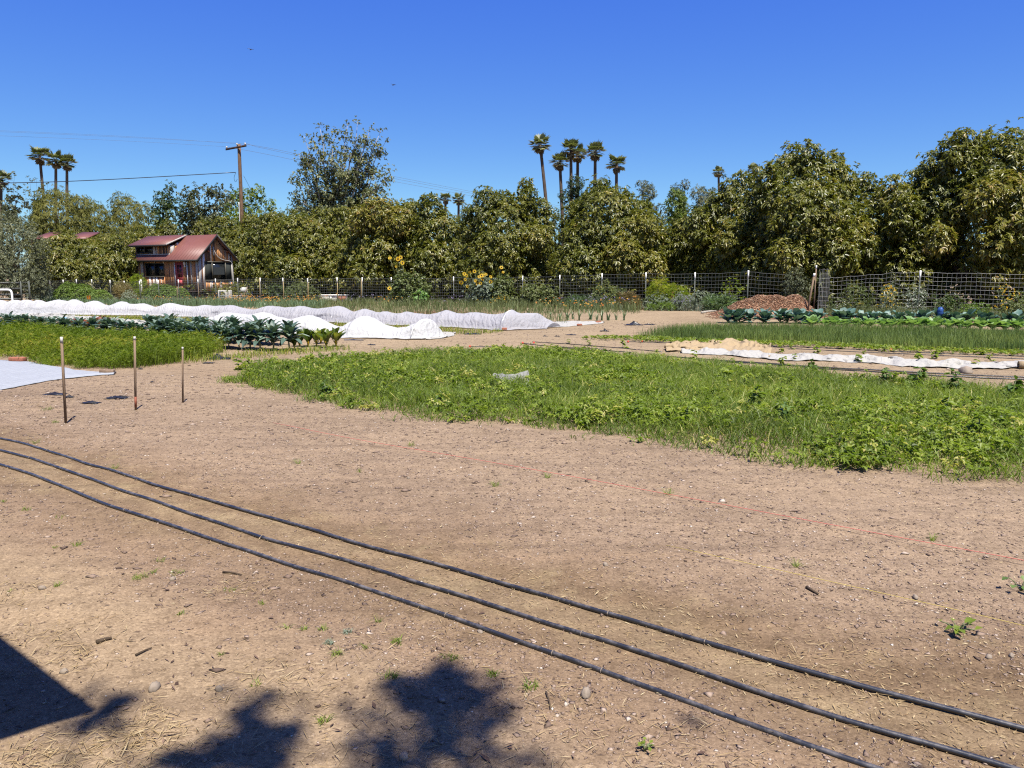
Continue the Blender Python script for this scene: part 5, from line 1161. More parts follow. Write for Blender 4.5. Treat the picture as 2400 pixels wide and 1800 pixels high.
mb = MB(); planks(mb, 0, HL, .18, lambda q: EZ - .04, [], backw); planks(mb, 0, HW, .18, ROOFZ, [], gabl2); mb.build('rear_wall', M['planks'], house)
mb = MB(); box(mb, (.02, .02, .16), (HL - .02, HW - .02, .2)); mb.build('floor', M['dark_wood'], house)
mb = MB(); planks(mb, .05, HL - .05, HB - .1, lambda q: .16, [], lambda q, d, z: (q, .12 - d, z), .3); planks(mb, .1, HW - .1, HB - .1, lambda q: .16, [], lambda q, d, z: (HL - .12 + d, q, z), .3); mb.build('skirting', M['dark_wood'], house)
# corner boards
for nm, a, b in (('corner_board', (HL - .26, -.06, .1), (HL - .001, -.031, EZ - .06)), ('corner_board', (HL + .052, -.02, .1), (HL + .075, .24, EZ + .05)), ('corner_board', (HL + .052, HW - .14, .1), (HL + .075, HW, EZ + .05))):
    mb = MB(); box(mb, a, b); mb.build(nm, M['grey_trim'], house)
# roof
ov, eo = .38, .35; sl = (RZ - EZ) / (HW / 2)
def slab(mb, y0, z0, y1, z1, x0, x1, th=.06):
    v = [(x0, y0, z0), (x1, y0, z0), (x1, y1, z1), (x0, y1, z1)]; mb.add(np.array(v + [(a, b, c + th) for a, b, c in v]), BF)
mb = MB(); slab(mb, -eo, EZ - eo * sl, HW / 2, RZ, -.3, HL + ov); slab(mb, HW + eo, EZ - eo * sl, HW / 2, RZ, -.3, HL + ov)
for k in range(int((HL + .6) / .40)):
    x = -.28 + k * .40
    for ya, sg_ in ((-eo, 1), (HW + eo, -1)):
        v0 = np.array([x, ya, EZ - eo * sl + .06]); v1 = np.array([x, HW / 2, RZ + .06]); tube(mb, [v0, v1], .014, 4)
mb.build('roof', M['roof'], house)
mb = MB()
for ya, sg_ in ((-eo - .012, 1), (HW + eo + .012, -1)):
    a0 = np.array([HL + ov + .012, ya, EZ - eo * sl - .16]); a1 = np.array([HL + ov + .012, HW / 2, RZ - .12])
    mb.add(np.array([a0, a0 + [.04, 0, 0], a1 + [.04, 0, 0], a1, a0 + [0, 0, .20], a0 + [.04, 0, .20], a1 + [.04, 0, .20], a1 + [0, 0, .20]]), BF)
box(mb, (-.3, -eo - .045, EZ - eo * sl - .09), (HL + ov, -eo - .012, EZ - eo * sl + .05)); mb.build('fascia', M['fascia'], house)
# dormer over the left half
DX = fx(398); dzw = 3.95; dy = .18
mb = MB(); slab(mb, -.32, dzw - .10, HW / 2, RZ + .075, -.34, DX + .15, .06)
for k in range(int((DX + .5) / .40)):
    x = -.38 + k * .40; tube(mb, [(x, -.32, dzw - .04), (x, HW / 2, RZ + .135)], .014, 4)
mb.build('dormer_roof', M['roof'], house)
mb = MB(); box(mb, (-.34, -.37, dzw - .18), (DX + .15, -.325, dzw - .04)); mb.build('dormer_fascia', M['fascia'], house)
mb = MB(); box(mb, (DX + .155, -.30, dzw - .2), (DX + .19, HW / 2 - .1, dzw - .02)); v = None
dxa, dxb = fx(321), fx(357); dza, dzb = 3.30, 3.76
m2 = MB(); planks(m2, 0, DX, EZ - .1, lambda q: dzw - .12, [(dxa, dxb, dza, dzb)], lambda q, d, z: (q, dy - d, z), .05)
m2.build('dormer_wall', M['planks'], house)
m3 = MB(); planks(m3, dy, HW / 2, EZ, lambda q: dzw - .12 + (RZ - dzw) * (q - dy) / (HW / 2), [], lambda q, d, z: (DX + d, q, z)); m3.build('dormer_side', M['planks'], house)
m4 = MB(); v = np.array([(DX + .16, -.3, dzw - .13), (DX + .19, -.3, dzw - .13), (DX + .19, HW / 2, RZ + .02), (DX + .16, HW / 2, RZ + .02)]); m4.add(np.concatenate([v, v + [0, 0, .13]]), BF); box(m4, (DX + .05, dy - .04, EZ), (DX + .085, dy + .32, dzw - .1)); m4.build('dormer_trim', M['grey_trim'], house)
mb = MB(); box(mb, (-.05, dy - .10, EZ + .12), (DX, dy - .045, EZ + .20)); mb.build('flashing', M['cream_paint'], house)
# windows
def window(wall, a0, a1, z0, z1, splits, name, sash, depth=0.0):
    P = {'f': lambda q, d, z: (q, -d, z), 'g': lambda q, d, z: (HL + d, q, z), 'd': lambda q, d, z: (q, dy - d, z)}[wall]
    def bx(mb, q0, q1, d0, d1, s0, s1): mb.add(np.array([P(q, d, z) for z in (s0, s1) for q, d in ((q0, d0), (q1, d0), (q1, d1), (q0, d1))]), BF)
    fr = MB(); t = .07
    bx(fr, a0 - t, a1 + t, .0, .075, z1, z1 + t); bx(fr, a0 - t, a1 + t, .0, .10, z0 - t, z0); bx(fr, a0 - t, a0, .0, .075, z0, z1); bx(fr, a1, a1 + t, .0, .075, z0, z1)
    qs = [a0] + [a0 + (a1 - a0) * s for s in splits] + [a1]
    for q in qs[1:-1]: bx(fr, q - .035, q + .035, .0, .07, z0, z1)
    f = fr.build('window', M['frame'], house)
    for k in range(len(qs) - 1):
        m = MB(); bx(m, qs[k] + (.036 if k else .001), qs[k + 1] - (.036 if k < len(qs) - 2 else .001), .01, .02, z0 + .001, z1 - .001); m.build('screen' if sash[k] else 'pane', M['screen'] if sash[k] else M['glass'], f)
window('f', wx0, wx1, wz0, wz1, [.5], 'window', [0, 0]); window('g', gx0, gx1, gz0, gz1, [.25, .75], 'window', [1, 0, 1]); window('d', dxa, dxb, dza, dzb, [.5], 'window', [0, 0])
# blind behind the middle pane is part of the window look: a paler lower half
m = MB(); m.add(np.array([(HL + .022, gx0 + (gx1 - gx0) * a, gz0 + (gz1 - gz0) * z) for z in (.3, .72) for a in (.29, .71)]).reshape(4, 3)[[0, 1, 3, 2]], np.array([[0, 1, 2, 3]])); m.build('window_blind', M['dark_metal'], house)
# door
D = MB(); box(D, (dx0, -.045, dz0), (dx1, -.005, dz1)); do = D.build('door', M['door'], house)
dw = dx1 - dx0; gl = MB(); pa = MB()
ga, gb, za, zb = dx0 + dw * .24, dx1 - dw * .2, dz0 + (dz1 - dz0) * .34, dz1 - (dz1 - dz0) * .1
m = MB(); box(m, (ga, -.052, za), (gb, -.0455, zb)); m.build('pane', M['glass'], do)
m = MB()
for k in range(4): x = ga + (gb - ga) * k / 3; box(m, (x - .018, -.068, za), (x + .018, -.0525, zb))
for k in range(4): z = za + (zb - za) * k / 3; box(m, (ga - .02, -.073, z - .018), (gb + .02, -.0685, z + .018))
m.build('glazing_bar', M['door'], do)
m = MB(); box(m, (dx0 + dw * .25, -.055, dz0 + .12), (dx1 - dw * .22, -.0455, za - .16)); m.build('door_panel', M['door'], do)
m = MB(); tube(m, [(dx1 - .09, -.05, za - .05), (dx1 - .09, -.10, za - .05), (dx1 - .09, -.10, za - .2)], .018, 6); m.build('handle', M['dark_metal'], do)
m = MB(); box(m, (dx0 - .09, -.078, dz0), (dx0 - .002, -.04, dz1)); m.build('door_trim', M['white_paint'], house); m = MB(); box(m, (dx1 + .002, -.078, dz0), (dx1 + .09, -.04, dz1)); m.build('door_trim', M['planks'], house)
for q, z0, z1, mt_ in ((fx(441), .2, EZ - .5, 'white_paint'), (fx(450), .2, EZ - .06, 'grey_trim'), (fx(333), 1.2, EZ - .1, 'grey_trim')):
    m = MB(); box(m, (q - .05, -.085, z0), (q + .05, -.055, z1)); m.build('batten', M[mt_], house)
m = MB(); q = fx(437.5); box(m, (q - .07, -.2, 2.25), (q + .07, -.06, 2.5)); blob(m, (q, -.13, 2.15), (.08, .08, .1)); m.build('wall_lamp', M['white_paint'], house)
# conduit curling over the gable window and down the corner
m = MB(); gm = gyy(502); pts = [(HL + .10, gm, 3.62), (HL + .13, gm + .08, 3.2), (HL + .13, gm + .45, 2.78), (HL + .12, gm + 1.0, 2.62), (HL + .12, HW - .25, 2.6), (HL + .12, HW - .06, 2.45), (HL + .12, HW - .05, 1.2), (HL + .12, HW - .05, .1)]; tube(m, smooth_line(pts, .1), .028, 6); m.build('conduit', M['grey_trim'], house, smooth=True)
m = MB(); box(m, (HL + .055, gm - .06, 3.0), (HL + .11, gm + .06, 3.7)); m.build('meter_mast', M['grey_trim'], house)
for px in (489.5, 533):
    q = gyy(px); m = MB(); box(m, (HL + .05, q - .08, 3.28), (HL + .16, q + .08, 3.42)); m.build('gable_lamp', M['orange_petal'] if False else M['brick'], house)
# porch: deck with slatted front, steps, rail
m = MB(); px0, px1 = fx(352), fx(470)
box(m, (px0, -1.5, .12), (px1, -.14, .2)); 
for k in range(5): box(m, (px0, -1.53, HB + .02 + k * .09), (px1, -1.505, HB + .085 + k * .09))
m.build('porch_deck', M['dark_wood'], house)
m = MB(); x0, x1 = fx(366), fx(404); tube(m, smooth_line([(x0, -1.45, .2), (x0, -1.45, 1.2), (x0 + .3, -1.45, 1.32), (x1 - .3, -1.45, 1.32), (x1, -1.45, 1.1), (x1, -1.45, .2)], .12), .022, 6); tube(m, [(x0, -1.45, .8), (x1, -1.45, .8)], .015, 5); m.build('porch_rail', M['dark_metal'], house)
m = MB(); x0 = fx(371); box(m, (x0 - .09, -1.62, HB), (x0 + .09, -1.54, 1.1)); m.build('porch_post', M['white_paint'], house)

def local_box(name, px, py, Y, w, d, h, mat, label, cat, rz=0, parts=(), group=None):
    p = at(px, py, Y); b = on(p[0], Y); root = empty(name, b, label, cat, group, rz); m = MB(); box(m, (-w / 2, -d / 2, 0), (w / 2, d / 2, h)); o = m.build('body', M[mat], root)
    bv = o.modifiers.new('edge', 'BEVEL'); bv.width = .02; bv.segments = 2
    for nm, a, c, mt_ in parts: m = MB(); box(m, a, c); m.build(nm, M[mt_], root)
    return root
# heat pump beside the gable
r = local_box('heat_pump', 527.5, 690, 61.0, 1.02, .36, .72, 'cream_paint', 'cream outdoor heat pump unit beside the tiny house gable', 'heat pump', -.2)
m = MB(); an = np.linspace(0, 2 * PI, 25)[:-1]
for q in np.linspace(.06, .27, 6): tube(m, np.stack([-.12 + q * np.cos(np.linspace(0, 2 * PI, 25)), np.full(25, -.195), .37 + q * np.sin(np.linspace(0, 2 * PI, 25))], 1), .008, 4)
m.build('fan_grille', M['dark_metal'], r)
m = MB()
for k in range(12): box(m, (.26, -.187, .1 + k * .045), (.48, -.1805, .12 + k * .045))
m.build('vent', M['grey_trim'], r)
# white bench box, bins and bits beyond the fence
r = local_box('wooden_box', 784, 696, 50, 1.72, .6, .40, 'cream_paint', 'low white painted wooden box with a rusty end panel, behind the wire', 'box', .1, [('lid', (-.93, -.36, .405), (.93, .36, .47), 'white_paint'), ('divider', (-.25, -.33, .02), (-.15, -.303, .40), 'white_paint'), ('end_panel', (.22, -.335, .05), (.80, -.304, .36), 'brick'), ('end_panel', (-.8, -.335, .05), (-.30, -.304, .36), 'grey_trim')])
r = local_box('storage_bin', 637, 692, 58, .8, .6, .45, 'teal_plastic', 'dull teal bin with a sloping lid beyond the wire', 'bin', .2); m = MB(); m.add(np.array([(-.46, -.36, .46), (.46, -.36, .46), (.46, .36, .66), (-.46, .36, .66), (-.46, -.36, .5), (.46, -.36, .5), (.46, .36, .70), (-.46, .36, .70)]), BF); m.build('lid', M['teal_plastic'], r)
r = local_box('water_barrel', 597, 690, 58, .4, .4, .62, 'blue_plastic', 'deep blue barrel-like bin left of the teal bin', 'bin', .5, [('rim', (-.23, -.23, .56), (.23, .23, .60), 'blue_plastic')])
b = on(*at(571, 640, 60)[:2]); r = empty('garden_chair', b, 'pale metal chair facing away beside the heat pump', 'chair', None, .5)
for nm, pts in (('leg', [(-.25, -.25, 0), (-.25, -.25, .45)]), ('leg', [(.25, -.25, 0), (.25, -.25, .45)]), ('leg', [(-.25, .25, 0), (-.25, .3, .95)]), ('leg', [(.25, .25, 0), (.25, .3, .95)])): m = MB(); tube(m, pts, .018, 6); m.build(nm, M['grey_metal'], r)
m = MB(); box(m, (-.27, -.27, .45), (.27, .25, .48)); m.build('seat', M['wire_mesh_cloth'], r); m = MB(); box(m, (-.25, .275, .5), (.25, .295, .93)); m.build('backrest', M['wire_mesh_cloth'], r)
b = on(*at(545, 640, 58.5)[:2]); r = empty('wire_crate', b, 'low flat wire crate in front of the heat pump', 'crate', None, -.1); m = MB()
for z in (.05, .2, .35): tube(m, [(-1.0, -.3, z), (1.0, -.3, z), (1.0, .3, z), (-1.0, .3, z), (-1.0, -.3, z)], .014, 4)
for x in np.linspace(-1, 1, 13): tube(m, [(x, -.3, .05), (x, -.3, .35)], .009, 4)
m.build('wire_frame', M['grey_metal'], r)
b = on(*at(449, 640, 56)[:2]); r = tag(link('plant_hook', None), 'curved black iron plant hook before the house steps', 'hook') if False else None
m = MB(); tube(m, smooth_line([(0, 0, 0), (0, 0, 1.1), (.05, 0, 1.3), (.22, 0, 1.42), (.4, 0, 1.32), (.42, 0, 1.15)], .06), .016, 6); tag(m.build('plant_hook', M['dark_metal'], loc=b), 'curved black iron plant hook before the house steps', 'hook')

# far red-roofed barn, mostly hidden
b = on(*at(150, 640, 78)[:2]); r = empty('far_barn', b, 'far building whose red roof shows between trees at the left', 'barn', None, -.15)
zt = at(110, 543, 78)[2] - b[2]; m = MB(); box(m, (-3.4, 0, 0), (3.2, 4, zt - .75)); m.build('wall', M['dark_wood'], r)
for nm, x0, x1 in (('roof', -2.9, -1.25), ('roof', .9, 3.1)):
    m = MB(); m.add(np.array([(x0, -.5, zt - .72), (x1, -.5, zt - .76), (x1 - .3, 2, zt - .05), (x0, 2, zt), (x0, -.5, zt - .65), (x1, -.5, zt - .69), (x1 - .3, 2, zt + .02), (x0, 2, zt + .07)]), BF); m.build(nm, M['roof'], r)
m = MB(); m.add(np.array([(-1.24, -.5, zt - 1.1), (.89, -.5, zt - 1.1), (.89, 2, zt - .46), (-1.24, 2, zt - .46), (-1.24, -.5, zt - 1.04), (.89, -.5, zt - 1.04), (.89, 2, zt - .40), (-1.24, 2, zt - .40)]), BF); m.build('roof', M['roof'], r)

# ------------------------------------------------------------------ utility pole and wires
pt = at(560, 338, 75); pb = on(at(572, 640, 75)[0], 75); r = empty('utility_pole', pb, 'wooden utility pole with one crossarm behind the tiny house', 'pole'); T = pt - pb
u = np.linspace(0, 1, 12)[:, None]; m = MB(); tube(m, u * T, np.linspace(.20, .15, 12), 10); m.build('shaft', M['pole_wood'], r, smooth=True)
aL, aR = at(531, 351, 75.4) - pb, at(579, 342, 74.6) - pb; m = MB(); A = unit(aR - aL); off = np.array([0, -.2, 0])
nrm = np.array([0, .06, 0]); upv = np.array([0, 0, .085]); v = [aL + off + a * nrm + b_ * upv for a, b_ in ((-1, -1), (1, -1), (1, 1), (-1, 1))] + [aR + off + a * nrm + b_ * upv for a, b_ in ((-1, -1), (1, -1), (1, 1), (-1, 1))]
m.add(np.array(v), BF); m.build('crossarm', M['dark_wood'], r)
INS = []
for px, py, in ((533, 345), (557, 338), (576, 337)):
    q = at(px, py, 75) - pb + off * .9; m = MB(); tube(m, [q - [0, 0, .22], q - [0, 0, .12], q - [0, 0, .1], q + [0, 0, .06]], np.array([.03, .03, .08, .06]), 8); m.build('insulator', M['grey_trim'], r); INS.append(q + pb)
m = MB(); q = T * .78; tube(m, [T * .0 + [-.2, -.08, 0], T * .60 + [-.2, -.08, 0], T * .62 + [-.2, -.08, 0]], .035, 6); m.build('conduit', M['white_paint'], r)
m = MB(); q0 = at(553, 404, 75) - pb; tube(m, smooth_line([q0, q0 + [-.25, 0, -.5], q0 + [-.1, 0, -1.0], q0 + [.1, 0, -.6]], .1), .018, 5); m.build('drip_loop', M['black_plastic'], r)
def wire(a, b, pix, label, rad, mat='dark_metal'):
    """a cable in the vertical plane from a to b that passes the given pixels"""
    e = b[:2] - a[:2]; P = []
    for px, py in pix:
        d = ray(px, py); k = np.linalg.solve(np.array([[d[0], -e[0]], [d[1], -e[1]]]), a[:2] - CAM[:2]); P.append(CAM + d * k[0])
    P = np.array(P); L = smooth_line(P, 1.0); m = MB(); tube(m, L, rad, 5); tag(m.build('overhead_wire', M[mat]), label, 'wire', 'overhead wires at the utility pole')
M['wire'] = plain('bare_wire', (.16, .17, .20), .6, .3, .05, 5)
wl = at(-400, 300, 62)
wire(INS[1], wl, [(557, 337), (420, 327), (250, 317), (0, 306), (-200, 299)], 'uppermost thin wire running left from the pole top', .007, 'wire')
wire(INS[2], wl, [(575, 336), (420, 328.5), (250, 319.5), (0, 308.5), (-200, 302)], 'thin wire just under the uppermost one, left of the pole', .007, 'wire')
wire(INS[0], wl, [(533, 344), (400, 336), (250, 328), (0, 318), (-200, 312)], 'lowest of the three thin wires left of the pole top', .007, 'wire')
wr_ = at(1900, 505, 170)
wire(INS[1], wr_, [(560, 337), (600, 340), (680, 357), (900, 409), (1115, 451), (1300, 481), (1400, 490), (1620, 496), (1800, 496)], 'uppermost thin wire running right behind the trees', .012, 'wire')
wire(INS[2], wr_, [(577, 336), (600, 344), (680, 361), (900, 414), (1115, 455), (1300, 485), (1400, 494), (1620, 499), (1800, 498)], 'middle thin wire running right behind the trees', .012, 'wire')
wire(INS[0], wr_, [(535, 345), (600, 356), (680, 373), (900, 421), (1115, 461), (1300, 489), (1400, 497), (1620, 502), (1800, 501)], 'lowest thin wire running right behind the trees', .012, 'wire')
wire(at(552, 404, 75), at(-300, 432, 70), [(552, 404), (480, 408), (380, 414), (250, 421), (140, 426), (46, 428.5), (-100, 430)], 'thick black telephone cable sagging left from the pole', .035, 'black_plastic')
wire(at(571, 412, 75), at(640, 500, 82), [(571, 412), (586, 440), (606, 480), (622, 520)], 'slanting guy wire at the right of the pole', .014)

# ------------------------------------------------------------------ the wire fence
def fy(px): return 1 / (.01667 + (px - 130) / 1570 * .01363)
FP = [(92, 658), (117, 658), (148, 657), (179, 656), (215, 656), (258, 658), (291, 660), (327, 660), (371, 658), (418, 657), (464, 656), (505, 655), (557, 653.5), (610, 653), (663, 653), (721, 654), (790, 652), (849, 652), (917, 652), (990, 652), (1063, 650.5), (1137, 651), (1225, 649), (1312, 647), (1411, 643), (1514, 641), (1629, 641), (1754, 636.5), (1862, 644)]
FQ = [(1945, 650), (1985, 648), (2040, 643), (2100, 639), (2157, 637), (2290, 640), (2440, 642)]
def fence(pts, ys, label, cell, rad, white, base=.02, hstep=.15, postset=None, wm='grey_metal'):
    W3 = [(at(px, py, y)) for (px, py), y in zip(pts, ys)]; b0 = on(W3[0][0], W3[0][1]); root = empty('wire_fence', b0, label, 'fence')
    m = MB()
    for k in range(len(W3) - 1):
        a, b = W3[k], W3[k + 1]; L = np.linalg.norm(b[:2] - a[:2]); n = max(2, int(round(L / cell)))
        h0, h1 = a[2] - terrain(a[0], a[1]), b[2] - terrain(b[0], b[1]); hh = int(round(((h0 + h1) / 2 - .05) / hstep))
        wob = lambda q: np.array([0, .05 * math.sin(q * PI), -.03 * math.sin(q * PI)])
        for j in range(hh + 1):
            q = np.linspace(0, 1, 7); P = np.array([(a + (b - a) * x) * [1, 1, 0] + [0, 0, (1 - j / hh) * (a[2] + (b[2] - a[2]) * x) + j / hh * (float(terrain(*(a + (b - a) * x)[:2])) + .04)] + wob(x) * (1 - j / hh) + [0, 0, RNG.normal(0, .008)] for x in q]); tube(m, P, rad * (1.25 if j in (0, hh) else 1), 4, cap=False)
        for i in range(n):
            x = i / n; t_ = a + (b - a) * x + wob(x); g = float(terrain(t_[0], t_[1])); tube(m, [(t_[0], t_[1], t_[2]), (t_[0] + RNG.normal(0, .012), t_[1], (t_[2] + g) / 2), (t_[0], t_[1], g + .03)], rad * .85, 4, cap=False)
    m.v = [v - b0 for v in m.v]; m.build('wire_mesh', M[wm], root)
    for k, p in enumerate(W3):
        if postset and k not in postset: continue
        g = float(terrain(p[0], p[1])); q = p - b0; ln = RNG.normal(0, .012)
        mp = MB(); box(mp, (q[0] - .022, q[1] - .03, g - b0[2] - .05), (q[0] + .022, q[1] + .012, q[2] - .30)); po = mp.build('post', M['post_green'], root)
        mp = MB(); box(mp, (q[0] - .025, q[1] - .033, q[2] - .30), (q[0] + .025, q[1] + .015, q[2] + .05)); mp.build('white_tip', M['white_paint'], po)
fence(FP, [fy(p[0]) for p in FP], 'long wire garden fence with white-tipped posts, left of the wood chips', .15, .0036, True, postset=list(range(28)), wm='thin_wire')
fence(FQ, [30.6, 30.4, 30, 29.6, 29.2, 28.4, 27.6], 'bulging wire mesh fence at the right, beyond the wood chips', .15, .0036, True, postset=[4, 6])
for i, (tx, ty, bx_, by_, lab) in enumerate([(608, 652, 606, 722, 'leftmost'), (664, 660, 661, 724, 'second'), (722, 664, 718, 724, 'third'), (791, 663, 787, 726, 'fourth'), (847, 655, 843, 728, 'fifth'), (714, 676, 712, 720, 'short'), (1105, 640, 1104, 728, 'sixth')][:5]):
    Yb = fy(bx_) - .35; m = MB(); b = on(*at(bx_, 640, Yb)[:2]); t_ = at(tx, ty, Yb) - b; tube(m, [(0, 0, 0), t_ * .5 + [.02, 0, 0], t_], .022, 6); tag(m.build('bamboo_stake', M['bamboo'], loc=b), f'thin tan bamboo stake tied along the wire fence, {nth(i)} from the left', 'stake', 'bamboo stakes along the wire fence')
for tx, ty, bx_, by_, lab in ((415, 672, 412, 712, 'thin brown cane before the clipped hedge'), (464, 663, 463, 705, 'thin brown cane before the house steps'), (580, 672, 560, 706, 'slanting brown cane before the pale metal chair'), (973, 640, 972, 728, 'thin brown cane inside the tall sunflower bush')):
    Yb = fy(bx_) - .5; m = MB(); b = on(*at(bx_, 640, Yb)[:2]); t_ = at(tx, ty, Yb) - b; tube(m, [(0, 0, 0), t_], .02, 6); tag(m.build('garden_cane', M['stake_wood'], loc=b), lab, 'cane')
# two leaning poles and the rolled mesh by the chips
for (tx, ty), (bx_, by_), Yb, rad, lab, mt_ in (((1909, 641), (1896, 738), 28.3, .035, 'pale leaning wooden pole beside the wood chip pile', 'stake_wood'), ((1913.5, 622), (1912, 730), 29.6, .024, 'thinner upright wooden pole behind the leaning one', 'stake_wood')):
    b = on(*at(bx_, 640, Yb)[:2]); t_ = at(tx, ty, Yb) - b; m = MB(); tube(m, [(0, 0, 0), t_ * .5, t_], rad, 8); root = empty('wooden_pole', b, lab, 'pole'); m.build('shaft', M[mt_], root)
    m = MB(); tube(m, [t_ * .93, t_ * 1.004], rad * 1.1, 8); m.build('white_tip', M['white_paint'], root)
b = on(*at(1932, 640, 29.4)[:2]); zt = at(1932, 628, 29.4)[2] - b[2]; m = MB()
for k in range(22): a = RNG.uniform(0, 2 * PI); rr = RNG.uniform(.12, .22); tube(m, [(rr * math.cos(a), rr * math.sin(a), .02), (rr * math.cos(a + .1), rr * math.sin(a + .1), zt * RNG.uniform(.9, 1))], .0018, 3, cap=False)
for k in range(11): an = np.linspace(0, 2 * PI, 19); rr = RNG.uniform(.13, .22); tube(m, np.stack([rr * np.cos(an), rr * np.sin(an), 0 * an + .05 + k * (zt - .1) / 10], 1), .0018, 3, cap=False)
tag(m.build('wire_roll', M['wire_mesh_cloth'], loc=b), 'upright roll of grey wire mesh beside the two poles', 'wire roll')

# wood chip pile
c0 = G(1815, 738); P = []
c0[1] = 29.0; c0[0] = at(1815, 738, 29)[0]; c0[2] = terrain(c0[0], c0[1])
def pile(x, y): return np.maximum(0, .68 * np.exp(-((x - .15) / .85) ** 2 - (y / .8) ** 2) + .46 * np.exp(-((x + .85) / .85) ** 2 - (y / .75) ** 2) + .50 * np.exp(-((x - .95) / .45) ** 2 - (y / .7) ** 2) + .22 * np.exp(-((x + 1.6) / .8) ** 2 - (y / .7) ** 2) - .05) * (.85 + .3 * fbm(x * 3, y * 3, 3, 3))
g = np.linspace(-3, 3, 90); X_, Y_ = np.meshgrid(g, g * .7, indexing='ij'); root = empty('wood_chip_pile', c0, 'heap of reddish-brown wood chips beside the two poles', 'wood chip pile')
m = MB(); sheet(m, np.stack([X_, Y_, pile(X_, Y_) - .01 * (pile(X_, Y_) < .01)], -1)[::-1][:, ::-1], np.clip(.45 + .25 * RNG.normal(size=X_.size), 0, 1)); m.build('mound', M['mulch'], root)
n = 9000; x, y = RNG.normal(-.2, 1.1, n), RNG.normal(-.1, .65, n); z = pile(x, y); k = (z > .015) | (RNG.uniform(0, 1, n) < .12)
m = MB(); x, y, z = x[k], y[k], z[k]; chunks(m, np.stack([x, y, z + .012], 1), RNG.uniform([.02, .010, .006], [.065, .026, .014], (len(x), 3)), np.clip(RNG.normal(.55, .27, len(x)), 0, 1), flat=1.0); m.build('chips', M['mulch'], root)
m = MB()
for k in range(9): a = np.array([.55 + .3 * RNG.normal(), -.35, .25]); q = a + [RNG.normal(0, .35), -.1, RNG.uniform(.1, .4)]; tube(m, [a, (a + q) / 2 + RNG.normal(0, .06, 3), q], np.array([.014, .009, .004]), 4)
m.build('dead_branch', M['bark'], root)
for x0, x1, lab in ((1700, 1790, 'left'),):
    m = MB(); pp = scatter([G(*q) for q in [(1670, 733), (1760, 722), (1820, 745), (1730, 750), (1660, 745)]], 260, edge=.3); chunks(m, pp + [0, 0, .02], RNG.uniform([.02, .012, .008], [.07, .03, .02], (len(pp), 3)), np.clip(RNG.normal(.6, .25, len(pp)), 0, 1)); tag(m.build('spilled_chips', M['mulch']), 'wood chips strewn on the ground left of the heap', kind='stuff')
pp = scatter([G(*q) for q in [(940, 733), (1060, 727), (1150, 736), (1060, 744), (960, 744)]], 180, edge=.3); m = MB(); chunks(m, pp + [0, 0, .02], RNG.uniform([.02, .012, .008], [.07, .03, .02], (len(pp), 3)), np.clip(RNG.normal(.6, .25, len(pp)), 0, 1)); tag(m.build('chip_mulch', M['mulch']), 'reddish wood chip mulch along the foot of the wire fence', kind='stuff')
m = MB(); p = on(*at(2203, 740, 24.2)[:2]); blob(m, (0, 0, .42), (.10, .08, .14), .5, 2); tube(m, [(0, 0, 0), (0, 0, .35)], .012, 5); tag(m.build('blue_marker', M['blue_plastic'], loc=p), 'deep blue plastic marker among the collards', 'marker')
m = MB(); p = G(154, 785); box(m, (-.08, -.01, .25), (.08, .01, .46)); tube(m, [(0, 0, 0), (0, 0, .3)], .01, 5); tag(m.build('blue_marker', M['sky_plastic'], loc=p), 'sky blue plastic tag at the front of the kale row', 'marker')
b = on(*at(208, 706, 40)[:2]); root = empty('marker_flag', b, 'small orange flag on a wire behind the farther row cover', 'flag'); zt = at(207, 697, 40)[2] - b[2]; m = MB(); tube(m, [(0, 0, 0), (0, 0, zt + .08)], .006, 4); m.build('wire_stem', M['dark_metal'], root)
m = MB(); V = np.array([[(x, .02 * math.sin(x * 14), zt - .1 + z) for z in (0, .2)] for x in np.linspace(-.08, .10, 6)]); sheet(m, V, thick=.002); m.build('flag_cloth', M['orange_plastic'], root)
b = on(*at(1577, 640, fy(1577) - .8)[:2]); zt = at(1577, 684, b[1])[2] - b[2]; m = MB(); box(m, (-.06, -.02, 0), (.06, .02, zt)); o = m.build('red_stake', M['stake_red'], loc=b); bv = o.modifiers.new('edge', 'BEVEL'); bv.width = .008; tag(o, 'short broad rust-red stake among the silver shrubs', 'stake')
m = MB(); pts = [G(*q) for q in [(1645, 735), (1665, 732), (1690, 731)]]; tube(m, np.array(pts) + [0, 0, .04], np.array([.05, .045, .03]), 7); tag(m.build('pale_log', M['white_bark']), 'pale stick of wood lying before the bright grass clump', 'log')
m = MB(); tube(m, np.array([G(*q) for q in [(1700, 722), (1600, 724), (1570, 715)]]) + [0, 0, .05], .02, 5) if False else None

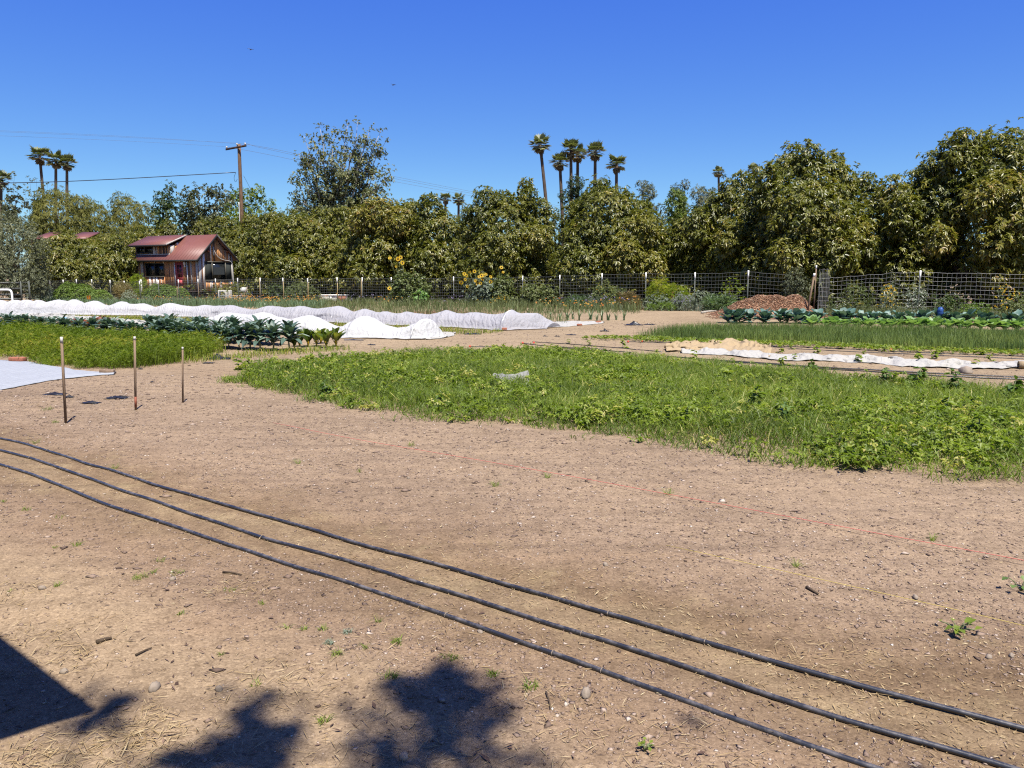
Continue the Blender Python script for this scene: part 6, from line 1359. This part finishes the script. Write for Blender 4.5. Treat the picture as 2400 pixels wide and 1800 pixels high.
# gate and pipe at the left edge
b = on(*at(0, 640, 50)[:2]); root = empty('farm_gate', b, 'dark rail fence panel with a ladder-like end at the left edge', 'gate'); k50 = 50 / F
z_ = lambda py: at(0, py, 50)[2] - b[2]; xg = lambda px: at(px, 660, 50)[0] - b[0]
for py in (662.5, 676, 690, 700): m = MB(); box(m, (xg(-120), -.03, z_(py + 3)), (xg(48), .03, z_(py - 1.5))); m.build('rail', M['dark_metal'], root)
for px in (-60, 48.5, 68): m = MB(); box(m, (xg(px) - .05, -.06, 0), (xg(px) + .05, -.031, z_(659))); m.build('post', M['post_green'], root)
for py in (661, 670, 679, 688, 697): m = MB(); box(m, (xg(50.5), -.055, z_(py + 1.5)), (xg(66), -.035, z_(py))); m.build('rung', M['post_green'], root)
b = on(*at(14, 640, 44)[:2]); m = MB(); x = lambda px: at(px, 680, 44)[0] - b[0]; z = lambda py: at(0, py, 44)[2] - b[2]; tube(m, smooth_line([(x(-60), 0, z(679)), (x(0), 0, z(679)), (x(22), 0, z(679)), (x(26.5), 0, z(681)), (x(27), 0, z(686)), (x(27.5), 0, 0)], .05), .055, 10); tag(m.build('white_pipe', M['white_paint'], smooth=True, loc=b), 'white plastic pipe bending down behind the farther row cover', 'pipe')

# ------------------------------------------------------------------ shrubs and flowers along the fence
def shrub(name, px, wpx, top, label, mat, dY=-.6, L=.10, W=.045, dens=38, n=6, cat='shrub', nl=7, flowers=None, Y=None, droop=.1, up=.6, seed=0, tone=(.5, .16), spread=(.4, 1.4), flat=1.0, bot=.08):
    rng = np.random.default_rng(1000 + seed); Y = fy(px) + dY if Y is None else Y; b = on(*at(px, 640, Y)[:2]); Wd = px_r(wpx, Y) / 2; H = at(px, top, Y)[2] - b[2]; root = empty(name, b, label, cat); lobes = []
    r0 = min(Wd * .55, H * .36)
    for k in range(nl): q = (k + .4) / nl; a = k * 2.4 + rng.normal(0, .5); r = r0 * rng.uniform(.7, 1.1); lobes.append((np.array([math.cos(a) * max(Wd - r, 0) * rng.uniform(.4, 1), math.sin(a) * max(Wd - r, 0) * .6, max(r * .8, bot + (H - r) * (q if k else .3))]), (r, r, r * flat)))
    lobes.append((np.array([0, 0, H - r0 * .95]), r0 * .9))
    m = MB(); crown(m, lobes, dens, n, L, W, droop, spread, rng, .5, up, tone, .45, .22); m.build('foliage', M[mat], root)
    ms = MB(); limbs(ms, (0, 0, 0), [l[0] for l in lobes[::2]], .018, rng, 5, .2); ms.build('stem', M['stalk'], root)
    if flowers:
        fm, cnt, sz = flowers; mf = MB(); i = rng.integers(0, len(lobes), cnt); d = sph(cnt, rng); d[:, 1] = -np.abs(d[:, 1]); d[:, 2] = np.abs(d[:, 2]); P = np.array([lobes[q][0] for q in i]) + d * np.array([np.broadcast_to(lobes[q][1], 3) for q in i]) * 1.06
        whorls(mf, P, d + [0, -.4, .3], 5, sz, sz * .7, rng.uniform(0, 1, cnt), (.9, 1.5), 0, rng); mf.build('blossom', M[fm], root)
    return root, b, H
def sunflower(root, b, pix, Y, rng, stem_from=.5):
    """each flower head a part: petals round a dark disc, on its own stalk"""
    for px, py, sz in pix:
        c = at(px, py, Y - .4 + rng.normal(0, .1)) - b; d = unit(np.array([rng.normal(.15, .3), -1, rng.normal(.25, .25)])); r = sz / F * Y * .5
        m = MB(); k = 13; A = np.repeat(d[None], k, 0); B = unit(np.cross(d, [0, 0, 1.])); C_ = np.cross(B, d); th = np.arange(k) / k * 2 * PI; D = B * np.cos(th)[:, None] + C_ * np.sin(th)[:, None] + d * .15
        leaves(m, np.repeat(c[None], k, 0) + D * r * .3, unit(D), A, np.full(k, r * .95), np.full(k, r * .5), rng.uniform(.2, .9, k), .1, 0); f = m.build('flower_head', M['yellow'], root)
        m = MB(); blob(m, c + d * .01, (r * .42,) * 3, .5, 1, .08); m.build('disc', M['dark_wood'], f)
        m = MB(); tube(m, [c * [.6, .6, .45], c * [.85, .9, .8], c], .010, 4); m.build('stalk', M['stalk'], f)
rg = np.random.default_rng(77)
Yb = fy(950) - .8
r, b, H = shrub('sunflower_plant', 960, 100, 640, 'tall leafy sunflower bush right of the fence post, few blooms above', 'shrub', -.8, .17, .11, 26, 5, 'sunflower', 10, seed=1, tone=(.45, .16))
sunflower(r, b, [(914, 605, 8), (933, 607, 10), (939, 603, 8), (943, 616, 9), (928, 625, 5), (913, 676, 9), (986, 702, 7), (990, 696, 5)], Yb, rg)
r, b, H = shrub('sunflower_plant', 1135, 110, 650, 'sunflower bush crowded with yellow blooms, middle of the fence', 'sage', -.7, .15, .10, 26, 5, 'sunflower', 10, seed=2, tone=(.3, .16))
sunflower(r, b, [(1081, 662, 9), (1088, 642, 8), (1090, 655, 7), (1093, 646, 8), (1101, 638, 6), (1112, 636, 8), (1123, 649, 7), (1129, 646, 9), (1131, 655, 9), (1118, 660, 8), (1120, 666, 8), (1126, 664, 7), (1134, 645, 7), (1139, 643, 6), (1150, 649, 7), (1150, 660, 8), (1175, 627, 8), (1179, 638, 6), (1095, 671, 6), (1114, 658, 7)], fy(1135) - .7, rg)
SH = [
 ('leafy_shrub', 1180, 80, 645, 'leafy green bush right of the blooming sunflowers', 'shrub', dict(L=.15, W=.08, dens=26, seed=3)),
 ('leafy_shrub', 1262, 100, 664, 'broad green bush between two white-tipped posts, middle of the fence', 'shrub', dict(L=.13, W=.06, seed=4, tone=(.6, .16))),
 ('leafy_shrub', 1418, 80, 664, 'olive green bush with yellowish twigs before the pointed avocado', 'shrub', dict(L=.12, W=.04, seed=5, tone=(.6, .2), flowers=('yellow', 20, .03))),
 ('fennel_plant', 1548, 70, 656, 'feathery pale green fennel-like bush, tallest near the rust-red stake', 'feather', dict(L=.16, W=.012, dens=60, n=8, seed=6, tone=(.7, .16))),
 ('fennel_plant', 1592, 60, 668, 'feathery bush just right of the rust-red stake', 'feather', dict(L=.15, W=.012, dens=60, n=8, seed=7, tone=(.55, .16))),
 ('silver_shrub', 1545, 80, 688, 'silvery grey-green mound left of the rust-red stake', 'sage', dict(L=.08, W=.03, dens=60, seed=8, dY=-1.1)),
 ('silver_shrub', 1600, 70, 690, 'grey-lavender soft mound right of the rust-red stake', 'sage', dict(L=.10, W=.02, dens=60, seed=9, dY=-1.2, flowers=('purple', 120, .03))),
 ('silver_shrub', 1650, 60, 682, 'silvery shrub with grey leaves behind the bright grass clump', 'sage', dict(L=.10, W=.035, dens=50, seed=10)),
 ('dry_grass', 1478, 90, 690, 'reddish-brown dry grass clump left of the silver mound', 'drygrass', dict(L=.30, W=.012, dens=46, n=6, up=2.0, seed=11, dY=-1.0, tone=(.25, .2))),
 ('grass_clump', 1555, 90, 712, 'dark green low spreading clump at the dirt edge', 'hedge', dict(L=.22, W=.02, dens=70, n=7, up=1.2, seed=12, dY=-1.6, tone=(.45, .16))),
 ('grass_clump', 1692, 80, 698, 'bright arching grass clump left of the wood chips', 'iris', dict(L=.34, W=.02, dens=46, n=7, up=1.2, seed=13, dY=-1.6, tone=(.65, .16))),
 ('grass_clump', 1350, 60, 698, 'grass-like green clump behind the leek-like plants, left one', 'iris', dict(L=.3, W=.02, dens=46, n=7, up=1.6, seed=14, dY=-1.2, tone=(.35, .16))),
 ('grass_clump', 1400, 70, 700, 'grass-like grey-green clump behind the leek-like plants, right one', 'sage', dict(L=.28, W=.02, dens=50, n=7, up=1.6, seed=15, dY=-1.2, tone=(.2, .16))),
 ('aster_plant', 1705, 60, 690, 'dark thin shrub with a few purple flowers by the wire', 'shrub', dict(L=.08, W=.03, dens=26, seed=16, tone=(.2, .12), flowers=('purple', 26, .05))),
 ('leafy_shrub', 1720, 70, 655, 'yellow-green leggy shrub against the dark hedge row', 'feather', dict(L=.10, W=.05, dens=14, seed=17, tone=(.4, .16), dY=.8)),
 ('leafy_shrub', 1450, 70, 672, 'thin green shrub under the pointed avocado', 'shrub', dict(L=.10, W=.04, dens=24, seed=18, dY=.2)),
 ('dark_shrub', 1868, 70, 632, 'dark grey-green rounded shrub behind the wood chip pile', 'olive', dict(L=.10, W=.03, dens=60, seed=19, Y=31.5, tone=(.1, .14))),
 ('dark_shrub', 2010, 80, 664, 'dusky olive shrub in front of the bulging wire, right of the poles', 'shrub', dict(L=.09, W=.03, dens=50, seed=20, Y=29.2, tone=(.25, .2))),
 ('dark_shrub', 1965, 60, 700, 'low brown-green weed at the foot of the two poles', 'shrub', dict(L=.09, W=.03, dens=40, seed=21, Y=28.4, tone=(.35, .25), flowers=('white_petal', 40, .025))),
 ('flowering_shrub', 2083, 56, 666, 'shrub topped with a yellow flower cluster by the wire', 'sage', dict(L=.10, W=.03, dens=34, seed=22, Y=29.0, flowers=('yellow', 90, .04), tone=(.2, .16))),
 ('flowering_shrub', 2150, 70, 672, 'loose shrub dotted with white flowers by the white-tipped post', 'sage', dict(L=.09, W=.03, dens=30, seed=23, Y=28.6, flowers=('white_petal', 70, .035), tone=(.3, .16))),
 ('leafy_shrub', 2225, 90, 690, 'dark green weedy shrub behind the blue marker', 'dark_tree', dict(L=.10, W=.04, dens=36, seed=24, Y=28.9, tone=(.7, .2))),
 ('leggy_shrub', 2360, 70, 668, 'leggy bare-stemmed shrub with yellow blossoms at the right', 'shrub', dict(L=.09, W=.03, dens=12, seed=25, Y=26.6, flowers=('yellow', 60, .04))),
 ('leafy_shrub', 2400, 110, 690, 'bushy green shrub at the right edge below the wire', 'shrub', dict(L=.10, W=.04, dens=44, seed=26, Y=26.2, tone=(.6, .16))),
 ('leafy_shrub', 2290, 80, 712, 'low green clump before the bulging wire fence', 'hedge', dict(L=.10, W=.03, dens=50, seed=27, Y=26.4, tone=(.4, .2))),
 ('dry_grass', 290, 50, 664, 'pale dry plume grass between the two clipped hedges', 'drygrass', dict(L=.30, W=.012, dens=40, n=6, up=2.0, seed=30, Y=55, tone=(.7, .2))),
 ('silver_shrub', 298, 50, 682, 'pale silver bush low between the two clipped hedges', 'sage', dict(L=.08, W=.03, dens=50, seed=31, Y=54, tone=(.7, .16))),
 ('leafy_shrub', 322, 50, 642, 'tall yellow-green bush at the left corner of the tiny house', 'feather', dict(L=.14, W=.02, dens=40, n=7, up=1.5, seed=32, Y=58, tone=(.5, .16))),
 ('leafy_shrub', 105, 40, 672, 'dusky shrub at the left end of the wire fence', 'sage', dict(L=.10, W=.04, dens=34, seed=33, Y=55, tone=(.2, .16))),
 ('leafy_shrub', 700, 110, 660, 'green bush behind the wire beside the white wooden box', 'shrub', dict(L=.12, W=.06, dens=26, seed=34, dY=2.5)),
 ('leafy_shrub', 650, 80, 664, 'leafy bush behind the wire, above the teal bin', 'dark_tree', dict(L=.12, W=.06, dens=22, seed=35, dY=3, tone=(.7, .16))),
 ('flowering_shrub', 1120, 40, 700, 'small dark bush with yellow blooms at the mulch edge', 'dark_tree', dict(L=.10, W=.05, dens=40, seed=36, dY=-1.2, tone=(.7, .16), flowers=('yellow', 30, .04))),
 ('flowering_shrub', 1175, 60, 690, 'yellow-flowered bush beside the open end of the farther cover', 'shrub', dict(L=.10, W=.04, dens=40, seed=37, dY=-1.3, tone=(.7, .16), flowers=('yellow', 60, .04))),
 ('bean_vine', 985, 40, 682, 'yellow-green broad-leaved plant at the foot of the tall sunflower', 'lime', dict(L=.16, W=.10, dens=24, n=5, seed=38, dY=-1.2, tone=(.4, .2))),
]
def hedge(px, wpx, top, Y, label, lean):
    b = on(*at(px, 640, Y)[:2]); Wd = px_r(wpx, Y) / 2; H = at(px, top, Y)[2] - b[2]; root = empty('clipped_hedge', b, label, 'hedge'); rng = np.random.default_rng(int(px))
    lobes = [(np.array([x * Wd, 0, 0]), (Wd * .55, Wd * .5, H * h)) for x, h in ((-.45, 1.0), (0, .98 - lean * .3), (.45, .95 - lean))]
    m = MB(); crown(m, lobes, 190, 6, .075, .045, 0, (.9, 1.5), rng, .25, .9, (.5, .10), .6, .03); m.build('foliage', M['hedge'], root); m = MB(); limbs(m, (0, 0, 0), [(x, 0, H * .5) for x in (-1, 0, 1)], .03, rng, 5); m.build('stem', M['bark'], root)
hedge(190, 140, 664, 56, 'smooth clipped green hedge before the far red roof', .25); hedge(388, 112, 668, 56.5, 'smooth clipped green hedge before the tiny house door', .05)
for nm, px, wd, tp, lab, mt_, kw in SH: shrub(nm, px, wd, tp, lab, mt_, **kw)

# meadow strip along the fence: grass, leeks and small flowers
def strip(poly, dens, h, w, mat, name, label, seed=0, lean=(.1, .6), tone=.5):
    P = scatter([G(*q) for q in poly], dens, edge=.3); m = MB(); hh = h * (.5 + fbm(P[:, 0] * .6, P[:, 1] * .6, 3, seed)) * RNG.uniform(.6, 1.2, len(P))
    blades(m, P, hh, w, RNG.uniform(*lean, len(P)), np.clip(tone + (fbm(P[:, 0] * .8, P[:, 1] * .8, 3, seed + 3) - .45) + RNG.normal(0, .15, len(P)), 0, 1)); tag(m.build(name, M[mat]), label, kind='stuff'); return P, hh
def gp(px0, px1, d0, d1, k=6):
    a = [at(px, 640, fy(px) + d0) for px in np.linspace(px0, px1, k)]; b = [at(px, 640, fy(px) + d1) for px in np.linspace(px1, px0, k)]
    return [np.array([q[0], q[1], 0]) for q in a + b]
def strip_w(poly, *a, **k):
    global G
    g0 = G; G = lambda *q: np.array(q)
    try: return strip([tuple(p) for p in poly], *a, **k)
    finally: G = g0
P1, h1 = strip_w(gp(330, 1500, -6.0, 1.2), 48, .50, .018, 'shrub', 'meadow_strip', 'mixed green meadow plants along the wire fence', 5)
P1d, _ = strip_w(gp(640, 1330, -13, -5.5), 34, .34, .016, 'shrub', 'meadow_edge', 'low weedy grass between the wire fence and the farther row cover', 15)
P1b, _ = strip_w(gp(100, 760, -9.5, -1.5), 36, .46, .026, 'iris', 'leek_greens', 'strappy blue-green leek leaves behind the farther row cover', 6)
P1c, _ = strip_w(gp(60, 620, -2.0, 5.0), 26, .5, .02, 'sage', 'rough_grass', 'rough grey-green grass before the house and hedges', 8)
P2, _ = strip_w(gp(1330, 1720, -1.6, 1.4), 80, .5, .014, 'sage', 'grey_grass', 'grey-green weeds and grass left of the wood chips', 7, tone=.3)
ry = lambda px, d: np.array([at(px, 640, 29.6 - (px - 1960) * .0052 + d)[0], 29.6 - (px - 1960) * .0052 + d, 0])
rp = [ry(px, -1.8) for px in (1940, 2100, 2300, 2520)] + [ry(px, 3) for px in (2520, 2300, 2100, 1940)]
P3, _ = strip_w(rp, 130, .40, .012, 'shrub', 'rough_grass', 'weedy green grass under the bulging wire fence', 9)
rp = [ry(px, -3.0) for px in (1960, 2100, 2300, 2520)] + [ry(px, -.6) for px in (2520, 2300, 2100, 1960)]
strip_w(rp, 190, .20, .010, 'drygrass', 'dry_grass_strip', 'dry straw-coloured grass strip behind the collards', 10, lean=(.3, 1.2))
# orchard floor under the trees: dark leaf litter
# small flowers of the meadow strip
m = MB(); k = RNG.integers(0, len(P1), 1500); Q = P1[k].copy(); c = fbm(Q[:, 0] * .35, Q[:, 1] * .35, 2, 91); Q = Q[c > .50]; hq = h1[k][c > .50]; Q[:, 2] += hq * .95 + .03
whorls(m, Q, RNG.normal(0, .3, Q.shape) + [0, -.5, .8], 5, .05, .035, RNG.uniform(0, 1, len(Q)), (.9, 1.5), 0); tag(m.build('meadow_flowers', M['orange']), 'small orange and yellow flowers in the meadow strip', kind='stuff')
m = MB(); k = RNG.integers(0, len(P1), 500); Q = P1[k].copy(); Q[:, 2] += h1[k] + .04; Q = Q[fbm(Q[:, 0] * .3 + 4, Q[:, 1] * .3, 2, 93) > .48]
whorls(m, Q, RNG.normal(0, .3, Q.shape) + [0, -.5, .8], 5, .05, .03, RNG.uniform(0, 1, len(Q)), (.9, 1.5), 0); tag(m.build('lavender_flowers', M['purple']), 'purple-grey flower spikes in the meadow strip', kind='stuff')
m = MB(); pp = [np.array([at(px, 640, fy(min(px, 1754)) * 1.06 + d)[0], fy(min(px, 1754)) * 1.06 + d, 0]) for px, d in ((80, 0), (600, 0), (1200, 0), (1800, -.5), (2100, -1), (2500, -1))] + [np.array([at(px, 640, fy(min(px, 1754)) * 1.06 + d)[0], fy(min(px, 1754)) * 1.06 + d, 0]) for px, d in ((2500, 16), (1800, 18), (1200, 22), (600, 26), (80, 26))]
Q = scatter(pp, 22); lying(m, Q + [0, 0, .02], RNG.uniform(.12, .26, len(Q)), RNG.uniform(.05, .10, len(Q)), RNG.uniform(0, .6, len(Q)), .01); tag(m.build('orchard_litter', M['dead_leaf']), 'brown fallen leaves on the ground under the avocado row', kind='stuff')

# shaded low growth under the avocado row
pp = [np.array([at(px, 640, y)[0], y, 0]) for px, y in ((60, 68), (300, 66), (700, 56), (1100, 47), (1500, 40), (1800, 35), (2100, 32), (2520, 29.5), (2520, 33), (2100, 36), (1800, 39), (1500, 45), (1100, 54), (700, 64), (300, 76), (60, 76))]
pq = [np.array([at(px, 640, y)[0], y, 0]) for px, y in ((1700, 40.5), (2000, 38.5), (2520, 34), (2520, 37), (2000, 42), (1700, 44))]
Q2 = scatter(pq, 26); Q2[:, 2] += RNG.uniform(.05, 2.6, len(Q2))
Q = scatter(pp, 13); Q[:, 2] += RNG.uniform(.05, 1.5, len(Q)) * (.4 + fbm(Q[:, 0] * .5, Q[:, 1] * .5, 2, 95)); Q = np.concatenate([Q, Q2]); m = MB(); whorls(m, Q, RNG.normal(0, .5, Q.shape) + [0, -.2, .5], 7, .24, .085, np.clip(RNG.normal(.4, .2, len(Q)), 0, 1), (.7, 1.5), .4); tag(m.build('undergrowth', M['avocado']), 'shaded low leafy growth under the avocado row', kind='stuff')

# two birds high up
for px, py, lab in ((588, 116, 'small dark bird high in the sky, upper left'), (923, 199, 'tiny dark bird lower in the sky, nearer the middle')):
    c = at(px, py, 70); m = MB(); u = np.linspace(-1, 1, 9)[:, None]
    V = np.stack([np.stack([u[:, 0] * .28, .05 * np.abs(u[:, 0]) + s * .05 * (1 - np.abs(u[:, 0]) ** 1.5), .09 * np.abs(u[:, 0]) - .05 * u[:, 0] ** 2], 1) for s in (-1, 0, 1)], 1); sheet(m, V, thick=.015)
    tube(m, [(0, -.16, 0), (0, -.10, .01), (0, 0, .0), (0, .12, 0), (0, .2, 0)], np.array([.008, .03, .04, .02, .03]), 6); o = m.build('bird', M['black_plastic'], loc=c); o.rotation_euler[2] = .7; tag(o, lab, 'bird')
